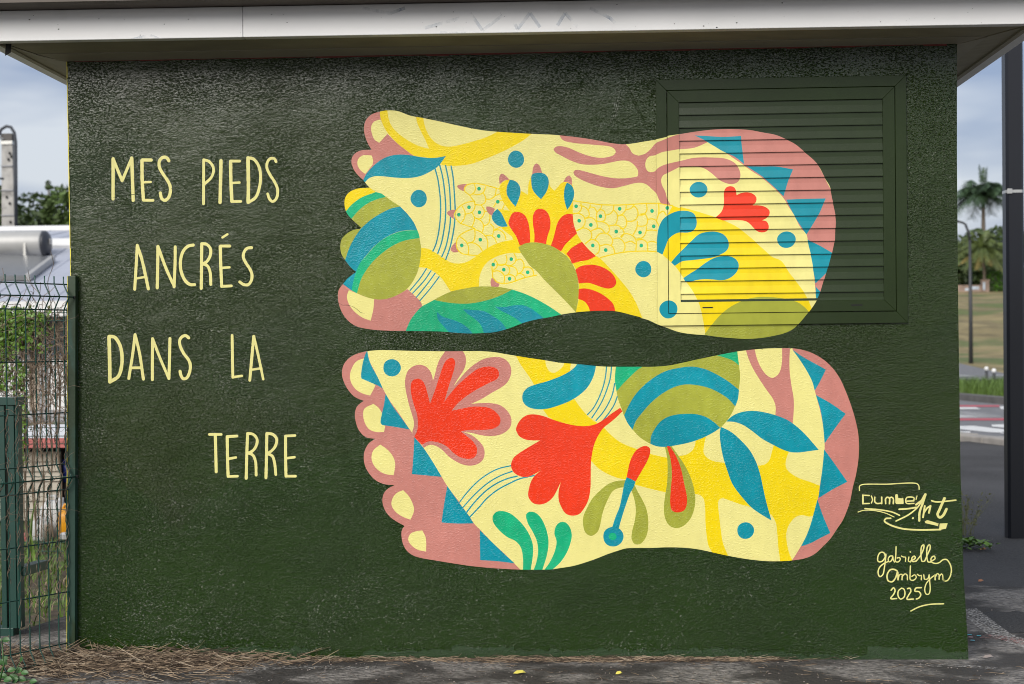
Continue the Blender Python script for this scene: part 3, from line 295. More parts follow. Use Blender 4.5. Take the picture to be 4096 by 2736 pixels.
SHAPES_B = [
 ("toe_band", "pink", 1, "1161.2,1226.1! 1168.2,1213.6 1177.3,1176.2 1195.6,1138.8 1226.1,1072.2 1256.7,1018.1 1289.4,972.3 1330.3,909.9 1348.7,884.9 1383.5,837 1420.2,780.9 1452.8,724.8 1475.2,687.4 1522.2,623 1522.1,622.5 1560.9,568.5 1579.2,539.5 1601.7,516.6 1650.9,464.7 1704.1,414.8 1755.2,362.1! 1761.2,344.3! 1463,337! 1255.6,387.5! 1113.1,678.7! 1047,907.9! 1050.4,1198.2!"),
 ("toenail", "cream", 2, "1160.8,1188.8! 1125.2,1174.7 1108.3,1150 1099.6,1119 1105.5,1089.9 1124,1064.9 1148.8,1050.1 1177.9,1041.6! 1188.5,1060.1 1199.1,1080.8! 1182.7,1101.6! 1145.4,1114.4! 1150,1155.8!"),
 ("toenail", "cream", 2, "1190,1009.6! 1210.6,993.7 1224.9,970.8! 1220.3,931.4! 1235.6,923! 1230.4,899.4! 1197.1,900.5 1172.2,911.1 1155.8,936.1 1149.9,965.2 1154.3,990"),
 ("toenail", "cream", 2, "1215.2,850.7! 1242.1,831.8 1262.6,806.8 1272.7,777.7 1271.2,757 1265.9,731.3! 1232.7,736.5 1203.7,753.3 1185.2,778.3 1180.5,803.2 1187.9,828.1"),
 ("toenail", "cream", 2, "1302.6,672.6! 1325.2,648.5 1339.4,619.4 1344.5,594.5 1330.4,558.1! 1299.3,569.8 1270.4,590.7 1256.2,617.8 1262.7,644.7 1279.6,663.2"),
 ("toenail", "cream", 2, "1375.6,515.6! 1387.8,490.6 1390.5,465.8 1389.3,433.8! 1356.1,441 1329.3,461.9 1320,480.6 1329.8,503.3 1352.8,512.8"),
 ("toe_triangle", "teal", 3, "1168.6,1217.7! 1158.8,1197.1 1147.9,1155.8 1143.3,1118.6 1144.5,1108.6! 1178.5,1093.4 1207.5,1080.7 1228.1,1068.1! 1207.8,1113.8 1185.4,1155.4 1173.3,1188.7"),
 ("toe_triangle", "teal", 3, "1238.3,1048.1! 1264.8,1001.5 1297.6,955.7 1331.1,908.2! 1288.8,916.4 1222.4,927.3! 1217.5,935.6 1222.8,968.7 1231.6,1005.9"),
 ("toe_triangle", "teal", 3, "1348.6,878.2! 1383.5,837 1420.2,780.9 1453.6,723.5! 1394.8,729.3 1337.5,735! 1343.6,802.1"),
 ("toe_triangle", "teal", 3, "1475.1,688.2! 1520,622.5 1556.8,572.7 1575.9,542! 1506.7,541.9 1450.7,546.3! 1461.9,618.7"),
 ("toe_triangle", "teal", 3, "1599.7,516.2! 1650.9,464.7 1695.9,421 1733.6,386.2! 1670.8,394.3 1599.7,399.5!"),
 ("dot", "teal", 3, "@1264.4,1148.9 34.2,34.2"),
 ("dot", "teal", 3, "@2623.8,509.4 32.1,32.5"),
 ("flower_outline", "pink", 4, "1340.6,899! 1348,930.4 1341.3,963.6 1331.3,996.8 1323.3,1030 1316.3,1067.3 1315,1100.4 1324.5,1133.4 1343.4,1151.8 1370.5,1159.8 1395.3,1153.4 1411.7,1136.7 1420.6,1115.9 1423.7,1097.3! 1432.3,1124.1 1441,1157.1 1451.6,1181.7 1466.3,1202.2 1476.9,1218.7! 1534.8,1218.1! 1549.1,1197.3 1553,1172.5 1546.5,1143.6 1531.7,1119 1514.9,1094.4 1503.1,1073.8! 1523.2,1098.4 1552.5,1131.2 1585.9,1159.7 1623.4,1180 1660.6,1186.6 1693.6,1183.4 1718.2,1164.6 1728.3,1137.7 1723.8,1108.9 1709.1,1084.3 1684.2,1066 1650.9,1047.7 1613.5,1025.3 1571.9,1006.3! 1609.2,1008.9 1646.4,1008.5 1683.5,1000 1712.1,977 1726.3,948 1723.9,919.1 1707.2,898.6 1678.1,884.4 1640.9,880.6 1603.7,885 1570.7,893.5 1541.7,896.6! 1570.6,885.2 1599.3,862.3 1617.7,837.4 1621.6,812.6 1615.1,789.9 1596.3,773.5 1569.3,766.2 1540.4,769.7 1507.4,784.4 1478.6,805.3 1454,830.3 1429.2,844.9 1408.5,848.4 1384.3,836.6! 1377.4,849.5! 1348.6,878.2!"),
 ("flower", "red", 5, "1347.8,879.9! 1359.3,901.3 1362.9,930.3 1360,967.6 1348,1004.9 1340,1038.1 1336.2,1067.1 1339.8,1091.9 1353.2,1104.2 1369.9,1105.2 1384.3,1095.6 1394.4,1074.8 1402.4,1045.8 1411.1,1008.5! 1427.3,1049.7 1444.5,1099.2 1461.6,1148.6 1474.3,1173.2 1488.9,1183.4 1503.4,1183.3 1510.7,1168.8 1507.1,1144 1498.5,1115.2 1485.7,1078.1 1477.1,1049.3 1466.4,1014.2! 1489.5,1045 1523,1081.9 1560.6,1114.6 1598.2,1141.1 1631.3,1149.8 1660.2,1147.5 1676.6,1136.2 1680.6,1117.6 1672.1,1101.1 1651.4,1091 1622.3,1076.9 1584.8,1056.6 1547.3,1032.1 1518.1,1007.6 1495,980.1! 1530.3,986.8 1571.8,994.7 1613.1,994.4 1646.1,987.9 1670.7,969.1 1683.8,948.4 1680.6,925.7 1661.9,911.4 1628.7,905.4 1591.5,904.9 1558.4,904.8 1529.3,899.2! 1549.9,883.3 1574.5,862.5 1590.8,837.6 1590.5,812.8 1577.9,796.3 1553,793.2 1524.1,800.8 1499.4,817.5 1478.9,838.4 1454.2,853 1429.4,860.3 1404.5,861.7 1377.4,848.6!"),
 ("fine_line", "teal", 2, "#3.7 1522.1,624.6 1549.4,659.6 1591.3,702.8 1633,733.5 1674.6,753.9 1723.4,765.2"),
 ("fine_line", "teal", 2, "#3.7 1534.3,603.8 1570,642.9 1611.8,682 1645.1,706.6 1682.6,727 1727.3,743.2"),
 ("fine_line", "teal", 2, "#4.1 1548.6,585.1 1582.2,626.3 1624,667.4 1665.7,696.1 1707.2,714.5 1746.6,724.5"),
 ("fine_line", "teal", 2, "#4.1 1560.8,566.4 1598.5,605.6 1627.9,638.5 1669.6,671.3 1715.3,695.8 1756.8,714.2 1820.9,728.2"),
 ("ribbon", "yellow", 1, "1741.3,1203.5! 1858.6,1181.8! 1864.4,1148.8 1876.6,1128.9 1893,1122.9 1913.6,1133.9 1930.3,1152.2 1936.6,1170.7! 1961.3,1168.4! 1954.7,1129.3 1952.3,1094.4! 1965.2,1030! 1993.6,988.6 2026.1,951.3 2059.5,927.1! 2042.1,905.9! 2005.1,906.2! 1951.8,918.9! 1906.6,931.7! 1869.8,952.6! 1849.5,981.6! 1852.4,984.1! 1816.3,1077.1 1792,1116.5 1763.5,1158"),
 ("pill", "teal", 3, "1993.3,1169.6! 2056.9,1169! 2052.5,1132 2039.8,1095.2 2019,1062.4 1989.9,1036 1952.7,1013.6 1911.4,997.5 1866,984.7 1828.9,983 1796,990.3 1775.5,1006.9 1769.6,1027.6 1773.9,1048.2 1790.6,1066.6 1821.6,1078.7 1858.8,1088.6 1900.1,1102.6 1937.3,1118.8 1970.4,1141.1"),
 ("fine_line", "teal", 1, "#3.7 2097,1150.1 2091.2,1102.9 2080.5,1061.9 2063.7,1020.9 2042.8,984.1 2021.3,960.4"),
 ("fine_line", "teal", 1, "#3.7 2116.2,1149.9 2109.6,1098.6 2096.9,1057.6 2080.1,1016.6 2059.2,979.8 2037.6,947.9"),
 ("fine_line", "teal", 1, "#3.7 2127.1,1080 2117.2,1036.9 2100.5,1000 2079.6,967.3 2053.9,937.5"),
 ("fine_line", "teal", 1, "#3.7 2136.8,1030.5 2125.1,999.8 2104.2,967.1 2078.5,935.2"),
 ("flower", "red", 3, "2147.5,986! 2155.6,972! 2128.7,946.3 2103.9,926 2083.2,909.7 2062.4,881 2045.6,844.1 2037,807.1 2032.6,774.2 2031.3,724.8 2029.6,675.3 2020.9,630.1 2006,600.8 1985.2,576.2 1956.3,570.2 1932.7,579 1916.5,603.9 1906.5,632.8 1906.8,665.8 1915.4,700.8! 1900.7,669.9 1883.9,641.2 1859,620.7 1830,613.8 1805.3,621 1789.1,645.8 1791.5,674.7 1802.1,707.7 1816.7,728.2 1838.8,746.6! 1814.7,732.4 1785.7,721 1756.9,724.5 1732.3,741.1 1723.4,766 1732.8,794.8 1757.8,815.3 1791,835.7 1836.7,862.2! 1807.8,862.4 1779,866.7 1754.4,881.3 1744.3,902.1 1743.5,904.1 1749.9,924.7 1766.7,947.2 1787.4,960.7 1816.3,963.3 1849.2,956.8 1894.4,940 1943.6,925.2 1984.7,917.4 2017.5,916.4 2050.5,923.1 2079.4,938.5 2112.4,962.9"),
 ("globe", "olive", 2, "2134.8,1160! 2128.2,1110.8 2131.8,1065.5 2139.6,1020.2 2153.6,979 2167.6,941.9 2193.8,902.6 2222.2,871.6 2260.9,845.8! 2394,870.3! 2532.2,906.1! 2557.7,934.6 2578.3,967.2 2590.8,999.9 2601.4,1048.9 2607.9,1098 2604.2,1147.1 2596.7,1212.7! 2339.5,1174.4!"),
 ("globe_band", "green", 3, "2134.8,1160! 2245.4,1158.9! 2235,1143.8! 2216.5,1132.5 2187.6,1106.1 2158.6,1077.6 2133.7,1049.1! 2128,1094.3"),
 ("globe_band", "green", 3, "2515,1185.7! 2543.7,1209.2! 2595.9,1212.7! 2604.2,1145.1! 2580,1163.8 2547.5,1176.4"),
 ("globe_band", "teal", 3, "2162.4,957.1! 2178.3,991.1 2203.2,1032 2236.3,1068.7 2277.5,1101.1 2322.7,1125.3 2371.9,1137.1 2425,1142 2473.8,1132 2514.4,1113.2 2559,1086.2 2603.4,1051! 2599.1,1016.2 2588.6,987.6! 2562.4,1016.5 2526,1041.4 2485.4,1060.2 2440.7,1070.9 2395.8,1073.4 2354.9,1063.5 2309.7,1039.3 2268.5,1006.8 2231.3,966 2206.4,933.3 2193.8,900.6! 2173.6,929.5"),
 ("globe_eye", "teal", 4, "2262.1,845.8! 2265.2,875.4 2279.8,904 2300.5,930.5 2329.3,948.8 2370.3,958.7 2435.6,959 2476.3,947.6 2504.6,928.9 2530.9,905.3! 2500.2,885.9 2459.2,865.7 2410.1,849.6 2361,839.7 2320.1,833.9 2287.4,836.2"),
 ("forked_stem", "pink", 2, "2631.6,1200.1! 2628.6,1224.6! 2661.1,1224.3! 2665,1203.8 2672.8,1171 2688.8,1134 2708.8,1107.3 2729,1096 2749.4,1104.8 2761.8,1125.2 2768.1,1161.9 2768.6,1223.2! 2799.9,1222.8! 2796.6,1165.7 2797.4,1116.6 2803.8,1063.4 2811.5,1014.3 2811.1,965.3 2806.7,918.3! 2772.3,920.6! 2741.3,952.8! 2742.3,986.3 2732.4,1015 2708.4,1050 2680.3,1093.2 2656.3,1134.4 2640.3,1171.3"),
 ("leaf", "teal", 3, "2552.8,929.7! 2577.4,950.8 2606,963.7 2646.7,969.9 2687.4,966.3 2740,952.8 2788.6,932.7 2824.9,905.9 2857,874.9 2885.1,842 2905.2,818.2! 2868.7,813.5 2828.1,808.5 2795.7,810.8 2763.3,822.4 2731,839.1 2690.6,861.9 2654.2,890.8 2617.8,915.7 2585.4,927.4"),
 ("leaf", "teal", 3, "2532.7,909! 2569.3,891.1 2605.6,860 2641.9,818.8 2665.9,773.6 2681.8,724.3 2693.5,666.9 2705.2,613.5 2723,547.8! 2688.6,568.5 2648.2,597.4 2607.8,642.8 2575.7,688.1 2555.7,741.5 2539.9,794.9 2530.2,852.4 2528.5,885.2"),
 ("body", "yellow", 1, "2082.9,911.3! 2107.3,884.4 2139.9,857.4 2176.6,838.6 2217.4,823.9 2262.3,807.1 2303.1,796.6 2325.6,792.3! 2372.7,798.1! 2401.3,804.1 2421.8,818.3 2432.2,836.7 2436.6,869.5! 2475.4,873.3! 2466.9,832.4 2466.6,807.7 2480.8,789.2 2507.1,776.7 2543.8,771.1! 2608.4,708.4! 2673.9,759.2! 2698.3,763.1 2716.8,779.4 2725.1,805.9 2735.6,842.7! 2792.2,813.6! 2779.7,776.9 2781.5,748.2 2799.6,727.6 2831.9,709 2871.1,695.3 2908.2,680.3! 2920.2,665.9! 2901.6,621! 2885.1,566.9! 2870,561.7 2838.9,567.7 2814.4,559.7 2789.9,531.1 2779.4,498.4 2781.2,461.5 2789,424.6 2802.9,389.7! 2800.8,379.5! 2752.1,379.6! 2754.2,391.9 2748.5,441.1 2744.9,494.5 2739.2,539.6 2725.2,566.3 2709,579.9! 2680.7,597.2! 2640.1,600.7! 2607.6,609.9 2567,624.5 2534.4,634.1 2522.2,626.8 2519.9,606.3 2523.7,565.2 2529.3,511.8 2537,462.5 2559,405! 2556.9,396.7! 2493.7,409.3! 2495.9,423.7 2481.9,450.4 2474.1,495.7 2470.4,545 2469.7,594.3 2463.1,635.4 2448.9,647.8 2428.5,651.6! 2363.2,656.5! 2318.2,658.8! 2281.5,667.2 2240.6,677.8 2201.8,688.7! 2183.6,711! 2161,709.5! 2134.4,715.4 2093.5,732.2 2060.9,753 2032.4,782! 2020.4,815! 2049.7,868.3!"),
 ("seed_pod", "olive", 3, "2317,837.6! 2342.4,837.4! 2368.6,800.2 2392.8,763.1 2412.8,721.9 2426.7,676.6 2432.4,627.3 2425.9,586.3 2411.3,553.5 2386.6,528.9 2359.9,520 2333.4,529.2 2317.3,554 2311.5,595.1 2316,640.3 2324.7,693.7 2327.3,751.2 2325.6,792.3"),
 ("seed", "red", 4, "2325.2,837.5! 2336.2,836.2! 2352.4,812.7 2368.4,779.7 2380.3,742.7 2390.1,693.3 2399.9,643.9 2399.6,611.1 2389.2,588.5 2360.5,580.5 2342.1,588.8 2336.3,615.5 2338.8,669 2343.4,726.5 2339.8,779.9"),
 ("matchstick_tip", "red", 4, "2169.3,717.3! 2175.7,748.1 2184.2,781 2200.9,813.7 2221.6,832.1 2246.2,838.1 2260.5,827.7 2260.3,809.2 2249.8,780.5 2229,743.6 2204,701! 2185.6,711"),
 ("matchstick", "teal", 4, "2169.3,717.3! 2185.6,711 2203.6,700.2! 2195.6,678 2183.1,657.5 2170.5,624.7 2157.8,587.7 2147.3,554.8 2136.6,517.8! 2132.5,513.7! 2111.2,522! 2124.8,563.1 2141.6,604.2 2152.3,653.6 2160.9,694.7"),
 ("stick_ring", "teal", 3, "@2115.8,488.2 39.1,38.7"),
 ("stick_centre", "green", 5, "@2113.4,489 15.2,14"),
 ("stem_petal", "olive", 2, "2164.7,706.2! 2160.7,679.1! 2138.2,676.3 2115.5,664.1 2100.9,641.5 2084.1,604.6 2073.5,571.6 2067,538.7 2054.4,505.8 2029.6,491.5 2009.2,503.9 2000,534.9 2001.6,567.9 2014.2,596.7 2035.1,633.7 2064.1,664.4 2097.3,691 2130.2,703.1"),
 ("stem_petal", "olive", 2, "2199,689.5! 2211.8,661.5 2229.9,628.5 2244,595.5 2251,554.3 2249.4,513.1 2238.8,480.3 2218.1,458.9 2197.6,459.8 2186.3,480.5 2189.9,513.4 2198.4,546.3 2203.7,587.4 2199.2,628.6 2188.1,665.7!"),
 ("sprout", "green", 2, "1649.9,568.1 1664.5,586.6 1689.4,589.4 1718.2,580.1 1746.9,557.2 1771.4,530.3 1791.7,497.1 1803.7,464 1805.4,426.8 1794.3,352.5! 1765.4,352.6! 1766,406.3 1758.2,447.7 1737.8,472.6 1704.9,489.2 1668,522.5 1651.7,547.4"),
 ("sprout", "green", 2, "1780.1,575.7 1792.6,585.9 1813.2,583.8 1833.7,567.1 1849.9,538.2 1861.9,500.9 1865.6,463.8 1859,418.4 1837.7,352.3! 1803.4,352.4! 1817.4,389.6 1824.9,435 1820.3,472.2 1804.2,509.5 1786,542.6"),
 ("sprout", "green", 2, "1895.1,529.7 1911.8,545.3 1932.3,543.9 1948.6,525.3 1955.8,496.4 1950.1,463.4 1935.3,426.3 1910.2,389.3 1868.6,352.2! 1841.8,352.3! 1869,389.4 1890.1,434.8 1896.6,471.9 1888.7,500.8"),
 ("heel_band", "pink", 2, "2807.2,1226.8! 2809,1202.3! 2839.1,1165.2 2867.1,1116 2886.9,1066.8 2896.7,1025.8 2910.5,972.6 2920.2,923.5 2925.9,874.4 2927.6,829.4 2923.1,776.3 2916.7,731.4 2908.2,680.3 2903.8,645.4 2898.8,626.9 2885.2,573.8 2869.7,524.4 2858.5,493.9 2835.9,451 2817.4,420.4 2797.6,389.7! 2808.9,371.2! 2906.2,379.8! 3076.6,550! 3111.3,807.7! 3033,1134.8! 2912.4,1217.6!"),
 ("heel_triangle", "teal", 3, "2808.2,1203.1! 2847.3,1175.4 2891.6,1150.4 2934.7,1125.5! 2911.3,1078.8 2891.6,1045.5! 2883,1079 2863,1120.1 2835.1,1165.3"),
 ("heel_triangle", "teal", 3, "2895.9,1028.7! 2951.1,996.8 3008.6,955.4! 2966.5,898.6 2927.7,842.9! 2922.1,911.2 2912.5,972.6"),
 ("heel_triangle", "teal", 3, "2925.5,820.1! 2965.5,763.8 3012.7,694.8! 2956.6,665.7 2902.9,632.5! 2910.2,686.4 2921,768.2"),
 ("heel_triangle", "teal", 3, "2898.8,626.9! 2919,566 2946.6,498.6! 2907,478.7 2869.2,459.1 2835.1,447.8! 2854.4,485.8 2869.7,524.4 2885.2,577.6"),
]
SCALES = [
 ("1574.3,1813.3 1553.9,1832.1 1560.3,1850.6 1585.1,1858.4 1618.2,1855.8 1659.3,1844.9 1688.1,1836.2|1574.3,1813.3 1588.9,1821.3 1597.3,1839.7 1591.3,1858.3|1584.7,1819.3 1605.3,1814.9 1626.1,1822.8 1636.6,1845.2|1626.1,1822.8 1636.2,1802 1633.9,1785.6 1617.3,1775.6 1592.5,1778|1634.1,1798 1654.7,1797.7 1671.3,1809.7 1677.8,1838.4|1671.3,1809.7 1692,1817.7|1574.3,1813.3 1588.6,1792.5 1592.6,1784.2|1592.7,1791.2 1559.6,1784.7 1530.4,1766.6 1515.7,1742.1 1521.7,1721.4 1538,1704.7|1544.9,1770.5 1555.1,1749.7 1552.7,1725.1 1538,1704.7|1592.7,1791.2 1594.5,1769.7 1584,1749.3 1554.9,1739.5|1617.3,1775.6 1629.5,1756.9 1627.2,1736.3 1612.6,1722.1 1592,1726.6|1583.9,1745.2 1592,1724.5 1587.6,1704 1581.3,1691.7|1538,1704.7 1562.7,1696.1 1591.6,1685.4|1592,1726.6 1616.6,1713.8 1626.8,1695.2 1622.4,1672.6|1629.4,1750.7 1645.9,1750.5|1624.7,1693.1 1645.4,1703.1 1651.9,1727.7 1650,1744.2|1653.7,1701 1665.9,1686.4 1661.5,1657.6|1670,1680.1 1690.7,1688.1|1591.6,1685.4 1554.2,1671.5 1529.2,1653.3 1520.7,1630.8 1524.6,1606 1540.9,1589.3 1569.8,1582.7 1598.7,1580.2|1533.4,1655.3 1557.9,1634.4 1568,1609.5 1565.7,1584.8|1591.6,1685.4 1593.3,1658.6 1586.9,1636 1566.1,1628.1|1591.5,1681.3 1616.2,1670.6 1636.6,1649.7 1642.6,1629.1 1640.3,1608.5|1568.2,1630.1 1590.9,1627.7 1611.4,1613 1621.6,1596.4|1634.6,1655.9 1653.2,1657.7 1669.6,1645.2 1675.6,1628.6|1665.8,1676.1 1686.4,1677.9 1706.9,1661.1 1712.9,1640.4|1708.1,1774.2 1699.6,1755.8|1666.8,1768.7 1683.5,1789 1704.1,1792.8",
  "1610.5,1838.2 1682.6,1786.9 1570.9,1767.2 1531.4,1739 1611.2,1746.9 1613.4,1641 1685,1654.4 1541.3,1620.2"),
 ("1670.8,1563.4 1658.1,1536.8 1659.1,1512.1 1659.8,1495.6|1659.8,1495.6 1676.1,1476.9 1700.8,1470.4 1729.7,1474.1 1783.5,1492 1830.9,1501.7|1668.7,1563.5 1678.9,1548.9 1674.6,1532.5 1660,1520.3|1712.2,1579.3 1716.1,1560.8 1709.8,1546.4 1693.2,1540.5 1676.8,1544.8|1743.2,1585.9 1751.3,1568.5 1747,1552.1 1730.4,1540 1713.9,1542.3|1749.1,1558.3 1767.7,1564.2 1777.9,1553.8 1781.8,1535.2 1771.3,1514.8 1754.8,1506.8|1726.2,1538 1746.8,1531.6 1755.7,1515 1753.9,1502.7|1680.9,1542.7 1705.7,1544.4 1724.1,1531.8 1726,1515.4 1717.6,1503.1|1659.1,1516.2 1680.7,1520.1 1701.2,1507.4 1705.9,1490.9 1702.8,1471.2|1705.2,1499.2 1725.9,1505.1 1746.4,1494.5 1748.3,1478|1750.6,1498.6 1763,1508.7 1779.4,1502.3 1784.3,1492|1777.7,1531.2 1800.4,1532.9 1814.7,1522.4 1818.6,1503.9",
  "1732.7,1564.3 1703.4,1524.3 1725.3,1488.6 1795.6,1512.8 1662.7,1544.2"),
 ("1974.1,1786.3 2028.2,1777.3 2081.4,1769.5 2146.9,1767.3 2204.2,1769.3 2261.5,1771.7 2302.3,1770.3 2339,1763.2 2355.3,1760.1|2075.3,1565.3 2112.3,1575.1 2161.6,1584.7 2210.7,1588.1 2251.6,1588.4 2292.4,1585|2003.6,1775.6 2005.4,1755.1 1995,1740.9 1973.6,1735|1999.4,1767.5 2019.8,1761 2034,1742.3 2033.8,1725.9 2019.4,1717.9|1973.6,1737.1 1995,1736.8 2013.3,1726.2 2019.3,1705.6 2010.9,1685.2 1986.1,1671.2|2039.6,1768.9 2036.2,1754.6 2032.1,1752.6|2038.3,1760.7 2054.7,1758.4 2064.8,1741.9|2064.4,1705 2062.6,1729.6 2066.8,1741.9 2081.3,1758 2083.5,1768.3|2064.8,1741.9 2077.1,1749.9 2091.4,1745.6 2097.4,1725 2093.1,1708.7 2076.7,1703.6|2130.6,1767.6 2126.2,1745.1 2113.8,1733 2097.4,1729.1|2130.4,1747.1 2142.5,1732.5 2143.1,1712 2133.9,1691.7 2113.4,1687.9|2177.6,1766.9 2175.4,1748.4 2163,1732.2 2146.5,1726.3|2179.5,1748.4 2200,1756.3 2206.2,1766.4|2206.2,1764.4 2220.4,1747.8 2222.2,1727.3 2211.8,1709 2191.3,1703.1 2177,1705.4|2144.5,1724.3 2162.9,1728.1 2175.1,1715.7 2179,1695.1 2170.6,1678.8 2154.2,1675.8|2255.3,1769.8 2257.2,1747.2 2244.7,1729 2224.3,1727.2|2232.5,1731.2 2248.8,1731 2258.9,1710.4 2254.6,1689.9 2236.1,1684.1 2221.8,1686.3|2019.4,1717.9 2044,1719.6 2060.3,1707.1 2066.2,1684.4 2060,1674.3|2064.4,1705 2089,1702.6 2109.3,1687.9 2111.2,1667.4 2104.9,1659.3|2113.4,1687.9 2142.1,1689.5 2162.4,1674.9 2168.4,1658.4 2158,1642.1|1990.2,1671.2 2010.8,1681.1 2031.3,1674.7 2043.5,1660.1 2041.2,1639.7 2022.6,1623.5|2041.5,1668.4 2064.1,1678.3 2080.5,1676 2094.7,1661.5|2057.6,1637.4 2072.1,1655.6 2096.7,1659.4 2117.1,1646.8 2125.1,1626.2 2118.8,1614|2220,1702.7 2217.7,1678.2 2203.1,1651.8|2156,1646.3 2170.4,1656.3 2194.9,1651.9 2211.2,1637.3 2215.1,1620.8 2212.8,1590.1|2254.5,1681.8 2252.3,1661.3 2239.8,1641 2217.3,1635.2|2260.9,1710.3 2277.3,1712.1 2293.5,1705.8|2302.3,1767 2302,1734.3 2293.5,1705.8|2293.2,1666.9 2272.8,1669.2 2254.4,1667.4|2018.5,1619.5 2043.2,1635.5 2063.7,1629.1 2073.7,1610.5 2069.4,1585.9 2059.1,1577.9|2075.8,1610.5 2100.4,1616.3 2124.9,1605.7 2132.1,1583|2125.2,1636.4 2145.7,1640.3 2166,1625.6 2172,1605 2165.7,1586.7|2174.2,1621.4 2194.7,1627.3 2211,1616.8|2219.3,1631 2239.7,1632.8 2256,1620.3 2259,1589.5|2260.1,1622.3 2276.5,1626.1 2292.7,1619.8|2301.9,1730.2 2318.4,1740.2 2330.5,1725.7|2355.2,1758.1 2353.1,1741.7 2342.8,1731.6|2293.5,1701.7 2303.5,1681.1",
  "1985,1764.8 2078.5,1725.3 2152.5,1752.5 1996.3,1708.8 2041.3,1692.2 2138.6,1665.4 2047.9,1612.9 2097.4,1594.6 2234.2,1610.3 2229.8,1660.4 2282.7,1683.4 2276.7,1742.4 2334.8,1752.2"),
]
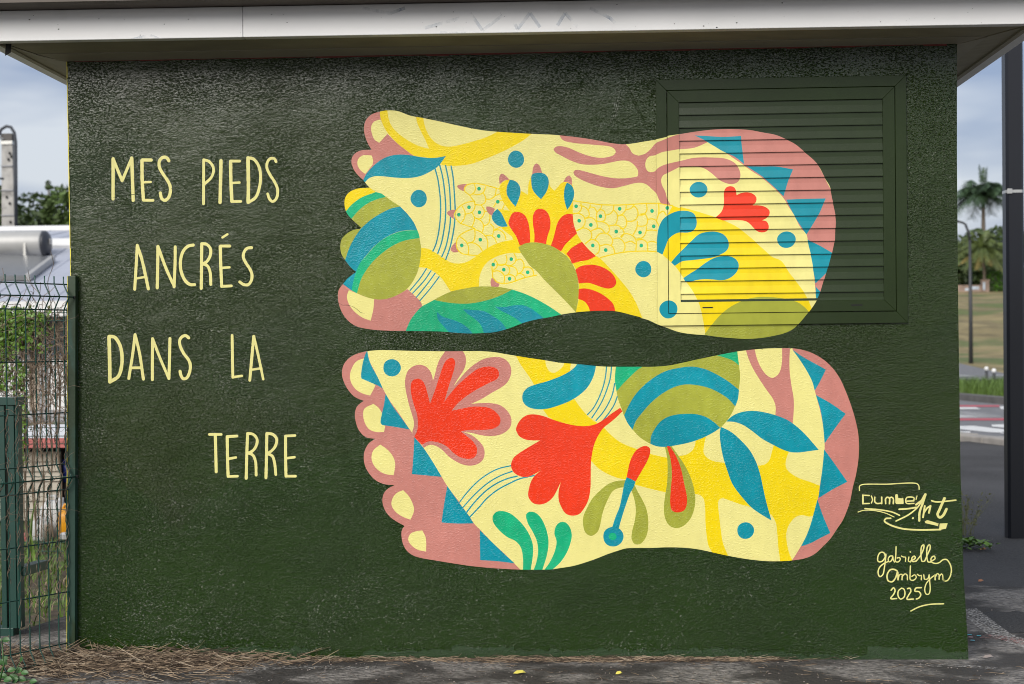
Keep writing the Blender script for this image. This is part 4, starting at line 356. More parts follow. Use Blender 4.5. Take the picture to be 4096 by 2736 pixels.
WORDS = [
 ("mes", ["13.0 177.5,1977.3 175,1820.8|11.5 177.5,1977.3 212,1890.9|11.5 212,1890.9 251.2,1979.1|13.0 251.2,1979.1 254.9,1813.8",
   "13.0 291.8,1969.6 291.6,1894.3 295.3,1815.1|12.2 292.6,1970.7 328.7,1970.1|9.2 296.2,1883.4 325.6,1884.5|10.7 295.2,1813.9 333.6,1812.6",
   "12.2 398.2,1965.9 389.4,1978.4 375.7,1979.8 361.9,1968.4 359.6,1945.3 371,1920.1 388.3,1894.7 401.6,1867.5 401.2,1838.6 391.2,1817.5 379.4,1811.9 367.7,1819.8 362.9,1841.1"]),
 ("pieds", ["10.7 535.7,1967.5 532.7,1796.1|10.7 535.7,1967.5 555.1,1961.4 570.5,1943.8 574.1,1924.5 564,1897.7 536.4,1873.1",
   "13.0 603.8,1963.3 602,1908.7 597.9,1800.1",
   "13.0 641.6,1960 641.8,1888.8 644.7,1804|10.7 641.6,1960.8 677.8,1960.2|9.9 645.6,1875.3 675.5,1876.7|10.7 644.6,1803.3 679.7,1803.5",
   "13.8 710.2,1972.3 710.5,1868.5 708.8,1799.2|11.5 710.2,1972.3 730.4,1968.2 749.5,1944.8 758.8,1906.2 754.3,1860.1 738.2,1818 708.8,1798.5",
   "10.7 820.3,1955.2 813.9,1966.8 800.3,1968.9 787.8,1957.6 783.6,1934.6 795.7,1905.6 812.8,1878.4 824.1,1851.3 823.8,1824.4 815.8,1807.2 804.1,1800.9 792.5,1811.4 785.8,1830.8"]),
 ("ancres", ["11.5 268.6,1637.8 263.7,1566.3 256.1,1465.9|12.2 268.6,1637.8 286.2,1581.5 310.2,1467.1|9.2 262.9,1508.3 297.1,1513.7",
   "12.2 350.4,1632.8 348.7,1565.2 345.5,1470.6|11.5 350.4,1632.8 381.7,1545.5 412.9,1475.5|11.5 418.8,1629.9 417.2,1564.3 412.1,1473.6",
   "12.2 490.4,1635.9 468.9,1631.2 449,1610.2 438.8,1571.7 442.1,1529.2 459.2,1494.3 476.7,1481.7 493.5,1481.5",
   "12.2 523.6,1640.1 521.9,1562.9 519.4,1466.5|11.5 523.6,1640.8 543.1,1637.9 557.7,1620.3 556.2,1593.3 542.3,1570.4 524.6,1561|11.5 524.6,1562.9 545.9,1553 555.4,1527.8 557.5,1481.4",
   "12.2 596.8,1629.4 597.5,1561.9 600.3,1473.2|10.7 596.9,1630.6 634.7,1630.1|9.9 600.4,1545.3 631.7,1547.2|10.7 600.3,1473.2 638.5,1474.7|9.2 605.9,1664 625.5,1676",
   "11.5 720.2,1622.7 702.7,1620.3 690.8,1606.9 686.7,1587.7 696.1,1564.5 711.4,1541.2 720.1,1518 716.6,1493 704.8,1478.8 687.3,1479.1 671.8,1489.7"]),
 ("dans", ["14.3 151.7,1281.2 152.7,1198.4 152.7,1104.8|13.4 151.7,1282.5 173.2,1279.7 192.3,1253.2 201.6,1214.9 199.7,1163.9 186.2,1125.8 153.6,1104.8",
   "11.7 255.2,1288.6 245.6,1218.7 227.9,1116.9|11.7 255.2,1288.6 271.4,1218.4 285.9,1114.2|10.1 234,1158.5 279.2,1158.9",
   "11.7 324.6,1272.2 322.7,1196.6 321.6,1111.7|10.9 324.6,1272.2 352.8,1196.3 387,1115.4|11.7 393.3,1272.3 390.6,1196 387,1115.4",
   "11.7 467.6,1273.6 456.9,1282.2 444.1,1280.2 431.9,1265.5 432.9,1244.3 447.5,1212.3 466.4,1186.7 472.6,1165.4 467.9,1135.8 456.9,1116.8 444,1114 435.6,1125.5 431.5,1143.8"]),
 ("la", ["10.9 638.9,1281.5 639.1,1193.4 639.8,1118.1|10.1 639.8,1118.1 675.4,1123.2",
   "11.7 724.3,1277.2 716.1,1201.1 706.4,1106|10.1 724.3,1277.2 738.5,1213.6 759.4,1109.7|9.2 716.3,1147 752.6,1152.1"]),
 ("terre", ["10.1 544.1,895.5 591.2,895.2|11.7 567.6,893.2 568.7,812.6 569.2,749",
   "11.7 614.6,886.5 614.6,812.3 616.1,730.8|10.9 614.6,886.5 653.2,888.3|10.1 617,799.5 647.8,804.4|10.1 616.1,730.4 653.3,731.4",
   "11.7 695.2,896.5 690.7,811.8 687.5,722.8|10.9 695.2,898.6 717.4,894.2 732.1,875 727.5,847.5 712.3,828.6 693,820.2|10.9 693,822.3 714.2,813.7 724.6,790.3 726.9,735.2",
   "11.7 770.8,895.9 768.5,811.2 765.3,724.4|10.9 770.8,898 794.3,893.6 809,876.5 804.4,849.1 789.2,830.1 769.8,817.6|10.9 769.9,819.7 791.1,808.9 799.3,785.6 804.3,736.8",
   "11.7 844.5,886 843.6,810.7 844.3,730.2|10.1 844.5,886.9 881.6,888.7|10.1 846.4,800.1 878.5,804.1|10.1 844.3,730.2 881.8,730"]),
 ("signature", ["5.0 3156.1,405.5 3148.7,422.6 3135.6,422.7 3126.1,405.6 3127.8,388.6 3141,388.5 3152.3,401.7 3157.3,416.9|5.0 3157.3,416.9 3154.1,386.6 3150.1,360 3144.3,337.3 3133,330.5 3126.8,344.9 3131.4,363.9 3146.5,379 3165.3,388.4",
   "4.6 3182.3,409.2 3172.9,409.2 3165.4,397.9 3169,386.5 3178.4,392.2 3183.4,407.3 3184.1,395.9 3189.6,386.4",
   "4.6 3195.7,445.2 3194.7,416.7 3193.8,388.3 3202.7,386.4 3211,395.8 3208.5,403.4 3199.1,401.6",
   "4.2 3216,409.1 3223.5,405.3 3230.9,405.2 3230.8,388.2",
   "4.6 3244,405.2 3242.1,390 3249.5,386.2|5.0 3249,424.9 3250.2,424.5",
   "5.4 3251.4,390 3268.3,401.3 3264.6,408.9 3255.2,401.4 3257,388.1 3272,389.9",
   "5.0 3272,389.9 3289,412.6 3300.4,439.1 3300.5,452.3 3292.9,446.7 3289.7,416.4 3294.4,387.9 3303.7,389.8",
   "5.0 3303.7,389.8 3315.1,416.3 3324.6,439 3322.9,452.2 3315.4,446.6 3311.4,416.3 3316.8,386 3326.1,385.9",
   "5.0 3326.2,387.8 3343,399.1 3339.4,408.6 3328.1,401.1 3329.9,385.9 3344.8,380.2 3359.7,383.9 3371,393.4 3385.9,395.2 3398.9,378.1 3404.3,355.4 3398.6,328.9 3387.3,313.8 3376.1,313.8 3370.5,321.4"]),
 ("signature", ["5.7 3198.7,352.3 3187.6,358 3172.6,356.1 3161.2,337.2 3164.8,314.4 3179.7,310.6 3192.9,325.7 3200.6,348.5 3202.2,318.1",
   "4.6 3202.2,318.1 3208,337.1 3217.4,338.9 3217.2,318.1|4.6 3217.3,329.5 3228.6,340.8 3236.1,337 3237.8,318",
   "4.6 3249.4,371.1 3248.1,340.7 3249,318 3260.2,316.1 3271.5,327.4 3266,336.9 3254.7,331.2",
   "4.6 3275.4,338.7 3284.7,333 3290.3,334.9 3290.2,317.9",
   "4.6 3299.6,336.8 3303.3,319.7 3314.5,321.6 3320.2,336.7|4.6 3320.2,336.7 3321.9,310.2 3323.5,279.9 3317.8,262.8 3308.5,262.8 3303,278 3308.7,302.6 3323.8,321.5 3337,332.9",
   "5.0 3342.6,336.6 3342.5,317.7|4.6 3342.5,327.2 3352,342.3 3357.5,336.6 3357.4,319.5|4.6 3357.5,329 3366.9,340.3 3370.6,336.5 3372.4,321.4 3377.9,313.8"]),
 ("year", ["5.4 3175.7,278.4 3185.2,287.8 3190.7,278.3 3186.9,265.1 3173.6,246.1 3196.1,246.1",
   "5.0 3215.1,285.8 3203.8,276.4 3201.8,257.4 3211.1,244.1 3224.2,251.7 3228.1,270.6 3222.6,283.9 3215.1,285.8",
   "5.4 3237.6,283.9 3246.9,285.8 3250.6,274.4 3243,261.1 3235.4,244.1 3259.7,244",
   "5.4 3289.9,287.5 3269.4,285.7 3265.5,274.3 3280.5,272.4 3287.9,261 3280.3,247.8 3270.9,244"]),
 ("logo", ["6.9 3071.6,643 3071.4,610.7|5.0 3071.6,643 3096,641.7|5.0 3103.5,639.4 3107.9,625.7 3103.3,613.2|5.0 3071.4,610.7 3095.8,611.3",
   "5.7 3116.5,635.1 3116.4,618.1 3123.9,611.2 3140.7,612.2|5.7 3142.8,635 3142.6,610.3",
   "5.7 3157.6,610.3 3157.7,630 3163.4,634.8 3171.9,631 3171.8,610.2|5.7 3171.9,631 3180.2,634.8 3186.5,629 3186.4,610.1",
   "11.5 3199,641.1 3200.6,613.8|13.0 3204.5,625.1 3217.5,623.2|11.5 3200.6,613.8 3219.4,614.5|6.9 3221.3,628.8 3222.3,611.8",
   "5.0 3234.3,619.3 3264.3,620.3|5.0 3264.3,620.3 3264.4,632.4 3238.2,633.3 3233.6,625 3236.2,611.7 3264.2,610.4",
   "3.8 3276.4,639.1 3272.5,625.5",
   "7.6 3307.4,645.4 3292.3,620.9 3272.4,605.8|8.4 3308.5,645.4 3297.1,609.5 3285.6,575.5 3284.3,544.4|5.7 3294.1,617.1 3275.3,592.6 3245.2,568.1 3196.4,543.3|6.5 3208.7,588.4 3245.4,590.8 3273.4,595.2",
   "7.3 3305.2,600 3298.6,557.2|6.5 3300.5,571.6 3314.5,592.4 3326.9,601|7.3 3326.9,601 3321.1,574.5",
   "9.9 3380.1,629.8 3361.1,586.4 3353.5,567.6 3360.9,556.2 3374,563.7 3387.3,588.2|5.7 3331.5,620.7 3346.4,616 3422.9,622"]),
]
LOGO_MARKS = [
 ("logo_bracket", "4.2 3058.6,660.9 3058.8,677.2 3066.3,682.8 3163.7,684.9 3275.9,686.1 3283.4,677.7 3284.4,664.4"),
 ("logo_swoosh", "5.4 3078.7,591.7 3133,586.9 3181.7,577.9 3209.6,565.3"),
 ("logo_swoosh", "3.4 3052.4,578.6 3073.1,584.9 3114.3,583.9 3155.4,574.3 3189,558.9"),
 ("logo_brush", "6.5 3175.9,554.1 3157.1,552.6 3152.2,543.9 3170.1,530.6 3214.9,515.2 3274.7,509.3 3364.3,510"),
 ("logo_brush", "%3304.8,541.3! 3314.2,546.6! 3357,533.5! 3354.7,523.3! 3307.4,534.9!"),
 ("logo_brush", "%3361.5,533.1! 3391.4,534.1! 3384.5,512.9! 3357.6,508.5!"),
 ("logo_dot", "6.9 3259.3,553.6 3260.8,554.4"),
 ("underline", "5.0 3250,198.5 3280.1,213.6 3317.5,223 3373.6,225.9"),
]
# ---------------------------------------------------------------- outlines on the wall (millimetres along x and z)
def parse(s):
    out = []
    for t in s.split():
        c = t.endswith('!'); a, b = t.rstrip('!').split(','); out.append((float(a), float(b), c))
    return out
def spline(pts, closed=True, step=7.0):
    """Centripetal Catmull-Rom through the points, broken at corners."""
    P_ = [np.array(p[:2]) for p in pts]; C_ = [p[2] for p in pts]; n = len(P_); res = []
    for i in range(n if closed else n-1):
        p1, p2 = P_[i], P_[(i+1) % n]; c1, c2 = C_[i], C_[(i+1) % n]
        if not closed: c1 = c1 or i == 0; c2 = c2 or i == n-2
        p0 = 2*p1 - p2 if c1 else P_[i-1]; p3 = 2*p2 - p1 if c2 else P_[(i+2) % n]
        t0 = 0; t1 = t0 + max(np.linalg.norm(p1-p0), 1e-3)**.5; t2 = t1 + max(np.linalg.norm(p2-p1), 1e-3)**.5; t3 = t2 + max(np.linalg.norm(p3-p2), 1e-3)**.5
        k = max(1, int(np.linalg.norm(p2-p1)/step))
        if c1 and c2: k = 1
        for j in range(k):
            t = t1 + (t2-t1)*j/k
            A1 = (t1-t)/(t1-t0)*p0 + (t-t0)/(t1-t0)*p1; A2 = (t2-t)/(t2-t1)*p1 + (t-t1)/(t2-t1)*p2; A3 = (t3-t)/(t3-t2)*p2 + (t-t2)/(t3-t2)*p3
            B1 = (t2-t)/(t2-t0)*A1 + (t-t0)/(t2-t0)*A2; B2 = (t3-t)/(t3-t1)*A2 + (t-t1)/(t3-t1)*A3
            res.append((t2-t)/(t2-t1)*B1 + (t-t1)/(t2-t1)*B2)
    if not closed: res.append(P_[-1])
    return np.array(res)
def stroke(pts, width, rnd, step=5.0):
    """A brush stroke of slightly uneven width with round ends."""
    c = spline(pts, False, step); r = width/2; n = len(c)
    d = np.gradient(c, axis=0); d /= np.maximum(np.linalg.norm(d, axis=1), 1e-6)[:, None]; nn = np.stack([-d[:, 1], d[:, 0]], 1)
    wv = r*(1 + np.array([rnd.uniform(-.07, .07) for _ in range(n)]))[:, None]
    a0 = math.atan2(nn[0, 1], nn[0, 0]); a1 = math.atan2(-nn[-1, 1], -nn[-1, 0])
    cap0 = [c[0] + r*np.array([math.cos(a0+math.pi*(1-k/5)), math.sin(a0+math.pi*(1-k/5))]) for k in range(1, 5)]
    cap1 = [c[-1] + r*np.array([math.cos(a1+math.pi*(1-k/5)), math.sin(a1+math.pi*(1-k/5))]) for k in range(1, 5)]
    return np.array(list(c + nn*wv) + cap1 + list((c - nn*wv)[::-1]) + cap0)
def disc(x, z, rx, rz, rnd):
    ph = rnd.uniform(0, 6)
    return np.array([(x + rx*(1+.02*math.sin(3*t+ph))*math.cos(t), z + rz*(1+.02*math.sin(2*t+ph))*math.sin(t)) for t in np.linspace(0, 2*math.pi, 41)[:-1]])
rnd = random.Random(5)
def outline(s):
    if s[0] == '@':
        a, b = s[1:].split(); x, z = map(float, a.split(',')); rx, rz = map(float, b.split(',')); return disc(x, z, rx, rz, rnd)
    if s[0] == '#':
        wd, rest = s[1:].split(' ', 1); return stroke(parse(rest), float(wd)*1.3, rnd)
    return spline(parse(s))
def inside(poly, Q):
    """Non-zero winding test of many points."""
    res = np.zeros(len(Q), int); lo = poly.min(0); hi = poly.max(0)
    idx = np.nonzero((Q[:, 0] >= lo[0]) & (Q[:, 0] <= hi[0]) & (Q[:, 1] >= lo[1]) & (Q[:, 1] <= hi[1]))[0]
    if len(idx) == 0: return res.astype(bool)
    q = Q[idx]; a = poly; b = np.roll(poly, -1, 0); wn = np.zeros(len(q), int)
    for (x0, z0), (x1, z1) in zip(a, b):
        s = (x1-x0)*(q[:, 1]-z0) - (q[:, 0]-x0)*(z1-z0)
        wn += ((z0 <= q[:, 1]) & (z1 > q[:, 1]) & (s > 0)).astype(int) - ((z0 > q[:, 1]) & (z1 <= q[:, 1]) & (s < 0)).astype(int)
    res[idx] = wn != 0
    return res.astype(bool)
def arrange(polys, segs=()):
    V = []; E = []
    for p in polys:
        b = len(V); n = len(p); V += [Vector((float(x), float(z))) for x, z in p]; E += [(b+i, b+(i+1) % n) for i in range(n)]
    for a, b in segs:
        k = len(V); V += [Vector(a), Vector(b)]; E.append((k, k+1))
    vo, eo, fo = delaunay_2d_cdt(V, E, [], 0, 1e-3)[:3]
    vo = np.array([(v.x, v.y) for v in vo]); fo = np.array([f for f in fo if len(f) == 3])
    return vo, fo, vo[fo].mean(1)
def flat(name, vo, tris, yfun, material, parent):
    used = np.unique(tris); mp_ = {u: i for i, u in enumerate(used)}
    x = vo[used]
    t = [tuple(mp_[k] for k in f) for f in tris]
    me = bpy.data.meshes.new(name)
    vv = [(a/1000, yfun(a, b)/1000, b/1000) for a, b in x]
    # face the viewer (-y)
    tt = []
    for f in t:
        (x0, z0), (x1, z1), (x2, z2) = (x[k] for k in f)
        tt.append(f if (x1-x0)*(z2-z0)-(z1-z0)*(x2-x0) > 0 else f[::-1])
    me.from_pydata(vv, [], tt); me.materials.append(material); me.update()
    o = bpy.data.objects.new(name, me); COL.objects.link(o)
    if parent is not None: o.parent = parent
    return o

# ================================================================ THE KIOSK
kiosk = empty('painted_kiosk', 'dark green rendered kiosk with two colourful feet painted under its white eaves', 'kiosk')
WL, WR = 0.0, 3.437
bm = MB()
Lp = [(.008, -.04), (.004, 1.0), (.001, 1.7), (-.002, 2.362)]; Rp = [(3.469, -.04), (3.462, .12), (3.450, .335), (3.4415, .72), (3.4365, 1.43), (3.436, 1.91), (3.439, 2.362)]
ring = Lp[::-1] + Rp      # left side down, right side up
front = [(x, 0.0, z) for x, z in ring]; back = [(x, 2.7, z) for x, z in ring]
n = len(ring); bm.v = front + back; bm.f = [tuple(range(n))] + [tuple(range(n, 2*n))[::-1]]; bm.m = [0, 0]
for i in range(n):
    j = (i+1) % n; bm.f.append((i, i+n, j+n, j)); bm.m.append(1)
wall = bm.build('wall', [P['dark'], M['sidewall']], kiosk)
# ragged yellow undercoat showing along the left arris
e = MB(); r_ = random.Random(2); zz = 0.0
while zz < 2.35:
    z2 = min(zz + r_.uniform(.012, .05), 2.36); x = np.interp(zz, [q[1] for q in Lp], [q[0] for q in Lp]); wd = r_.uniform(.0008, .0030)
    e.quad((x-.001, -.0007, zz), (x+wd, -.0007, zz), (x+r_.uniform(.0008, .0028), -.0007, z2), (x-.001, -.0007, z2)); zz = z2
e.build('paint_edge', M['sideyellow'], kiosk)

# --- eaves: fascia, soffit boards, roof edge
EX0, EX1, EY = -.245, 3.709, -.26
def zf(x): return 2.3925 - (x - EX0) * (.0139/3.954)      # fascia foot drops a little to the right
FT = .114; BY = 2.96
XJ = at(971, 90, EY).x
for xa, xb in ((EX0, XJ-.0007), (XJ+.0007, EX1)):
    f = MB(); f.hexa([(xa,EY,zf(xa)),(xb,EY,zf(xb)),(xb,EY+.045,zf(xb)),(xa,EY+.045,zf(xa)),(xa,EY,zf(xa)+FT),(xb,EY,zf(xb)+FT),(xb,EY+.045,zf(xb)+FT),(xa,EY+.045,zf(xa)+FT)])
    bevel(f.build('fascia_board', M['fascia'], kiosk), .0025)
f = MB(); r_ = random.Random(9)
for _ in range(46):
    x, z, k = r_.uniform(-.15, 3.6), r_.uniform(.006, .10), r_.choice((.0008, .0012, .0018, .0026)); z += zf(x); f.quad(*[(x+k*1.4*math.cos(t), EY-.0004, z+k*.8*math.sin(t)) for t in (0, 1.05, 2.1, 3.14, 4.2, 5.2)])
f.build('dirt_specks', M['gapdark'], kiosk)['kind'] = 'stuff'
ghost = bpy.data.materials.new('scrubbed_tag'); ghost.use_nodes = True
gn = ghost.node_tree.nodes; gl = ghost.node_tree.links; gb = gn['Principled BSDF']; gb.inputs['Base Color'].default_value = (.42, .50, .60, 1); gb.inputs['Roughness'].default_value = .5
gg = gn.new('ShaderNodeNewGeometry'); gz = gn.new('ShaderNodeTexNoise'); gz.inputs['Scale'].default_value = 22; gz.inputs['Detail'].default_value = 5; gr_ = gn.new('ShaderNodeMapRange'); gr_.inputs['From Min'].default_value = .42; gr_.inputs['From Max'].default_value = .7; gr_.inputs['To Max'].default_value = .40
gl.new(gg.outputs['Position'], gz.inputs['Vector']); gl.new(gz.outputs['Fac'], gr_.inputs['Value']); gl.new(gr_.outputs[0], gb.inputs['Alpha'])
f = MB(); r_ = random.Random(10)
for pts in ([(1450, 40), (1560, 62), (1620, 40)], [(1700, 120), (1840, 80), (1850, 130)], [(1880, 60), (1930, 130), (2010, 70)], [(2040, 60), (2070, 125), (2120, 60), (2160, 118)], [(2230, 110), (2260, 60), (2310, 115)], [(2360, 40), (2440, 80), (2480, 120)], [(1760, 140), (1900, 142)], [(520, 175), (600, 150), (640, 172)]):
    P_ = [at(px, py-8, EY) for px, py in pts]
    for p, q in zip(P_[:-1], P_[1:]): d = (q-p).normalized(); nn = Vector((-d.z, 0, d.x))*.006; f.quad(*[(v.x, EY-.0007, max(v.z, zf(v.x)+.002)) for v in (p-nn, q-nn, q+nn, p+nn)])
f.build('scrubbed_tag', ghost, kiosk)['kind'] = 'stuff'
for sgn, x0 in ((1, EX0), (-1, EX1)):
    x1 = x0 + sgn*.045; a, b = min(x0, x1), max(x0, x1); f = MB(); z = zf(x0)
    f.box((a, EY+.0475, z), (b, BY, z+FT)); bevel(f.build('fascia_board', M['fascia'], kiosk), .003)
# soffit: three boards meeting in open mitres
def soff(name, P4, mtl, th=.012):
    s = MB(); s.hexa([*P4, *[(p[0], p[1], p[2]+th) for p in P4]]); return s.build(name, mtl, kiosk)
ix0, ix1, iy = EX0+.047, EX1-.047, EY+.047
def sz(d, x): # soffit height: d = 0 at the fascia, 1 at the wall
    return (zf(x)+.009)*(1-d) + 2.3605*d
g_ = .003
soff('soffit_board', [(ix0+g_*2, iy, sz(0, ix0)), (ix1-g_*2, iy, sz(0, ix1)), (WR+.090, -.088, sz(.6, WR)), (WL-.090, -.088, sz(.6, WL))], M['soffit'])
soff('soffit_board', [(WL-.086, -.084, sz(.6, WL)-.002), (WR+.086, -.084, sz(.6, WR)-.002), (WR+.012, -.0015, 2.3605), (WL-.012, -.0015, 2.3605)], M['trim'])
for sgn, ex, wx in ((1, ix0, WL), (-1, ix1, WR)):
    mid = wx - sgn*.095
    soff('soffit_board', [(ex, iy+g_*3, sz(0, ex)-.001), (mid-sgn*.002, -.084+g_*2, sz(.6, ex)-.001), (mid-sgn*.002, 2.7, sz(.6, ex)), (ex, 2.7, sz(0, ex))][::sgn], M['soffit'])
    soff('soffit_board', [(mid+sgn*.002, -.078, sz(.6, ex)-.004), (wx-sgn*.003, .004, 2.359), (wx-sgn*.003, 2.7, 2.359), (mid+sgn*.002, 2.7, sz(.6, ex)-.004)][::sgn], M['trim'])
    s = MB(); s.hexa([(ex+sgn*.001,iy+.03,sz(0,ex)-.012),(ex+sgn*.022,iy+.05,sz(0,ex)-.012),(ex+sgn*.022,2.7,sz(0,ex)-.012),(ex+sgn*.001,2.7,sz(0,ex)-.012),(ex+sgn*.001,iy+.03,sz(0,ex)-.002),(ex+sgn*.022,iy+.05,sz(0,ex)-.002),(ex+sgn*.022,2.7,sz(0,ex)-.002),(ex+sgn*.001,2.7,sz(0,ex)-.002)])
    s.build('soffit_bead', M['trim'], kiosk)
d_ = MB(); d_.box((EX0+.05, EY+.05, 2.42), (EX1-.05, 2.7, 2.43)); d_.build('eaves_void', M['gapdark'], kiosk)
l_ = MB(); xs = np.linspace(.03, 3.40, 40); r_ = random.Random(4)
for a, b in zip(xs[:-1], xs[1:]):
    hh = r_.uniform(.002, .006)*(1.0 if a > .9 else .6); l_.quad((a, -.0012, 2.3603-hh), (b, -.0012, 2.3603-hh*r_.uniform(.7, 1.2)), (b, -.0012, 2.3603), (a, -.0012, 2.3603))
l_.build('red_paint_line', M['redpaint'], kiosk)
rf = MB(); z0 = zf(0)+FT
rf.hexa([(EX0-.06,EY-.125,zf(EX0)+FT+.002),(EX1+.06,EY-.125,zf(EX1)+FT+.002),(EX1+.06,BY+.06,zf(EX1)+FT+.002),(EX0-.06,BY+.06,zf(EX0)+FT+.002),(EX0-.06,EY-.125,zf(EX0)+FT+.07),(EX1+.06,EY-.125,zf(EX1)+FT+.07),(EX1+.06,BY+.06,zf(EX1)+FT+.07),(EX0-.06,BY+.06,zf(EX0)+FT+.07)])
rf.build('roof', M['roofunder'], kiosk)
# little bent clip hanging from the left corner of the eaves
c_ = MB(); p = at(36, 190, EY+.07); q = at(31, 224, EY+.07)
c_.hexa([(p.x-.012,EY+.06,q.z),(p.x+.009,EY+.06,q.z+.012),(p.x+.009,EY+.064,q.z+.012),(p.x-.012,EY+.064,q.z),(p.x-.009,EY+.06,p.z+.012),(p.x+.012,EY+.06,p.z+.012),(p.x+.012,EY+.064,p.z+.012),(p.x-.009,EY+.064,p.z+.012)])
c_.build('bent_clip', M['gapdark'], kiosk)

# --- louvred vent (all in mm, wall plane): outer frame, inner frame, sixteen slats
VX0, VX1, VZ0, VZ1 = 2295.0, 3245.5, 1301.0, 2244.0
GX0, GX1, GZ0, GZ1 = 2336.5, 3201.5, 1346.5, 2202.0
OX0, OX1, OZ0, OZ1 = 2382.5, 3155.0, 1390.0, 2155.0
LINE0, PITCH_S, NS = 2106.3, 48.92, 16
vent = empty('louvre_vent', parent=kiosk)
def frame(name, x0, x1, z0, z1, X0, X1, Z0, Z1, yf, yb=0.0):
    """four mitred bars between an outer and an inner rectangle"""
    o = [(x0,z0),(x1,z0),(x1,z1),(x0,z1)]; i = [(X0,Z0),(X1,Z0),(X1,Z1),(X0,Z1)]
    for k in range(4):
        j = (k+1) % 4; a, b, c2, d2 = o[k], o[j], i[j], i[k]; s = MB()
        # leave half a millimetre in each mitre
        s.hexa([(q[0]/1000, yb/1000, q[1]/1000) for q in (a, b, c2, d2)] + [(q[0]/1000, yf/1000, q[1]/1000) for q in (a, b, c2, d2)])
        bevel(s.build(name, PV['dark'], vent), .0012, 1)
FY, IY_ = -9.0, -13.0
frame('outer_frame_bar', VX0, VX1, VZ0, VZ1, GX0-1.2, GX1+1.2, GZ0-1.2, GZ1+1.2, FY)
frame('inner_frame_bar', GX0+1.2, GX1-1.2, GZ0+1.2, GZ1-1.2, OX0, OX1, OZ0, OZ1, IY_, -1.0)
slats = []
def slat_z(k): return (OZ1 if k == 0 else LINE0-(k-1)*PITCH_S, max(LINE0-k*PITCH_S, OZ0))
# facets of one slat, from the top: (share of height, y)
PROF = [(0.0, -6.0), (.42, -7.2), (.95, -12.2), (1.0, -12.2)]
def prof(k):
    zt, zb = LINE0-(k-1)*PITCH_S, LINE0-k*PITCH_S
    return [(zt-(zt-zb)*s, y) for s, y in PROF]
for k in range(NS):
    pr = prof(k); zt, zb = slat_z(k); s = MB()
    front_ = [(max(min(z, OZ1-.3), OZ0+.3), y) for z, y in pr]
    ring2 = front_ + [(front_[-1][0], -1.5), (front_[0][0], -1.5)]
    nn_ = len(ring2); s.v = [(OX0/1000+.0005, y/1000, z/1000) for z, y in ring2] + [(OX1/1000-.0005, y/1000, z/1000) for z, y in ring2]
    s.f = [tuple(range(nn_))[::-1], tuple(range(nn_, 2*nn_))] + [(i, (i+1) % nn_, (i+1) % nn_ + nn_, i+nn_) for i in range(nn_)]; s.m = [0]*len(s.f)
    slats.append(s)
def slat_y(x, z):
    for k in range(NS):
        pr = prof(k)
        if pr[-1][0]-1e-6 <= z <= pr[0][0]+1e-6:
            return float(np.interp(-z, [-q[0] for q in pr], [q[1] for q in pr]))
    return -3.0

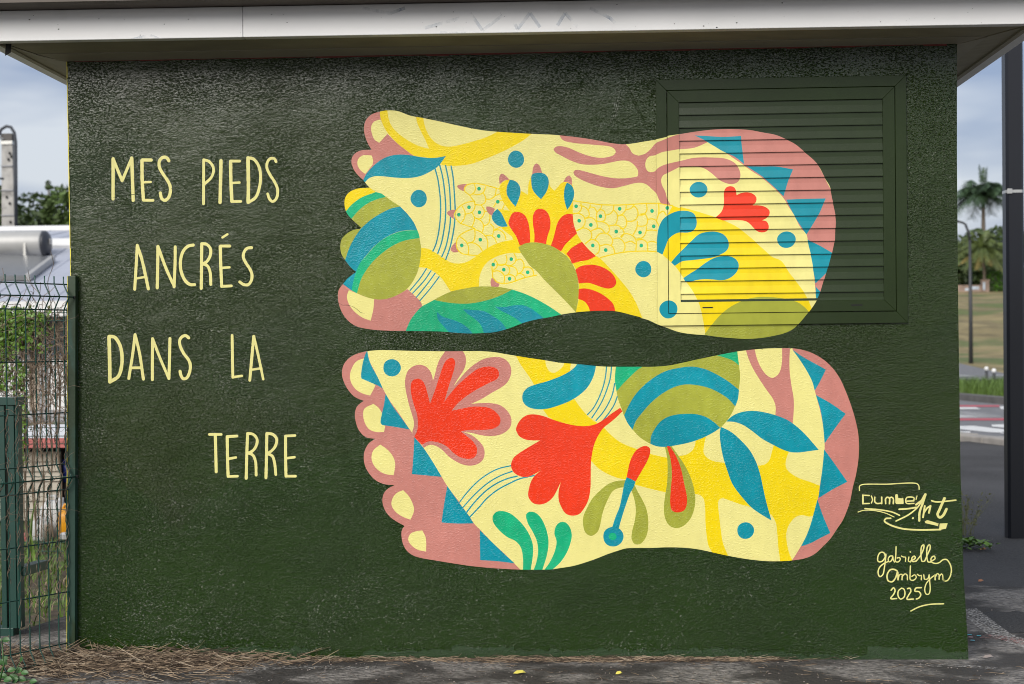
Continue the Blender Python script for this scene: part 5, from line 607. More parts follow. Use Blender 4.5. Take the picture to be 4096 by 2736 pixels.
# --- the two painted feet
def do_foot(outline_str, shapes, scales, with_vent, label):
    foot = outline(outline_str)
    items = [(n_, c_, l_, outline(s_)) for n_, c_, l_, s_ in shapes]
    sc = []
    for arcs, dots in scales:
        lw = [stroke(parse(a), 4.7, rnd) for a in arcs.split('|')]
        dd = [disc(x, z, 7.0, 7.4, rnd) for x, z, _ in parse(dots)]
        sc.append((lw, dd))
    allp = [foot] + [i[3] for i in items] + [q for lw, dd in sc for q in lw+dd]
    segs = []
    if with_vent:
        def rect(x0, x1, z0, z1): return [((x0,z0),(x1,z0)),((x1,z0),(x1,z1)),((x1,z1),(x0,z1)),((x0,z1),(x0,z0))]
        segs += rect(VX0, VX1, VZ0, VZ1) + rect(GX0-1.2, GX1+1.2, GZ0-1.2, GZ1+1.2) + rect(GX0+1.2, GX1-1.2, GZ0+1.2, GZ1-1.2) + rect(OX0, OX1, OZ0, OZ1)
        for k in range(NS):
            for z, y in prof(k)[:3]:
                if OZ0+.5 < z < OZ1-.5: segs.append(((OX0, z), (OX1, z)))
            z = prof(k)[3][0]
    vo, fo, ce = arrange(allp, segs)
    keep = inside(foot, ce); fo = fo[keep]; ce = ce[keep]
    owner = np.full(len(ce), -1)
    prio = np.full(len(ce), -1.0)
    lists = [(l_ + i*.001, items[i][3]) for i, (_, _, l_, _) in enumerate(items)]
    for i, (pr, poly) in enumerate(lists):
        hit = inside(poly, ce) & (prio < pr); owner[hit] = i; prio[hit] = pr
    NSH = len(items)
    for j, (lw, dd) in enumerate(sc):
        hit = np.zeros(len(ce), bool)
        for q in lw: hit |= inside(q, ce)
        hit &= prio < 2.9; owner[hit] = NSH + 2*j; prio[hit] = 2.5
        hit = np.zeros(len(ce), bool)
        for q in dd: hit |= inside(q, ce)
        hit &= prio < 2.9; owner[hit] = NSH + 2*j+1
    colour = {-1: 'cream', **{i: items[i][1] for i in range(NSH)}, **{NSH+2*j: 'yellow' for j in range(len(sc))}, **{NSH+2*j+1: 'green' for j in range(len(sc))}}
    inv = np.zeros(len(ce), bool)
    if with_vent: inv = (ce[:, 0] > VX0) & (ce[:, 0] < VX1) & (ce[:, 1] > VZ0) & (ce[:, 1] < VZ1)
    wallm = ~inv
    base = flat('painted_foot', vo, fo[wallm & (owner == -1)], lambda a, b: -.7, P['cream'], kiosk)
    base['label'] = label
    for i in range(NSH):
        sel = wallm & (owner == i)
        if sel.any(): flat('painted_'+items[i][0], vo, fo[sel], lambda a, b: -.7, P[items[i][1]], base)
    for j in range(len(sc)):
        for q, nm, cc in ((0, 'painted_scales', 'yellow'), (1, 'painted_scale_spots', 'green')):
            sel = wallm & (owner == NSH+2*j+q)
            if sel.any(): flat(nm, vo, fo[sel], lambda a, b: -.7, P[cc], base)['kind'] = 'stuff'
    if with_vent:   # the same paint carried over the frame bars and the slats
        ring1 = inv & ~((ce[:, 0] > GX0-1.2) & (ce[:, 0] < GX1+1.2) & (ce[:, 1] > GZ0-1.2) & (ce[:, 1] < GZ1+1.2))
        in2 = inv & (ce[:, 0] > GX0+1.2) & (ce[:, 0] < GX1-1.2) & (ce[:, 1] > GZ0+1.2) & (ce[:, 1] < GZ1-1.2)
        op = (ce[:, 0] > OX0) & (ce[:, 0] < OX1) & (ce[:, 1] > OZ0) & (ce[:, 1] < OZ1)
        ring2 = in2 & ~op; op = in2 & op
        for sel0, nm, y in ((ring1, 'frame_paint', FY-.5), (ring2, 'inner_frame_paint', IY_-.5)):
            for cc in set(colour.values()):
                sel = sel0 & np.array([colour[k] == cc for k in owner])
                if sel.any(): flat(nm, vo, fo[sel], lambda a, b, y=y: y, PV[cc], vent)['kind'] = 'stuff'
        names = list(RGB)
        for k in range(NS):
            zt, zb = slat_z(k); sel = np.nonzero(op & (ce[:, 1] < zt) & (ce[:, 1] > zb))[0]; pr = prof(k)
            zs = [-q[0] for q in pr]; ys = [q[1] for q in pr]
            for ti in sel:
                tri = vo[fo[ti]]; (x0, z0), (x1, z1), (x2, z2) = tri
                if (x1-x0)*(z2-z0)-(z1-z0)*(x2-x0) < 0: tri = tri[::-1]
                slats[k].quad(*[(x/1000, (float(np.interp(-z, zs, ys))-.45)/1000, z/1000) for x, z in tri], mi=1+names.index(colour[owner[ti]]))
            # the lip under the slat keeps the colour of the paint above it: left in the dark coat
    return base
do_foot(FOOT_A, SHAPES_A, SCALES, True, 'upper painted foot running on over the louvred vent')
do_foot(FOOT_B, SHAPES_B, [], False, 'lower painted foot with pink toes and red flowers')
for s in slats: s.build('slat', [PV['dark']] + [PV[k] for k in RGB], vent)
for x, z, wd in ((2485.3, 1367.9, 36), (3051.4, 1371.1, 40)):
    s = MB(); hw, hh = wd/2000, .0024; y = (IY_-.9)/1000
    a = [(x/1000 + hw*sx + hh*math.cos(t), y, z/1000 + hh*math.sin(t)) for sx, rg in ((1, (-90, 91, 45)), (-1, (90, 271, 45))) for t in [R(q) for q in range(*rg)]]
    s.quad(*a); s.build('drain_slot', M['dark'], vent)

# --- lettering
letter_polys = []
def letters(strokes_list, parent_name, label, k0=0):
    pr = empty(parent_name, parent=kiosk)
    if label: pr['label'] = label
    for i, g in enumerate(strokes_list):
        polys = [stroke(parse(t.split(' ', 1)[1]), float(t.split(' ', 1)[0]), rnd, 4.0) for t in g.split('|')]
        letter_polys.extend(polys)
        vo, fo, ce = arrange(polys); hit = np.zeros(len(ce), bool)
        for q in polys: hit |= inside(q, ce)
        y = -.75-.12*((i+k0) % 3)
        flat('letter', vo, fo[hit], lambda a, b, y=y: y, P['letter'], pr)
    return pr
word_names = dict(mes='painted_word', pieds='painted_word', ancres='painted_word', dans='painted_word', la='painted_word', terre='painted_word', signature='painted_signature', year='painted_date', logo='painted_logo')
logo_root = None
for wn, gl in WORDS:
    o_ = letters(gl, word_names[wn], {'mes': 'cream word MES', 'pieds': 'cream word PIEDS', 'ancres': 'cream word ANCRÉS', 'dans': 'cream word DANS', 'la': 'cream word LA', 'terre': 'cream word TERRE'}.get(wn))
    if wn == 'logo': logo_root = o_
    if wn == 'year': year_root = o_
for i, (nm, t) in enumerate(LOGO_MARKS):
    if t[0] == '%': q = outline(t[1:])
    else: wd, rest = t.split(' ', 1); q = stroke(parse(rest), float(wd), rnd, 4.0)
    letter_polys.append(q); vo, fo, ce = arrange([q]); hit = inside(q, ce)
    flat('underline' if nm == 'underline' else nm, vo, fo[hit], lambda a, b, y=-1.15-.1*(i % 4): y, P['letter'], year_root if nm == 'underline' else logo_root)
# --- trowel and brush ridges left in the thick paint above the vent, hairline cracks lower down
rg = MB(); r_ = random.Random(8)
def ridge(pts, r=.0016):
    pts = [at(px, py, 0) for px, py in pts]; rg.tube([(q.x, -.0006, q.z) for q in pts], [r*.3] + [r*r_.uniform(.7, 1.2) for _ in pts[1:-1]] + [r*.3], 5)
def fan(x0, y0, x1, y1, nrep, dx, dy, r=.0016):
    for k in range(nrep):
        j = lambda: r_.uniform(-4, 4)
        a = (x0+dx*k+j(), y0+dy*k+j()); b = (x1+dx*k+j(), y1+dy*k+j()); mid = ((a[0]+b[0])/2+j(), (a[1]+b[1])/2+j()); ridge([a, mid, b], r*r_.uniform(.5, 1.2))
fan(2290, 320, 2365, 385, 6, 9, -4); fan(2375, 370, 2340, 430, 2, 5, 3); fan(2120, 440, 2200, 530, 5, 12, -7); fan(2210, 300, 2150, 365, 4, 6, 4)
fan(2490, 330, 2575, 505, 4, 9, 6); fan(2470, 360, 2435, 500, 3, 8, 4); fan(2560, 330, 2660, 420, 5, 14, 6, .0013); fan(2440, 515, 2590, 520, 3, 5, 9); fan(2640, 330, 2660, 400, 4, 12, -2, .0012)
rg.build('paint_ridges', P['dark'], kiosk)['kind'] = 'stuff'
ck = MB(); r_ = random.Random(11)
for px, py, L_, up_ in ((420, 790, 140, -15), (880, 1590, 260, 10), (1150, 1880, 90, -30), (1300, 1190, 160, 60), (2560, 1370, 170, -40), (760, 1320, 210, -25), (540, 2180, 300, -60), (1900, 2380, 240, 40), (3050, 2420, 180, -60), (1080, 2460, 160, 40)):
    pts = [at(px + L_*t/9, py + up_*t/9 + r_.uniform(-7, 7), 0) for t in range(10)]
    ck.tube([(q.x, -.0008, q.z) for q in pts], [.0002] + [r_.uniform(.0004, .0011) for _ in range(8)] + [.0002], 4)
for _ in range(70):   # blisters low on the right
    a = at(r_.gauss(3800, 45), r_.gauss(2250, 130), 0); 
    if 3.405 < a.x < 3.44 and a.z > .1:
        ck.lathe((a.x, -.0008, a.z), [(0, .0035)] , 6) if False else None
        n0 = len(ck.v); rr = r_.uniform(.002, .006)
        for ri, yy in ((rr, -.0004), (rr*.7, -.0022)):
            for k in range(7): t = k/7*6.283; ck.v.append((a.x+ri*math.cos(t), yy, a.z+ri*math.sin(t)))
        for k in range(7): k2 = (k+1) % 7; ck.f.append((n0+k, n0+7+k, n0+7+k2, n0+k2)); ck.m.append(0)
        ck.f.append(tuple(n0+7+k for k in range(7))[::-1]); ck.m.append(0)
ck.build('cracks_and_blisters', PV['dark'], kiosk, smooth=True)['kind'] = 'stuff'

# ridged nibs of dried roller paint: tiny wedges whose upper face catches the sky
from mathutils import noise as mn
foots = [outline(FOOT_A), outline(FOOT_B)]
nb_ = MB(); r_ = random.Random(17); cand = []
while len(cand) < 38000:
    x, z = r_.uniform(.03, 3.425), r_.uniform(.03, 2.3)
    d = mn.fractal(Vector((x*2.1, 3.0, z*2.9)), 1.0, 2.0, 3)
    if r_.random() < .42+1.1*d: cand.append((x*1000, z*1000))
Q = np.array(cand); bad = inside(foots[0], Q) | inside(foots[1], Q) | ((Q[:, 0] > VX0-8) & (Q[:, 0] < VX1+8) & (Q[:, 1] > VZ0-8) & (Q[:, 1] < VZ1+8))
for q in letter_polys: bad |= inside(q, Q) | inside(q, Q+np.array([0, -2.0])) | inside(q, Q+np.array([0, 2.0]))
for x, z in Q[~bad]/1000:
    L_ = min(.007, .0016*math.exp(abs(r_.gauss(0, .65)))); h_ = r_.uniform(.0010, .0022); t = R(r_.gauss(24, 7)); sk = r_.gauss(-.1, .35)
    dy = -h_*math.sin(t)/math.cos(t)*1.0; a0 = r_.gauss(0, .35); ca, sa = math.cos(a0), math.sin(a0)
    y0 = -.0008; p1, p2 = (x-L_*ca/2, y0, z-L_*sa/2+h_/2), (x+L_*ca/2, y0, z+L_*sa/2+h_/2); q1, q2 = (p1[0], y0+dy+sk*.0003, p1[2]-h_), (p2[0], y0+dy-sk*.0003, p2[2]-h_)
    nb_.quad(p1, p2, q2, q1); nb_.quad(q1, q2, (x, y0, z-h_*1.1))
nb_.build('paint_nibs', paint('nib_paint', RGB['dark'], relief=.05, rough=.12, wall=True), kiosk)['kind'] = 'stuff'
# ================================================================ THE GROUND
def sheet(name, pts, z, mtl):
    s = MB(); s.quad(*[(x, y, z) for x, y in pts]); return tag(s.build(name, mtl), kind='structure')
sheet('ground', [(-500, -400), (500, -400), (500, 600), (-500, 600)], -.06, M['soil'])
# yard behind the fence: gently uneven soil
def grid(name, x0, x1, y0, y1, nx, ny, zf_, mtl, kind='structure'):
    s = MB(); s.v = [(x0+(x1-x0)*i/nx, y0+(y1-y0)*j/ny, zf_(x0+(x1-x0)*i/nx, y0+(y1-y0)*j/ny)) for j in range(ny+1) for i in range(nx+1)]
    s.f = [(j*(nx+1)+i, j*(nx+1)+i+1, (j+1)*(nx+1)+i+1, (j+1)*(nx+1)+i) for j in range(ny) for i in range(nx)]; s.m = [0]*len(s.f)
    return tag(s.build(name, mtl, smooth=True), kind=kind)
def yard_z(x, y): return -.028 + .018*math.sin(x*2.3+y)*math.cos(y*1.7-x)
grid('yard_soil', -14, 3.4, -1.2, 30, 40, 60, yard_z, M['soil'])
sheet('asphalt', [(3.0, -40), (90, -40), (90, 12.62), (3.0, 13.9)], -.004, M['asphalt'])
sheet('forecourt', [(-60, -60), (2.999, -60), (2.999, -3.2), (-60, -3.2)], -.005, M['asphalt'])
# kiosk apron: an irregular concrete slab with a rough top
ap = bmesh.new()
edge = [(-1.1, -3.4), (-.92, -.9), (-.62, .25), (-.47, .6), (-.36, 1.1), (-.30, 1.5), (.2, 1.75), (3.2, 1.72), (3.95, 1.86), (4.6, 1.72), (7.5, 1.6), (7.5, -3.4)]
def apron_in(x, y):
    c_ = False; n_ = len(edge)
    for i in range(n_):
        (xa, ya), (xb, yb) = edge[i], edge[(i+1) % n_]
        if (ya > y) != (yb > y) and x < (xb-xa)*(y-ya)/(yb-ya)+xa: c_ = not c_
    return c_
s = MB(); n_ = len(edge); s.v = [(x, y, .012) for x, y in edge] + [(x-.01*(x < 0), y+.01, -.06) for x, y in edge]
s.f = [tuple(range(n_))[::-1] if False else tuple(range(n_))] + [(i, i+n_, (i+1) % n_+n_, (i+1) % n_) for i in range(n_)]; s.m = [0]*len(s.f)
apron = tag(s.build('concrete_apron', M['concrete']), kind='structure')
def decal(name, base_rgb, thr, scale, stretch=(1, 1, 1)):
    mt = bpy.data.materials.new(name); mt.use_nodes = True; t = mt.node_tree; n = t.nodes; l = t.links; p = n['Principled BSDF']
    p.inputs['Base Color'].default_value = (*base_rgb, 1); p.inputs['Roughness'].default_value = .9
    g = n.new('ShaderNodeNewGeometry'); mp_ = n.new('ShaderNodeMapping'); mp_.inputs['Scale'].default_value = stretch; l.new(g.outputs['Position'], mp_.inputs['Vector'])
    nz_ = n.new('ShaderNodeTexNoise'); nz_.inputs['Scale'].default_value = scale; nz_.inputs['Detail'].default_value = 6; l.new(mp_.outputs[0], nz_.inputs['Vector'])
    r = n.new('ShaderNodeMapRange'); r.inputs['From Min'].default_value = thr; r.inputs['From Max'].default_value = thr+.22; r.inputs['To Max'].default_value = .8; l.new(nz_.outputs['Fac'], r.inputs['Value']); l.new(r.outputs[0], p.inputs['Alpha'])
    return mt
def strip(name, pts, wd, z, mtl, parent):
    s = MB(); pts = [Vector(p) for p in pts]
    for a, b in zip(pts[:-1], pts[1:]):
        d = (b-a).normalized(); q = Vector((-d.y, d.x, 0))*wd/2
        s.quad(*[(v.x, v.y, z) for v in (a-q, b-q, b+q, a+q)])
    return s.build(name, mtl, parent)
gp = lambda px, py, z=.012: ground(px, py, z)
chalk = decal('chalk_white', (.50, .48, .45), .42, 90); pinkchalk = decal('chalk_pink', (.40, .20, .18), .46, 70); limewash = decal('lime_splash', (.45, .43, .40), .48, 60)
strip('chalk_line', [gp(3862, 2436), gp(3998, 2540), gp(4096, 2576), gp(4200, 2610)], .10, .0145, chalk, apron)
strip('chalk_line', [gp(3870, 2385), gp(3990, 2385), gp(4140, 2400)], .06, .0145, limewash, apron)
strip('pink_chalk', [gp(3930, 2548), gp(4030, 2557), gp(4096, 2572), gp(4170, 2590)], .09, .0165, pinkchalk, apron)
strip('lime_splash', [gp(3600, 2668), gp(3800, 2662), gp(3990, 2676)], .045, .0145, limewash, apron)
strip('lime_splash', [gp(560, 2700), gp(800, 2690), gp(1150, 2672), gp(1500, 2672)], .06, .0145, limewash, apron)
for px, py, wd, rgb in ((3878, 2543, .02, (.02, .42, .50)), (3915, 2547, .022, (.02, .42, .50)), (3890, 2565, .012, (.05, .35, .45)), (3882, 2552, .015, (.5, .25, .25))):
    a = gp(px-8, py); b = gp(px+9, py+1); strip('paint_drip', [a, b], .016, .0170, mat('drip', rgb, .5, var=.05), apron)
# ragged pothole where the apron has broken through to black grit
ph = MB(); c0 = gp(4085, 2492); r_ = random.Random(3); ringp = [(c0.x+.17*(1+.25*r_.uniform(-1, 1))*math.cos(t), c0.y+.30*(1+.2*r_.uniform(-1, 1))*math.sin(t)) for t in np.linspace(0, 6.283, 18)[:-1]]
ph.quad(*[(x, y, .0142) for x, y in ringp]); ph.build('grit_patch', M['asphalt'], apron)

# ================================================================ STREET ON THE RIGHT
# nearer kerb stones, road, markings, far kerb, verge
def gxy(px, py, z=0.0): q = ground(px, py, z); return Vector((q.x, q.y, 0))
k0, k1 = gxy(3838, 1760), gxy(4058, 1786); dk = (k1-k0).normalized()
kerb = empty('kerb'); kerb['kind'] = 'structure'
r_ = random.Random(6)
for i in range(-8, 22):
    a = k0 + dk*(i*.6); b = k0 + dk*(i*.6+.585); s = MB(); nrm = Vector((-dk.y, dk.x, 0))*.28; hz = .07+r_.uniform(-.012, .012)
    s.hexa([(v.x, v.y, zz) for zz in (-.05, hz) for v in (a, b, b+nrm, a+nrm)]); bevel(s.build('kerb_stone', M['kerb'], kerb), .02)
q0 = k0 + Vector((-dk.y, dk.x, 0))*.28
def off(v, d): return v + Vector((-dk.y, dk.x, 0))*d
s = MB(); s.quad(*[(v.x, v.y, -.002) for v in (off(k0-dk*30, .1), off(k0+dk*60, .1), off(k0+dk*60, 30)+Vector((0, 40, 0)), off(k0-dk*30, 30)+Vector((0, 40, 0)))])
road = tag(s.build('road', M['road']), kind='structure')
def mark(name, px_pts, z, mtl): s = MB(); s.quad(*[(v.x, v.y, z) for v in [gxy(*p) for p in px_pts]]); return s.build(name, mtl, road)
X = lambda x: 3800+x*.5138
Y_ = lambda y: 1400+y*.5138
mark('crossing_band', [(X(-120), Y_(443)), (X(385), Y_(443)), (X(385), Y_(430)), (X(-120), Y_(430))], .003, M['roadred'])
mark('crossing_band', [(X(-120), Y_(550)), (X(560), Y_(548)), (X(560), Y_(531)), (X(-120), Y_(533))], .003, M['roadred'])
worn = decal('road_worn_white', (.58, .58, .57), .44, .9, (1, .35, 1))
mark('worn_marking', [(X(-120), Y_(530)), (X(520), Y_(526)), (X(520), Y_(505)), (X(-120), Y_(505))], .003, worn)
mark('worn_marking', [(X(-120), Y_(500)), (X(520), Y_(500)), (X(520), Y_(466)), (X(-120), Y_(466))], .003, worn)
mark('white_marking', [(X(-120), Y_(461)), (X(240), Y_(461)), (X(200), Y_(446)), (X(-120), Y_(446))], .003, M['roadpaint'])
mark('white_marking', [(X(395), Y_(460)), (X(560), Y_(465)), (X(560), Y_(440)), (X(385), Y_(440))], .003, M['roadpaint'])
mark('white_marking', [(X(72), Y_(617)), (X(300), Y_(641)), (X(447), Y_(646)), (X(447), Y_(622)), (X(180), Y_(591)), (X(72), Y_(593))], .003, M['roadpaint'])
mark('white_marking', [(X(330), Y_(597)), (X(480), Y_(612)), (X(480), Y_(577)), (X(320), Y_(583))], .003, M['roadpaint'])
mark('white_marking', [(X(-60), Y_(655)), (X(150), Y_(652)), (X(162), Y_(635)), (X(-60), Y_(632))], .003, M['roadpaint'])
mark('white_marking', [(X(385), Y_(648)), (X(520), Y_(662)), (X(520), Y_(630)), (X(440), Y_(632))], .003, M['roadpaint'])
v0, v1 = gxy(3836, 1600), gxy(4020, 1618); dv = (v1-v0).normalized(); nv = Vector((-dv.y, dv.x, 0))
fk = empty('kerb'); fk['kind'] = 'structure'
for i in range(-6, 12):
    a = v0 + dv*i*1.0; b = a + dv*.98; s = MB(); s.hexa([(v.x, v.y, zz) for zz in (-.05, .13) for v in (a, b, b+nv*.3, a+nv*.3)]); s.build('kerb_stone', M['darkkerb'], fk)
s = MB(); s.quad(*[(v.x, v.y, .10) for v in (v0-dv*8+nv*.3, v0+dv*14+nv*.3, v0+dv*16+nv*5.5, v0-dv*8+nv*5.5)]); tag(s.build('verge_soil', M['soil']), kind='structure')
def blades(name, spots, hgt, wd, lean, mtl, seed, parent=None, label=None, cat=None, kind='stuff', bend=3):
    s = MB(); r_ = random.Random(seed)
    for x, y, z in spots:
        hh = hgt*r_.uniform(.45, 1.15); t = r_.uniform(0, 6.283); dx, dy = math.cos(t), math.sin(t); ln = lean*hh*r_.uniform(.2, 1); wv = wd*r_.uniform(.6, 1.2)
        pr = None
        for k in range(bend+1):
            u = k/bend; c_ = (x+dx*ln*u*u, y+dy*ln*u*u, z+hh*(u-.25*lean*u*u)); w2 = wv*(1-u)**.7/2+.0003; pa = ((c_[0]-dy*w2, c_[1]+dx*w2, c_[2]), (c_[0]+dy*w2, c_[1]-dx*w2, c_[2]))
            if pr: s.quad(pr[0], pr[1], pa[1], pa[0])
            pr = pa
    o = s.build(name, mtl, parent); return tag(o, label, cat, None, kind)
r_ = random.Random(12)
spots = [tuple((v0 + dv*r_.uniform(-5, 9) + nv*r_.uniform(.5, 4.5)))[:2]+(.1,) for _ in range(20000)]
blades('verge_grass', spots, .42, .013, .9, M['grass'], 3)
# side road climbing left to right, pale edge line, bank, lawn
def hill_z(x, y):
    prof_ = [(40, -.8), (57, -.3), (60, -.02), (66, .10), (74, .5), (82, 1.15), (92, 2.25), (101, 3.45), (106, 3.95), (113, 4.42), (125, 5.42), (130, 5.62), (170, 6.6), (260, 9)]
    d = y - CAM.y
    return float(np.interp(d, [q[0] for q in prof_], [q[1] for q in prof_])) + (.12*math.sin(x*.7)*math.sin(y*.5) if 70 < d < 104 else 0)
def on_hill(px, py):
    d = ray(px, py); t = 40.0
    while t < 200:
        p = CAM + d*t
        if p.z < hill_z(p.x, p.y): return p
        t += .1
    return CAM + d*125
SIDE_PX = (3640, 3700, 3760, 3835, 3930, 4020, 4110, 4200, 4300)
SIDE_TOP = (1408, 1421, 1437, 1455, 1477, 1497, 1517, 1536, 1556)
grid('grass_bank', 0, 70, 40, 220, 90, 220, hill_z, M['hill'])
def pos_hill(px, d):   # stand something on the bank at a given distance
    q = at(px, 1400, d-6.05); return Vector((q.x, q.y, hill_z(q.x, q.y)))
s = MB(); rows_ = 10
for j in range(rows_+1):
    for px, yt in zip(SIDE_PX, SIDE_TOP):
        q = on_hill(px, 1575+(yt-1575)*j/rows_); s.v.append((q.x, q.y, max(q.z, 0)+.03))
nc = len(SIDE_PX)
for j in range(rows_):
    for i in range(nc-1): s.f.append((j*nc+i, j*nc+i+1, (j+1)*nc+i+1, (j+1)*nc+i)); s.m.append(0)
side = tag(s.build('side_road', M['road']), kind='structure')
mk = MB()
for pts in (((3700, 1519), (3870, 1531), (3905, 1528), (3830, 1514), (3700, 1508)), ((3960, 1516), (4060, 1532), (4060, 1521), (3966, 1511))):
    v = [on_hill(*p) for p in pts]; m2 = MB(); m2.quad(*[(q.x, q.y, max(q.z, 0)+.05) for q in v]); m2.build('edge_line', M['roadpaint'], side)
# street lamp with a curved arm
b = on_hill(3884, 1453); lamp = empty('street_lamp', 'tall dark street lamp with a curved arm on the grass bank', 'street lamp'); lamp.location = b
top = at(3879, 960, b.y) - b; tip = at(3832, 886, b.y) - b
s = MB(); s.tube([(0, 0, -.4), (0, 0, 2), top], [.10, .085, .06], 8); s.build('pole', M['lamp'], lamp, True)
s = MB(); s.tube([top, top+Vector((-.05, 0, .35)), top+Vector((-.17, 0, .65)), tip+Vector((.36, 0, -.16)), tip+Vector((.2, 0, -.05)), tip], [.06, .06, .055, .05, .05, .05], 8); s.build('arm', M['lamp'], lamp, True)
s = MB(); s.hexa([tuple(tip+Vector(v)) for v in ((-.62, -.12, -.08), (.02, -.10, -.05), (.02, .10, -.05), (-.62, .12, -.08), (-.62, -.10, .02), (.02, -.08, .06), (.02, .08, .06), (-.62, .10, .02))]); bevel(s.build('lamp_head', M['lamp'], lamp), .02)
# ball-topped bollards
for i, (px, py, lab) in enumerate(((3946, 1475, 'white ball topped bollard in front of the bank, standing nearer the wall'), (3976, 1483, 'white ball topped bollard in front of the bank, standing nearer the black column'))):
    g = ground(px, 1524+i*6, 0.0); bo = empty('bollard', lab, 'bollard', 'white topped bollards'); bo.location = (g.x, g.y, 0)
    zt = at(px, py, g.y).z
    s = MB(); s.lathe((0, 0, 0), [(.05, 0), (.05, zt-.05), (.0, zt-.05)], 10); s.build('post', M['lamp'], bo, True)
    s = MB(); s.lathe((0, 0, zt), [(0, -.075), (.05, -.062), (.073, -.02), (.073, .02), (.05, .062), (0, .075)], 12); s.build('ball_top', M['roadpaint'], bo, True)

# trees
def leaf_cloud(blobs, n, size, seed):
    s = MB(); r_ = random.Random(seed)
    wts = [b[3]*b[4]*b[5] for b in blobs]
    for _ in range(n):
        b = r_.choices(blobs, wts)[0]
        while True:
            u = [r_.uniform(-1, 1) for _ in range(3)]; q = sum(v*v for v in u)
            if .25 < q < 1: break
        k = (q**.5)**-.35
        p = Vector((b[0]+u[0]*b[3]*k, b[1]+u[1]*b[4]*k, b[2]+u[2]*b[5]*k))
        a = Vector((r_.gauss(0, 1), r_.gauss(0, 1), r_.gauss(0, .7))).normalized(); c_ = a.cross(Vector((r_.gauss(0, 1), r_.gauss(0, 1), r_.gauss(0, 1)))).normalized(); sz_ = size*r_.uniform(.5, 1.4)
        s.quad(p-a*sz_, p+c_*sz_*.5, p+a*sz_, p-c_*sz_*.5)
    return s
def tree(name, label, base, hgt, rad, seed, mtl, group=None, n=2600, leaf=.28):
    t = empty(name, label, 'tree', group); t.location = base; r_ = random.Random(seed)
    s = MB(); s.tube([(0, 0, -.3), (.1, 0, hgt*.3), (r_.uniform(-.3, .3), 0, hgt*.7)], [hgt*.03, hgt*.022, hgt*.008], 8)
    for k in range(5):
        an = r_.uniform(0, 6.28); z = hgt*r_.uniform(.25, .5); s.tube([(.08, 0, z), (math.cos(an)*rad*.4, math.sin(an)*rad*.4, z+hgt*.15), (math.cos(an)*rad*.75, math.sin(an)*rad*.75, z+hgt*.25)], [hgt*.012, hgt*.008, hgt*.003], 6)
    s.build('trunk', M['trunk'], t)
    blobs = [(r_.uniform(-.75, .75)*rad, r_.uniform(-.6, .6)*rad, hgt*r_.uniform(.12, .84), rad*r_.uniform(.28, .5), rad*r_.uniform(.28, .5), hgt*r_.uniform(.09, .15)) for _ in range(24)]
    blobs.append((0, 0, hgt*.86, rad*.4, rad*.4, hgt*.14))
    leaf_cloud(blobs, n, leaf, seed+1).build('crown', mtl, t); return t
def stand(px, d, z=0.0): q = at(px, 1400, d-6.05); return Vector((q.x, q.y, z))
def h_for(px, py, d): return at(px, py, d-6.05).z
# left: dark bank of trees behind the roofs
for i, (px, py, d, rad, mm, lab) in enumerate(((270, 740, 78, 2.8, 'tree', 'rounded bright green tree rising beside the dark green wall'), (135, 765, 84, 3.2, 'treedark', 'lower dark tree between the concrete pole and the rounded tree'), (-15, 735, 74, 1.7, 'tree', 'green tree cut by the picture edge behind the concrete pole'), (380, 770, 80, 2.2, 'treedark', 'dark tree mostly hidden behind the green kiosk wall'), (-120, 760, 82, 2.0, 'treedark', 'dark tree outside the picture beyond the roofs'))):
    if px < -60: continue
    tree('broadleaf_tree', lab, stand(px, d), h_for(px, py, d), rad, 20+i, M[mm], 'trees behind the metal roofs', 17000, .16)
# a thin-stemmed small palm head poking over the trees
b = stand(203, 92); pt = empty('palm_tree', 'tiny palm head poking above the trees left of the kiosk', 'palm tree'); pt.location = b; ht = h_for(203, 733, 92)
s = MB(); s.tube([(0, 0, 0), (.05, 0, ht*.5), (0, 0, ht)], [.09, .07, .05], 6); s.build('trunk', M['trunk'], pt)
leaf_cloud([(0, 0, ht, .16, .16, .14), (.05, 0, ht-.25, .28, .2, .14)], 160, .09, 5).build('crown', M['treedark'], pt)
# right: trees behind the palms
for i, (px, py, d, rad, mm, lab) in enumerate(((4015, 905, 150, 4.2, 'treedark', 'dark tree behind the palms next to the black column'), (3835, 945, 154, 4.0, 'treedark', 'dark tree behind the palms next to the kiosk wall'), (3925, 975, 158, 4.0, 'tree', 'green tree directly behind the coconut palm'))):
    bb = pos_hill(px, d); tree('broadleaf_tree', lab, bb, h_for(px, py, d)-bb.z, rad, 40+i, M[mm], 'trees behind the palms', 7000, .26)
def frond(s, base, an, el, ln, r_, droop, wd, leafn=16, mi=0):
    dirh = Vector((math.cos(an), math.sin(an), 0)); pts = []
    for k in range(9):
        u = k/8; pts.append(base + dirh*(ln*u*math.cos(el)*(1-.12*u)) + Vector((0, 0, ln*(math.sin(el)*u - droop*u*u))))
    s.tube(pts, [.035*(1-.8*k/8) for k in range(9)], 4, mi)
    for k in range(1, leafn):
        u = k/leafn; f_ = u*8; i = min(7, int(f_)); p = pts[i].lerp(pts[i+1], f_-i); tn = (pts[i+1]-pts[i]).normalized(); sd_ = tn.cross(Vector((0, 0, 1))).normalized()
        L_ = wd*math.sin(math.pi*(.12+.85*u))**.6
        for sg in (1, -1):
            tp = p + sd_*sg*L_*.75 + tn*L_*.5 + Vector((0, 0, -L_*r_.uniform(.25, .7))); w2 = tn*.055
            s.quad(p-w2, p+w2, tp, mi=mi)
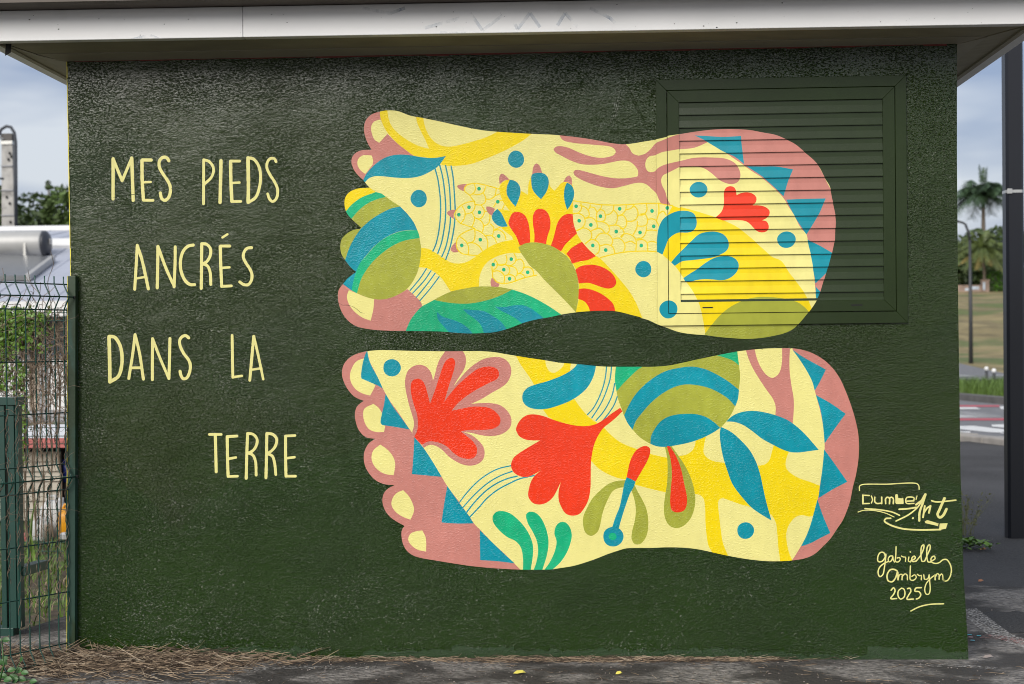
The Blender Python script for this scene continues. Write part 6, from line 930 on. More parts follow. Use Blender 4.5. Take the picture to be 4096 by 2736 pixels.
# coconut palm in front of the bank wall
b = on_hill(3938, 1167); cp = empty('coconut_palm', 'coconut palm with drooping yellowing fronds in front of the hedge', 'palm tree'); cp.location = b
crown = at(3928, 1003, b.y) - b
s = MB(); foot_ = at(3938, 1165, b.y) - b
s.tube([foot_-Vector((0, 0, .6)), foot_.lerp(crown, .5)+Vector((.08, 0, 0)), crown], [.15, .12, .11], 8); s.build('trunk', M['trunk'], cp, True)
s = MB(); r_ = random.Random(7)
for k in range(46):
    el = r_.uniform(.0, 1.4); frond(s, crown, k*2.4+r_.uniform(-.3, .3), el, r_.uniform(2.8, 3.7), r_, .42+.25*math.cos(el), .62, 20, 0)
for k in range(9): frond(s, crown-Vector((0, 0, .1)), k*.7, r_.uniform(-.5, .1), r_.uniform(1.7, 2.3), r_, .5, .55, 18, 1)
s.build('crown', [M['palm'], M['palmold']], cp)
s = MB()
for k in range(7): t = k*.9; s.lathe((crown.x+.2*math.cos(t), crown.y+.2*math.sin(t), crown.z-.22), [(0, -.13), (.1, -.05), (.1, .05), (0, .13)], 6)
s.build('coconuts', mat('coconut', (.45, .22, .03), .5), cp)['kind'] = 'stuff'
# royal palm further back
b = pos_hill(3936, b.y+30+6.05); rp_ = empty('royal_palm', 'tall royal palm with a plume like spear leaf above the coconut palm', 'palm tree'); rp_.location = b
crown = at(3933, 782, b.y) - b
s = MB(); s.tube([(0, 0, -.5), crown*.5, crown-Vector((0, 0, .6))], [.26, .24, .15], 8); s.build('trunk', M['trunk'], rp_, True)
s = MB(); s.tube([crown-Vector((0, 0, 1.5)), crown-Vector((0, 0, .3)), crown+Vector((0, 0, .3))], [.16, .17, .08], 8); s.build('crownshaft', M['palmroyal'], rp_, True)
s = MB(); r_ = random.Random(9)
for k in range(46):
    el = r_.uniform(.05, 1.15); frond(s, crown, k*2.4+r_.uniform(-.2, .2), el, r_.uniform(3.4, 4.6), r_, .58, 1.5, 28)
for k in range(6): frond(s, crown, k*1.1, 1.42, r_.uniform(2.6, 3.3), r_, .04, .6, 18)
s.build('crown', M['palmroyal'], rp_)
# clipped hedge and low wall with a pier
b0 = on_hill(3985, 1166); zt = at(3985, 1086, b0.y).z
s = MB(); x0, x1 = at(3945, 1120, b0.y).x, at(4140, 1120, b0.y).x
hd = leaf_cloud([((x0+x1)/2, b0.y+.6, b0.z+(zt-b0.z)*.5, (x1-x0)/2, .8, (zt-b0.z)*.55)], 6, .1, 3); hd.v = []; hd.f = []; hd.m = []; r_ = random.Random(4)
for _ in range(5200):
    p = Vector((r_.uniform(x0, x1), b0.y+r_.uniform(-.05, 1.2), b0.z-.3+(zt-b0.z+.3)*r_.random()**.8)); a = Vector((r_.gauss(0, 1), r_.gauss(0, 1), r_.gauss(0, 1))).normalized(); c_ = a.cross(Vector((0, .3, 1))).normalized(); hd.quad(p-a*.11, p+c_*.07, p+a*.11, p-c_*.07)
hb = MB(); hb.box((x0+.05, b0.y+.1, b0.z-.5), (x1-.05, b0.y+1.1, zt-.06))
hed = empty('hedge', 'bright green clipped hedge beside the coconut palm', 'hedge'); hb.build('branches', M['treedark'], hed); hd.build('leaves', M['hedge'], hed)
bw = on_hill(3880, 1168); wl = empty('garden_wall', 'low brown garden wall with a square pier under the coconut palm', 'wall')
xa, xb = at(3700, 1150, bw.y).x, at(3926, 1150, bw.y).x; ztop = at(3880, 1140, bw.y).z
s = MB(); s.box((xa, bw.y, bw.z-1.2), (xb, bw.y+.25, ztop)); s.build('wall', M['stone'], wl)
s = MB(); xp0, xp1 = at(3927, 1150, bw.y).x, at(3956, 1150, bw.y).x; zp = at(3940, 1122, bw.y).z; s.box((xp0, bw.y-.15, bw.z-1.2), (xp1, bw.y+.4, zp)); bevel(s.build('pier', M['stone'], wl), .03)
s = MB(); s.box((xp0-.04, bw.y-.19, zp+.002), (xp1+.04, bw.y+.44, zp+.07)); bevel(s.build('pier_cap', M['stone'], wl), .02)
for px0, px1, y0, y1 in ((3932, 3941, 1128, 1160), (3889, 3918, 1145, 1158), (3862, 3880, 1152, 1162)):
    a = at(px0, y1, bw.y-.16); c_ = at(px1, y0, bw.y-.16); s = MB(); yy = bw.y-.155 if px0 > 3925 else bw.y-.006
    s.box((a.x, yy, a.z), (c_.x, yy+.004, c_.z)); s.build('painted_panel', M['paleblue'], wl)

# black chamfered column at the right edge, with a steel strap
g = ground(4038, 2152); g2 = ground(4103, 2152); colm = empty('black_column', 'black chamfered steel column with a metal strap beside the road', 'column'); cx_, cy_ = (g.x+g2.x)/2, g.y+.055; colm.location = (cx_, cy_, 0)
hw, ch = .055, .016
oct_ = [(-hw+ch, -hw), (hw-ch, -hw), (hw, -hw+ch), (hw, hw-ch), (hw-ch, hw), (-hw+ch, hw), (-hw, hw-ch), (-hw, -hw+ch)]
s = MB(); s.v = [(x, y, -.1) for x, y in oct_] + [(x, y, 5.2) for x, y in oct_]; s.f = [tuple(range(8))[::-1], tuple(range(8, 16))] + [(i, (i+1) % 8, (i+1) % 8+8, i+8) for i in range(8)]; s.m = [0]*10
s.build('shaft', M['black'], colm)
zs_ = at(4060, 768, cy_).z
k_ = 1.03; s = MB(); s.v = [(x*k_, y*k_, zs_-.009+.018*q) for q in (0, 1) for x, y in oct_]; s.f = [(i, (i+1) % 8, (i+1) % 8+8, i+8) for i in range(8)]; s.m = [0]*8; st = s.build('strap', M['galv'], colm)
s = MB(); s.box((-hw+.004, -hw-.012, zs_-.016), (-hw+.034, -hw-.002, zs_+.016)); bevel(s.build('strap_buckle', M['galv'], st), .002)

# weeds along the kiosk foot on the right
def weed_tuft(label, base, n, hgt, mtl, seed, name='weed', lean=.6):
    r_ = random.Random(seed); o = empty(name, label, 'weed'); o.location = base
    s = MB()
    for _ in range(n):
        t = r_.uniform(0, 6.28); L_ = hgt*r_.uniform(.5, 1.1); d = Vector((math.cos(t)*lean*r_.random(), math.sin(t)*lean*r_.random(), 1)).normalized(); b_ = Vector((r_.gauss(0, .02), r_.gauss(0, .03), 0))
        s.tube([b_, b_+d*L_*.5, b_+d*L_+Vector((d.x, d.y, 0))*L_*.25], [.0015, .0012, .0006], 3)
        for k in range(9):
            p = b_+d*L_*r_.uniform(.3, 1); a = Vector((r_.gauss(0, 1), r_.gauss(0, 1), r_.gauss(.4, 1))).normalized(); c_ = a.cross(Vector((r_.gauss(0, 1), 1, 0))).normalized()*.004; s.quad(p-c_, p+a*.022, p+c_)
    s.build('stalks', mtl, o); return o
g = ground(3868, 2140); weed_tuft('feathery dry weed growing against the kiosk corner', (g.x-.02, g.y, 0), 26, .30, M['dryweed'], 3)
def leafy(label, base, n, rad, lsz, mtl, seed, hgt=.05):
    r_ = random.Random(seed); o = empty('weed', label, 'weed'); o.location = base; s = MB()
    for _ in range(n):
        p = Vector((r_.gauss(0, rad), r_.gauss(0, rad), r_.uniform(.005, hgt))); t = r_.uniform(0, 6.28); a = Vector((math.cos(t), math.sin(t), r_.uniform(.0, .8))).normalized(); c_ = a.cross(Vector((0, 0, 1))).normalized(); L_ = lsz*r_.uniform(.6, 1.2)
        s.quad(p, p+a*L_*.45+c_*L_*.38+Vector((0, 0, .004)), p+a*L_, p+a*L_*.45-c_*L_*.38+Vector((0, 0, .004)))
    s.build('leaves', mtl, o); return o
for px, py, n_, rad, ls, lab in ((3860, 2195, 20, .03, .06, 'broad leaved green weed hugging the kiosk corner'), (3885, 2188, 16, .022, .04, 'small pale weed next to the broad leaved weed'), (3908, 2195, 34, .04, .05, 'bushy bright green weed on the asphalt edge'), (3950, 2204, 18, .03, .03, 'low mossy weed furthest from the kiosk corner')):
    g = ground(px, py); leafy(lab, (g.x, g.y, 0), n_, rad, ls, M['leaf'], int(px))
def flat_leaf(name, label, cat, px, py, z, L_, wd, an, mtl, group=None):
    g = ground(px, py, z); s = MB(); c_, n_ = math.cos(an), math.sin(an)
    P_ = [(-L_, 0, .002), (-L_*.4, wd, .010), (L_*.5, wd*.8, .012), (L_, 0, .004), (L_*.5, -wd*.8, .006), (-L_*.4, -wd, .003)]
    n0 = [(x*c_-y*n_, x*n_+y*c_, zz) for x, y, zz in P_]; s.quad(n0[0], n0[1], n0[5]); s.quad(n0[1], n0[2], n0[4], n0[5]); s.quad(n0[2], n0[3], n0[4])
    o = s.build(name, mtl); o.location = (g.x, g.y, z+.002); return tag(o, label, cat, group)
flat_leaf('fallen_leaf', 'orange brown fallen leaf among the weeds on the asphalt', 'leaf', 3932, 2201, 0, .022, .008, .1, M['brownleaf'])
flat_leaf('fallen_leaf', 'curled tan leaf lying on the black asphalt', 'leaf', 3924, 2328, 0, .017, .010, .4, M['brownleaf'])
flat_leaf('fallen_leaf', 'pale yellow leaf lying in front of the wall foot', 'leaf', 2078, 2697, .012, .024, .012, .1, M['fallen'])
flat_leaf('fallen_leaf', 'small yellow leaf right of the larger yellow leaf', 'leaf', 2476, 2700, .012, .014, .008, .3, M['fallen'])
flat_leaf('fallen_leaf', 'dull pale leaf lying on the concrete by the kiosk corner', 'leaf', 3953, 2634, .012, .022, .01, .05, M['pebble'])

# ================================================================ YARD ON THE LEFT
# welded mesh fence with V folds
def mesh_fence(name, label, P0, dirv, nrm, n0, n1, pitch, z0, wire_mat, sc=1.0):
    """P0: foot of wire 0; dirv: along the panel; nrm: way the folds bulge"""
    o = empty(name, label, 'fence')
    rows = [0, 50, 100, 300, 500, 700, 750, 800, 1000, 1200, 1400, 1450, 1500]; H_ = 1.5
    zrow = [z0 + (H_ - q/1000)*sc for q in rows]; bulge = {1: 1, 6: 1, 11: 1}
    def bz(q): # bulge profile along the height (mm from top)
        for c_ in (50, 750, 1450):
            if abs(q-c_) < 50: return .031*(1-abs(q-c_)/50)
        return 0.0
    qs = [-30, -4, 4, 44, 50, 56, 96, 104, 700, 744, 750, 756, 796, 804, 1396, 1404, 1444, 1450, 1456, 1496, 1530]
    mesh = None
    for i in range(n0, n1):
        s = MB(); b_ = P0 + dirv*(pitch*i); s.tube([(b_+nrm*bz(min(max(q, 0), 1500))*sc)*1 + Vector((0, 0, z0+(H_-q/1000)*sc)) for q in qs], .0026*sc, 6)
        s.build('vertical_wire', wire_mat, o, True)
    for k, z in enumerate(zrow):
        e_ = nrm*(.031*sc+.0045 if k in bulge else .0045*-1)
        s = MB(); a = P0 + dirv*(pitch*(n0-.4)) + e_; b_ = P0 + dirv*(pitch*(n1-.4)) + e_
        s.tube([(a.x, a.y, z), (b_.x, b_.y, z)], .0026*sc, 6); s.build('horizontal_wire', wire_mat, o, True)
    return o
TH = R(60); dirv = Vector((-math.cos(TH), -math.sin(TH), 0)); nrm = Vector((math.sin(TH), -math.cos(TH), 0))
# first wire: the one nearest the corner post
ztop = at(255, 1138, -.03).z
P0 = at(254, 1138, -.045); P0.z = 0
fence = mesh_fence('mesh_fence', 'dark green welded mesh fence running from the kiosk corner post', P0, dirv, nrm, -0, 15, .0468, ztop-1.5, M['fence'])
for z_, x_ in ((0, 0),):
    for rr in (0, 50, 100, 300, 500, 700, 750, 800, 1000, 1200, 1400, 1450):
        zz = ztop - rr/1000; s = MB(); a = P0 + nrm*(.035 if rr in (50, 750, 1450) else -.0045); e_ = Vector((.0, -.024, 0)) if rr not in (50, 750, 1450) else Vector((.026, -.034, 0))
        s.tube([(a.x-.02*0, a.y, zz), (e_.x, e_.y, zz)], .0026, 6); s.build('wire_end', M['fence'], fence, True)
        if rr in (50, 750, 1450):
            s = MB(); s.tube([(.026, -.038, zz), (.026, -.028, zz)], .006, 6); s.build('clip', M['gapdark'], fence)
pb = Vector((-.0245, 0, 0)); pt_ = Vector((.0, 0, 1.522))
s = MB(); s.hexa([(-.024,-.034,-.03),(.0085,-.034,-.03),(.0085,-.0015,-.03),(-.024,-.0015,-.03),(.0005,-.034,1.52),(.033,-.034,1.52),(.033,-.0015,1.52),(.0005,-.0015,1.52)])
po = bevel(s.build('post', M['post'], fence), .002)
s = MB(); r_ = random.Random(3)
for k in range(60):
    z = 1.52*k/60; x = -.0245+.0247*(z/1.52); s.quad((x, -.0346, z), (x+r_.uniform(.0008, .0022), -.0346, z), (x+r_.uniform(.0012, .0032)+.0004, -.0346, z+1.52/60), (x+.0004, -.0346, z+1.52/60))
s.build('paint_edge', M['sideyellow'], fence)
# rear fence
P1 = at(266, 1250, 3.33); zt1 = P1.z; P1.z = 0
fence2 = mesh_fence('mesh_fence', 'blurred green mesh fence further back, overgrown with vine', P1, Vector((-1, .02, 0)), Vector((0, -1, 0)), -14, 22, .0535, zt1-1.5, M['fence'])
# green steel gate frame between the fences
gate = empty('steel_gate', 'heavy green steel gate frame behind the mesh fence', 'gate'); gy = .55
def gbar(name, a, b_, wd, dp): s = MB(); s.beam(a, b_, wd, dp); return bevel(s.build(name, M['steel'], gate), .003)
A = lambda px, py, y=gy: at(px, py, y)
zt, zb = A(40, 1620).z, A(40, 2510).z
for px, wd in ((55, .030), (20, .022), (-60, .022), (-140, .022), (-220, .022)):
    x = A(px, 2000).x; s = MB(); s.box((x-wd/2, gy-.025, zb), (x+wd/2, gy+.03, zt)); bevel(s.build('upright', M['steel'], gate), .002)
x = A(76, 2000).x; s = MB(); s.box((x-.007, gy-.02, zb), (x+.010, gy+.026, zt-.003)); bevel(s.build('gate_post', M['steel'], gate), .002)
xr, xl = A(83, 1620).x, A(-260, 1620).x
s = MB(); s.box((xl, gy-.032, zt), (xr, gy+.045, zt+.034)); bevel(s.build('top_rail', M['steel'], gate), .002)
s = MB(); s.box((xl, gy-.035, zb-.035), (A(58, 2000).x, gy+.05, zb+.003)); bevel(s.build('bottom_rail', M['steel'], gate), .002)
a = A(80, 2285); b_ = at(171, 2258, .95); s = MB(); s.beam(a, b_, .05, .042); bevel(s.build('brace', M['steel'], gate), .003)

# dry vine stems twisted round the wires, loose tendrils, leaves
vine = empty('dry_vine', 'dry brown vine stems twisted round the mesh fence by the kiosk', 'vine'); r_ = random.Random(21)
s = MB()
for i in range(0, 12):
    b_ = P0 + dirv*(.0468*i)
    for rep in range(2 if i < 7 else 1):
        z0, z1 = (r_.uniform(.1, .5), r_.uniform(1.15, ztop-.08)) if i < 6 else (r_.uniform(.2, .6), r_.uniform(.9, 1.1)); ph_ = r_.uniform(0, 6.28); fr = r_.uniform(60, 110); pts = []
        nn_ = int((z1-z0)/.012)
        for k in range(nn_):
            z = z0+(z1-z0)*k/nn_; q = (ztop-z)*1000; bb = 0
            for c_ in (50, 750, 1450):
                if abs(q-c_) < 50: bb = .031*(1-abs(q-c_)/50)
            ra = .0048+.0025*math.sin(z*17+ph_)**2; pts.append((b_.x+nrm.x*bb+ra*math.cos(ph_+fr*z), b_.y+nrm.y*bb+ra*math.sin(ph_+fr*z), z))
        s.tube(pts, [.0015*r_.uniform(.6, 1.1) for _ in pts], 4)
s.build('twining_stem', M['wood'], vine, True)
s = MB()
for k in range(150):
    i = r_.triangular(0, 9, 1.5); b_ = P0 + dirv*(.0468*i); z = r_.triangular(.25, ztop-.02, 1.25); p = Vector((b_.x, b_.y, z)); d = Vector((r_.gauss(0, .6), r_.gauss(0, .6), r_.gauss(.1, .8))).normalized(); pts = [p]
    for j in range(r_.randint(4, 8)):
        d = (d + Vector((r_.gauss(0, .35), r_.gauss(0, .35), r_.gauss(0, .35)-.05))).normalized(); p = p + d*r_.uniform(.012, .028); pts.append(p)
    s.tube(pts, [.0010*(1-.6*q/len(pts)) for q in range(len(pts))], 3)
o_ = s.build('tendril', M['wood'], vine, True); o_['kind'] = 'stuff'
vine2 = empty('leafy_vine', 'green leafed vine hanging over the rear mesh fence', 'vine'); s = MB()
for k in range(260):
    px, py = r_.uniform(-60, 290), r_.triangular(1240, 1700, 1300); p = at(px, py, 3.3+r_.uniform(-.05, .08)); d = Vector((r_.gauss(0, .6), r_.gauss(0, .15), r_.gauss(-.3, .8))).normalized(); pts = [p]
    for j in range(r_.randint(5, 10)): d = (d+Vector((r_.gauss(0, .4), r_.gauss(0, .15), r_.gauss(-.05, .4)))).normalized(); p = p+d*r_.uniform(.03, .06); pts.append(p)
    s.tube(pts, [.0032*(1-.5*q/len(pts)) for q in range(len(pts))], 3)
for i in range(-2, 10):   # old stems standing along the rear wires
    for rep in range(2):
        b_ = P1 + Vector((-.0535*i, 0, 0)); ph_ = r_.uniform(0, 6); pts = [(b_.x+.009*math.sin(z*11+ph_), 3.33-.006+.006*math.cos(z*9+ph_), z) for z in np.linspace(.1, zt1-.03, 34)]
        s.tube(pts, .0042, 4)
s.build('stems', M['wood'], vine2)['kind'] = 'stuff'
s = MB()
for k in range(3200):
    q = r_.random()
    if q < .72: px, py = r_.triangular(-80, 215, 0), r_.triangular(1225, 1420, 1270)
    elif q < .9: px, py = r_.gauss(15, 30), r_.uniform(1300, 1560)
    else: px, py = r_.gauss(85, 12), r_.uniform(1450, 1850)
    p = at(px, py, 3.28+r_.uniform(-.06, .1)); a = Vector((r_.gauss(0, 1), r_.gauss(0, .6), r_.gauss(-.3, .8))).normalized(); c_ = a.cross(Vector((r_.gauss(0, .5), -1, r_.gauss(0, .5)))).normalized(); L_ = r_.uniform(.012, .030)
    s.quad(p, p+a*L_*.5+c_*L_*.4, p+a*L_, p+a*L_*.5-c_*L_*.4)
s.build('leaves', M['leaf'], vine2)['kind'] = 'stuff'

# grass in the yard
r_ = random.Random(31); spots = []
while len(spots) < 9000:
    x, y = r_.uniform(-4.2, -.15), r_.uniform(.3, 7.5)
    if apron_in(x, y) or r_.random() > .35+.65*(math.sin(x*3.1+1)*math.sin(y*2.3) > -.25): continue
    if y < 1.9 and r_.random() > .8: continue
    spots.append((x, y, yard_z(x, y)))
blades('yard_grass', spots, .15, .008, 1.1, M['grass'], 6)
r_ = random.Random(32); spots = []
while len(spots) < 1600:
    x, y = r_.uniform(-2.6, -.2), r_.uniform(.2, 4.5)
    if not apron_in(x, y): spots.append((x, y, yard_z(x, y)))
blades('dead_grass', spots, .09, .006, 1.6, M['straw'], 7)
for px, y, hh, sd_, lab in ((118, 3.05, .62, 4, 'tall broad grass clump left of the white jerrycan'),):
    q = at(px, 2100, y); t_ = empty('grass_clump', lab, 'grass'); r_ = random.Random(sd_)
    for k in range(4): blades('blade', [(q.x+r_.gauss(0, .02), q.y+r_.gauss(0, .02), -.02)], hh, .022, .7, M['grass'], sd_*10+k, t_, None, None, None, 7)
# jerrycans
def jerrycan(label, px0, px1, py0, py1, y, mtl, rot=0.0, dents=0):
    a = at(px0, py1, y); b_ = at(px1, py0, y); wd = b_.x-a.x; ht = b_.z-a.z; dp = wd*.8
    o = empty('jerrycan', label, 'canister', 'plastic canisters in the yard'); o.location = ((a.x+b_.x)/2, y+dp/2, a.z); o.rotation_euler = (0, 0, rot)
    prof_ = [(.44, 0), (.5, .03), (.5, .66), (.46, .74), (.30, .86), (.26, .88)]
    s = MB(); nseg = 20
    for f_, z in prof_:
        for k in range(nseg):
            t = 2*math.pi*k/nseg; cx2, sy2 = math.cos(t), math.sin(t); q = (abs(cx2)**3.5+abs(sy2)**3.5)**(-1/3.5); s.v.append((f_*wd*cx2*q, f_*dp*sy2*q, z*ht))
    for i in range(len(prof_)-1):
        for k in range(nseg): q = i*nseg; k2 = (k+1) % nseg; s.f.append((q+k, q+k2, q+nseg+k2, q+nseg+k)); s.m.append(0)
    s.f.append(tuple(range((len(prof_)-1)*nseg, len(prof_)*nseg))); s.m.append(0); s.build('body', mtl, o, True)
    h_ = MB(); h_.tube([(-.30*wd, 0, .80*ht), (-.22*wd, 0, .97*ht), (.02*wd, 0, .98*ht), (.10*wd, 0, .86*ht)], .06*wd, 8); h_.build('handle', mtl, o, True)
    c_ = MB(); c_.lathe((.26*wd, 0, .82*ht), [(.11*wd, 0), (.11*wd, .12*ht), (.0, .12*ht)], 12); c_.build('cap', mtl, o, True)
    return o
jerrycan('white plastic jerrycan standing upright left of the yellow one', 152, 255, 1984, 2160, 3.95, M['hdpe'])
jerrycan('yellow plastic jerrycan half hidden by the kiosk corner', 218, 322, 2018, 2158, 3.75, M['hdpeyellow'], .25)
jerrycan('greyish white jerrycan slumped low in the grass', 112, 190, 2070, 2165, 3.80, M['hdpe'], -.5)
s = MB(); a = at(262, 2155, 3.6); s.lathe((a.x, a.y, a.z), [(0, 0), (.035, 0), (.04, .03), (.02, .04), (0, .04)], 12); tag(s.build('white_lid', M['hdpe']), 'white round lid lying between the two canisters', 'lid')
s = MB(); a = at(100, 2172, 4.3); b_ = at(330, 2160, 4.3); s.box((a.x, 4.1, -.02), (b_.x, 5.0, .015)); tag(s.build('rusty_sheet', M['redroof']), 'rusty metal sheet lying under the canisters', 'metal sheet')
# low coop with board siding, white roof sheet and red edge
coop = empty('low_shed', 'low board sided shed with white roof sheet and red roof edge', 'shed'); sy = 5.2
xR, xL = at(244, 1900, sy).x, at(-160, 1900, sy).x; zr0 = at(120, 1787, sy).z
for i in range(7):
    z0 = .0+.072*i; s = MB(); s.hexa([(xL, sy-.022, z0), (xR, sy-.022, z0), (xR, sy+.01, z0), (xL, sy+.01, z0), (xL, sy-.006, z0+.069), (xR, sy-.006, z0+.069), (xR, sy+.01, z0+.069), (xL, sy+.01, z0+.069)])
    s.build('board', M['siding'], coop)
xE = xR+.9
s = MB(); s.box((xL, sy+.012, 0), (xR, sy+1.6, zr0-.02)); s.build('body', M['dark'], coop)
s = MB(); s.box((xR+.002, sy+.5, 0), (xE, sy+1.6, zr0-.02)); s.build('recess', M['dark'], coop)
s = MB(); z1 = at(120, 1753, sy-.12).z; s.box((xL, sy-.14, zr0), (xE, sy-.11, z1)); s.build('roof_edge', M['redroof'], coop)
z2 = at(120, 1700, sy+1.6).z; s = MB(); s.hexa([(xL, sy-.108, z1-.03), (xE, sy-.108, z1-.03), (xE, sy+1.7, z2-.03), (xL, sy+1.7, z2-.03), (xL, sy-.108, z1), (xE, sy-.108, z1), (xE, sy+1.7, z2), (xL, sy+1.7, z2)]); s.build('roof_sheet', M['wallwhite'], coop)
a = at(266, 1925, sy+.15); s = MB(); s.lathe((a.x+.03, a.y, a.z), [(0, 0), (.10, 0), (.12, .17), (.11, .17), (.09, .02)], 16); tag(s.build('blue_tub', M['blue'], None, True), 'blue plastic tub in the dark gap beside the shed', 'tub')
s = MB(); s.box((a.x-.1, a.y-.1, 0), (a.x+.3, a.y+.3, a.z-.003)); tag(s.build('wooden_crate', M['dark']), 'dark crate under the blue tub beside the shed', 'crate')

# neighbouring house: white panelled wall, window band, shallow metal roof with solar heater
house = empty('neighbour_house', 'low white house with shallow pale metal roof and solar water heater', 'house'); hy = 22.0; HD = hy+6.05
def hx(px, y=hy): return at(px, 1400, y).x
def hz(py, px=100, y=hy): return at(px, py, y).z
s = MB(); s.box((hx(-400), hy+.15, -.05), (hx(700), hy+6.5, hz(1228))); s.build('wall', M['housegrey'], house)
for i, (p0, p1, mm) in enumerate(((-260, -100, 'wallwhite'), (-98, 18, 'wallwhite'), (20, 108, 'wallwhite'), (112, 148, 'tan'), (150, 184, 'housegrey'), (188, 262, 'wallwhite'), (264, 340, 'wallwhite'), (342, 420, 'wallwhite'))):
    s = MB(); s.box((hx(p0), hy+.08, hz(1642)), (hx(p1), hy+.148, hz(1442))); s.build('wall_panel', M[mm], house)
for i in range(5):
    s = MB(); s.box((hx(-300), hy+.06-.01*(i % 2), hz(1712-i*14)), (hx(500), hy+.147, hz(1701-i*14))); s.build('plinth_board', M['housegrey'], house)
s = MB(); s.box((hx(-300), hy+.0, hz(1325)), (hx(500), hy+.149, hz(1298))); s.build('lintel', M['tan'], house)
for p0, p1 in ((-200, -20), (0, 70), (90, 160), (175, 330)):
    wf = MB(); wf.box((hx(p0), hy+.10, hz(1436)), (hx(p1), hy+.148, hz(1330))); wf = wf.build('window', M['housegrey'], house)
    s = MB(); s.box((hx(p0)+.05, hy+.09, hz(1430)), (hx(p1)-.05, hy+.099, hz(1336))); s.build('pane', M['glass'], wf)
ye, yr = hy-.7, hy+4.0; ze, zr = hz(1212, 100, ye), hz(990, 200, yr)
# roof sheets, each with standing ribs
def roof_sheets(px0, px1, y0, y1, z0, z1, nsheet, name='roof_sheet'):
    xa, xb = at(px0, 1200, y0).x, at(px1, 1200, y0).x; wd = (xb-xa)/nsheet
    for i in range(nsheet):
        s = MB(); x0 = xa+i*wd; x1 = x0+wd-.008; dz = .012*(i % 2)
        s.hexa([(x0, y0, z0-.03+dz), (x1, y0, z0-.03+dz), (x1, y1, z1-.03+dz), (x0, y1, z1-.03+dz), (x0, y0, z0+dz), (x1, y0, z0+dz), (x1, y1, z1+dz), (x0, y1, z1+dz)])
        for j in range(1):
            xr_ = x0+wd*(j+.5)/1; s.hexa([(xr_-.02, y0, z0+dz), (xr_+.02, y0, z0+dz), (xr_+.02, y1, z1+dz), (xr_-.02, y1, z1+dz), (xr_-.012, y0, z0+dz+.012), (xr_+.012, y0, z0+dz+.012), (xr_+.012, y1, z1+dz+.012), (xr_-.012, y1, z1+dz+.012)])
        s.build(name, M['roofblue'], house if y0 < 30 else house2)
house2 = empty('rear_house', 'far metal roofed house whose ridge shows above the solar tank', 'house')
roof_sheets(-420, 640, ye, yr, ze, zr, 6)
s = MB(); xa, xb = at(-420, 1200, ye).x, at(640, 1200, ye).x; s.box((xa, ye-.05, ze-.24), (xb, ye-.001, ze+.03)); s.build('gutter', M['wallwhite'], house)
s = MB(); s.tube([(xa, yr, zr+.03), (xb, yr, zr+.03)], .16, 8); s.build('ridge_cap', M['wallwhite'], house)
y2e, y2r = 30.5, 37.0; z2e, z2r = at(100, 1010, y2e).z, at(100, 925, y2r).z
roof_sheets(-420, 640, y2e, y2r, z2e, z2r, 6)
xa2, xb2 = at(-420, 1200, y2e).x, at(640, 1200, y2e).x
s = MB(); s.tube([(xa2, y2r, z2r+.02), (xb2, y2r, z2r+.02)], .13, 8); s.build('ridge_cap', M['wallwhite'], house2)
s = MB(); s.box((xa2, y2e+.3, 0), (xb2, y2e+10, z2e-.05)); s.build('wall', M['wallwhite'], house2)
# solar heater
def on_roof(y): return ze+(zr-ze)*(y-ye)/(yr-ye)
sh = empty('solar_heater', 'grey cylindrical solar water tank with collector panel on the pale roof', 'solar heater')
ty = yr-.8; tr = .275; tz = at(100, 976, ty).z
s = MB(); xr_ = at(176, 976, ty).x; xl_ = at(-260, 976, ty).x; s.tube([(xl_, ty, tz), (xl_+.02, ty, tz), (xr_-.03, ty, tz), (xr_, ty, tz)], [tr*.9, tr, tr, tr*.97], 28); s.build('tank', M['tank'], sh, True)
s = MB(); s.tube([(xr_, ty, tz), (xr_+.05, ty, tz), (xr_+.10, ty, tz), (xr_+.12, ty, tz)], [tr*.97, tr*.95, tr*.75, tr*.3], 28); s.build('tank_end', M['tankend'], sh, True)
s = MB(); s.box((xr_+.12, ty-.06, tz-.02), (xr_+.16, ty+.04, tz+.1)); bevel(s.build('end_fitting', M['tank'], sh), .01)
s = MB(); s.tube([(xr_+.06, ty, tz-.22), (xr_+.3, ty-.1, tz-.30), (xr_+.42, ty-.2, tz-.38)], .03, 6); s.build('hose', M['cable'], sh, True)
for x in (xr_-.3, xr_-1.2): s = MB(); s.beam((x, ty-.28, tz-.30), (x, ty-.28, tz+.0), .05, .02); s.build('cradle', M['galv'], sh)
def onr(px, py):   # a spot on the roof plane under a photographed point
    d = ray(px, py); sl = (zr-ze)/(yr-ye); t = (ze + sl*(CAM.y-ye) - CAM.z)/(d.z - sl*d.y); return CAM + d*t
pl = [onr(-200, 1128), onr(100, 1128), onr(202, 1050), onr(-100, 1038)]
up_ = Vector((0, 0, .12)); s = MB(); s.hexa([p+Vector((0, 0, .03)) for p in pl] + [p+up_ for p in pl]); s.build('collector', M['panel'], sh)
s = MB(); s.beam(pl[1]+Vector((.05, 0, .08)), pl[2]+Vector((.05, 0, .08)), .09, .12); s.build('collector_rim', M['tank'], sh)
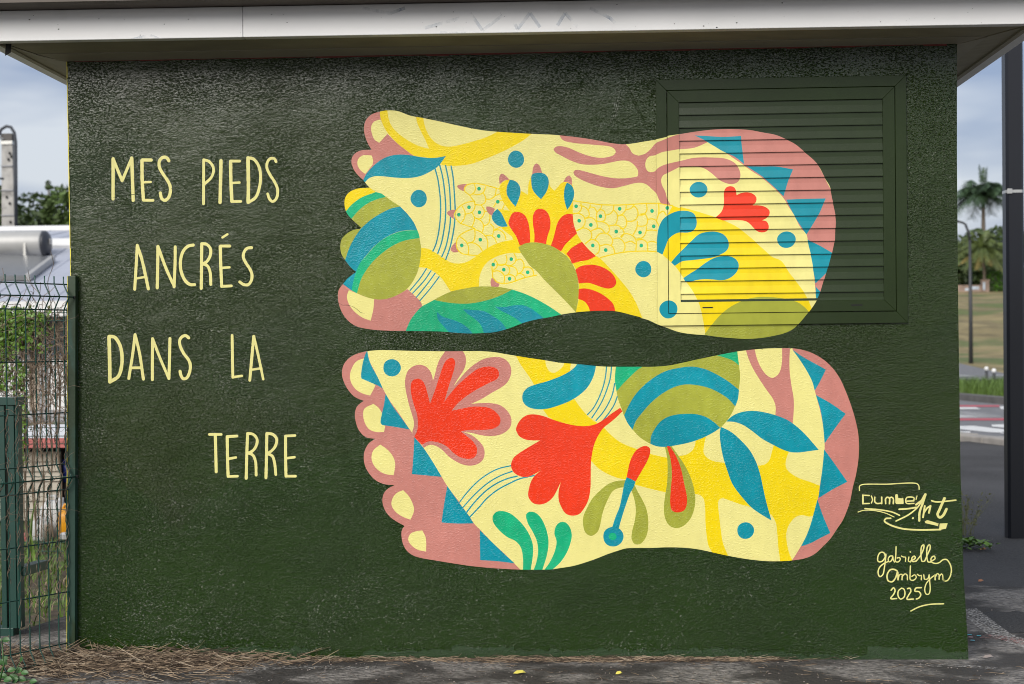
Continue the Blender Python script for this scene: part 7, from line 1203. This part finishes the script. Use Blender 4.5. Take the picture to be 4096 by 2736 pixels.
# dark flashing running down the roof beside the collector
# concrete pole with looped cable
pd = 38.0; pole = empty('utility_pole', 'grey concrete utility pole with looped dark cable above the roofs', 'utility pole'); q = at(44, 1400, pd); pole.location = (q.x, q.y, 0)
L0 = lambda px, py: at(px, py, pd) - q + Vector((0, 0, q.z))
a, b_ = L0(19, 912), L0(70, 912); zt = L0(44, 540).z; w0 = (b_.x-a.x)/2; w1 = (L0(66, 545).x-L0(24, 545).x)/2
s = MB(); zb0 = b_.z; s.hexa([(-w0*1.3, -.12, -.2), (w0*1.3, -.12, -.2), (w0*1.3, .2, -.2), (-w0*1.3, .2, -.2), (-w1, -.09, zt-.001), (w1, -.09, zt-.001), (w1, .15, zt-.001), (-w1, .15, zt-.001)]); s.build('shaft', M['pole'], pole)
for py in (665, 762, 862):
    z = L0(44, py).z; k = w1+(w0-w1)*(zt-z)/(zt-zb0)+.006; s = MB(); s.box((-k, -.135, z-.02), (k, .14, z+.02)); s.build('joint', M['housegrey'], pole)
z = L0(44, 572).z; s = MB(); s.box((-w1-.012, -.13, z-.05), (w1+.012, .17, z+.05)); s.build('steel_band', M['galv'], pole)
z = L0(44, 550).z; s = MB(); s.box((-w1-.008, -.125, z-.09), (w1+.008, .165, z+.10)); s.build('cap', mat('pole_cap', (.10, .095, .09), .8), pole)
for px, py in ((45, 615), (40, 640), (33, 790), (45, 815), (48, 890), (52, 628)):
    c_ = L0(px, py); s = MB(); s.lathe((0, 0, 0), [(0, 0), (.034, 0)], 8); s.v = [(x+c_.x, -.128, y*1.3+c_.z) for x, y, z in s.v]; s.build('hole', M['gapdark'], pole)
s = MB(); pts = [L0(px, py)+Vector((0, -.16, 0)) for px, py in ((-30, 600), (2, 545), (14, 520), (34, 508), (52, 512), (66, 535), (71, 570), (72, 700), (73, 912))]; s.tube(pts, .045, 8); s.build('cable', M['cable'], pole, True)
s = MB(); s.tube([L0(20, 560)+Vector((0, -.14, 0)), L0(8, 552)+Vector((0, -.2, 0)), L0(-40, 540)+Vector((0, -.2, 0))], .03, 6); s.build('bracket', M['galv'], pole)
s = MB(); s.tube([L0(20, 716)+Vector((0, -.1, 0)), L0(-60, 712)+Vector((0, -.1, 0))], .03, 6); s.build('stay', M['cable'], pole)

# ================================================================ SMALL THINGS AT THE WALL FOOT
r_ = random.Random(77); s = MB()
def straw_at(x, y, z, L_, an, el, r0):
    d = Vector((math.cos(an)*math.cos(el), math.sin(an)*math.cos(el), math.sin(el))); sd_ = Vector((-d.y, d.x, 0)).normalized()*r0; p = Vector((x, y, z)); mid = p + d*L_*.5 + Vector((0, 0, r_.uniform(-.004, .006))); e_ = p+d*L_; up2 = Vector((0, 0, r0*1.2))
    mi = r_.choices((0, 1, 2), (5, 1.2, 5))[0]
    for q in (sd_, up2): s.quad(p-q, mid-q, mid+q, p+q, mi=mi); s.quad(mid-q, e_-q*.5, e_+q*.5, mid+q, mi=mi)
for _ in range(3000):
    x = r_.triangular(-.55, 1.02, -.2); y = -.012-abs(r_.gauss(0, .16)); 
    if x > .75 and y < -.12: continue
    k = max(0, 1-abs(y)/.5)*max(0, min(1, (1.2-x)/.7)); straw_at(x, y, .014+.05*k*r_.random(), r_.uniform(.03, .13), r_.gauss(.1, .75)+math.pi*r_.randint(0, 1), r_.gauss(.05, .22), r_.uniform(.0007, .0015))
for _ in range(1500):
    x = r_.uniform(.9, 2.75) if r_.random() < .55 else r_.gauss(2.1, .35); y = -.006-abs(r_.gauss(0, .028)); straw_at(min(x, 3.2), y, .0135+.010*r_.random(), r_.uniform(.02, .08), r_.gauss(0, .5)+math.pi*r_.randint(0, 1), r_.gauss(.02, .1), r_.uniform(.0005, .0010))
for _ in range(320):
    straw_at(r_.uniform(-.5, 4.2), r_.uniform(-.5, -.05), .0135, r_.uniform(.015, .06), r_.uniform(0, 6.28), .02, .0006)
tag(s.build('dry_straw', [M['straw'], M['strawpale'], M['strawdark']]), kind='stuff')
tw = 0
for pts, lab in (([(385, 2680), (388, 2650), (391, 2571)], 'thin upright twig leaning on the wall foot'), ([(460, 2700), (400, 2665), (365, 2620)], 'forked twig rising out of the straw'), ([(120, 2720), (200, 2660), (235, 2625), (250, 2612)], 'bent grey twig crossing the mesh fence foot'), ([(150, 2690), (290, 2590), (340, 2555)], 'long pale straw stalk leaning on the corner post')):
    y0 = -.10; s = MB(); P_ = [at(px, py, y0+.09*i/(len(pts)-1)) for i, (px, py) in enumerate(pts)]; P_[0].z = .02; s.tube(P_, [.0028, .0022, .0012, .0008][:len(P_)], 5); tag(s.build('twig', M['wood'], None, True), lab, 'twig')
s = MB()
for px, py, sz_ in ((402, 2644, 5), (482, 2648, 13), (500, 2640, 8), (555, 2650, 14), (518, 2655, 4), (585, 2655, 10), (590, 2648, 5), (665, 2653, 14), (622, 2648, 3), (650, 2628, 4)):
    a = at(px, py, -.02); a.z = max(a.z, .016); k = sz_*.00065; n_ = [(a.x+k*1.6*math.cos(t)*r_.uniform(.6, 1.2), a.y-.004+.003*math.sin(t*2), a.z+k*math.sin(t)*r_.uniform(.6, 1.2)) for t in np.linspace(0, 6.28, 8)[:-1]]; s.quad(*n_)
tag(s.build('paint_flakes', M['flake']), kind='stuff')
st_ = MB(); a = at(305, 2668, -.07); st_.lathe((a.x, a.y, .013), [(0, 0), (.030, .004), (.034, .012), (.022, .022), (0, .025)], 10); o_ = st_.build('stone', M['pebble'], None, True); o_.scale = (1, .8, 1); tag(o_, 'small rounded stone at the foot of the fence post', 'stone')
s = MB(); r_ = random.Random(5)
for _ in range(420):
    x, y = (r_.uniform(-.4, 3.6), r_.uniform(-.42, -.05)) if r_.random() < .55 else (r_.uniform(3.5, 6), r_.uniform(-.4, 6))
    k = r_.uniform(.0012, .004); z = .013 if apron_in(x, y) else 0; s.lathe((x, y, z), [(k, 0), (k*.8, k*.6), (0, k*.8)], 5)
tag(s.build('grit', M['pebble']), kind='stuff')
# leafy weed in the near left corner
wd_ = empty('nettle', 'leafy green nettle at the foot of the mesh fence', 'weed'); y0 = -.42; s = MB()
stem = [at(-10, 2760, y0), at(15, 2660, y0), at(8, 2560, y0)]; s.tube(stem, [.004, .003, .002], 5); st2 = [at(-10, 2740, y0+.01), at(60, 2690, y0+.01), at(85, 2640, y0+.01)]; s.tube(st2, [.003, .0025, .0015], 5); s.build('stem', M['weed'], wd_, True)
def big_leaf(p, d, L_, wd, nrm_):
    s = MB(); c_ = d.cross(nrm_).normalized(); prv = None; nn_ = 7
    for k in range(nn_+1):
        u = k/nn_; hw_ = wd*math.sin(math.pi*min(1, u*.9+.08))**.8*(1 if k < nn_ else .05)*(1+.12*(k % 2)); c0_ = p+d*L_*u-nrm_*(.25*L_*u*u); row = (c0_-c_*hw_+nrm_*hw_*.25, c0_, c0_+c_*hw_+nrm_*hw_*.25)
        if prv: s.quad(prv[0], prv[1], row[1], row[0]); s.quad(prv[1], prv[2], row[2], row[1])
        prv = row
    return s.build('leaf', M['weed'], wd_, True)
r_ = random.Random(15)
for px, py, dx, dz, L_ in ((8, 2560, 1, .15, .034), (5, 2562, -1, .1, .03), (12, 2650, .5, .8, .03), (12, 2655, -.8, .5, .03), (5, 2640, .9, -.5, .026), (30, 2684, .9, .3, .03), (62, 2690, .9, .6, .034), (82, 2645, .4, .9, .022), (85, 2690, 1, .1, .03), (40, 2700, .9, -.4, .034), (70, 2712, 1, -.2, .034), (-5, 2700, .9, -.1, .034), (15, 2722, .9, .3, .034), (95, 2722, 1, -.2, .03), (50, 2730, .6, .5, .03), (118, 2728, 1, .3, .03), (25, 2742, 1, .2, .034)):
    p = at(px, py, y0+r_.uniform(-.02, .03)); d = Vector((dx, r_.uniform(-.4, .1), dz)).normalized(); big_leaf(p, d, L_*1.05, L_*.33, Vector((r_.uniform(-.2, .2), -.75, .6)).normalized())
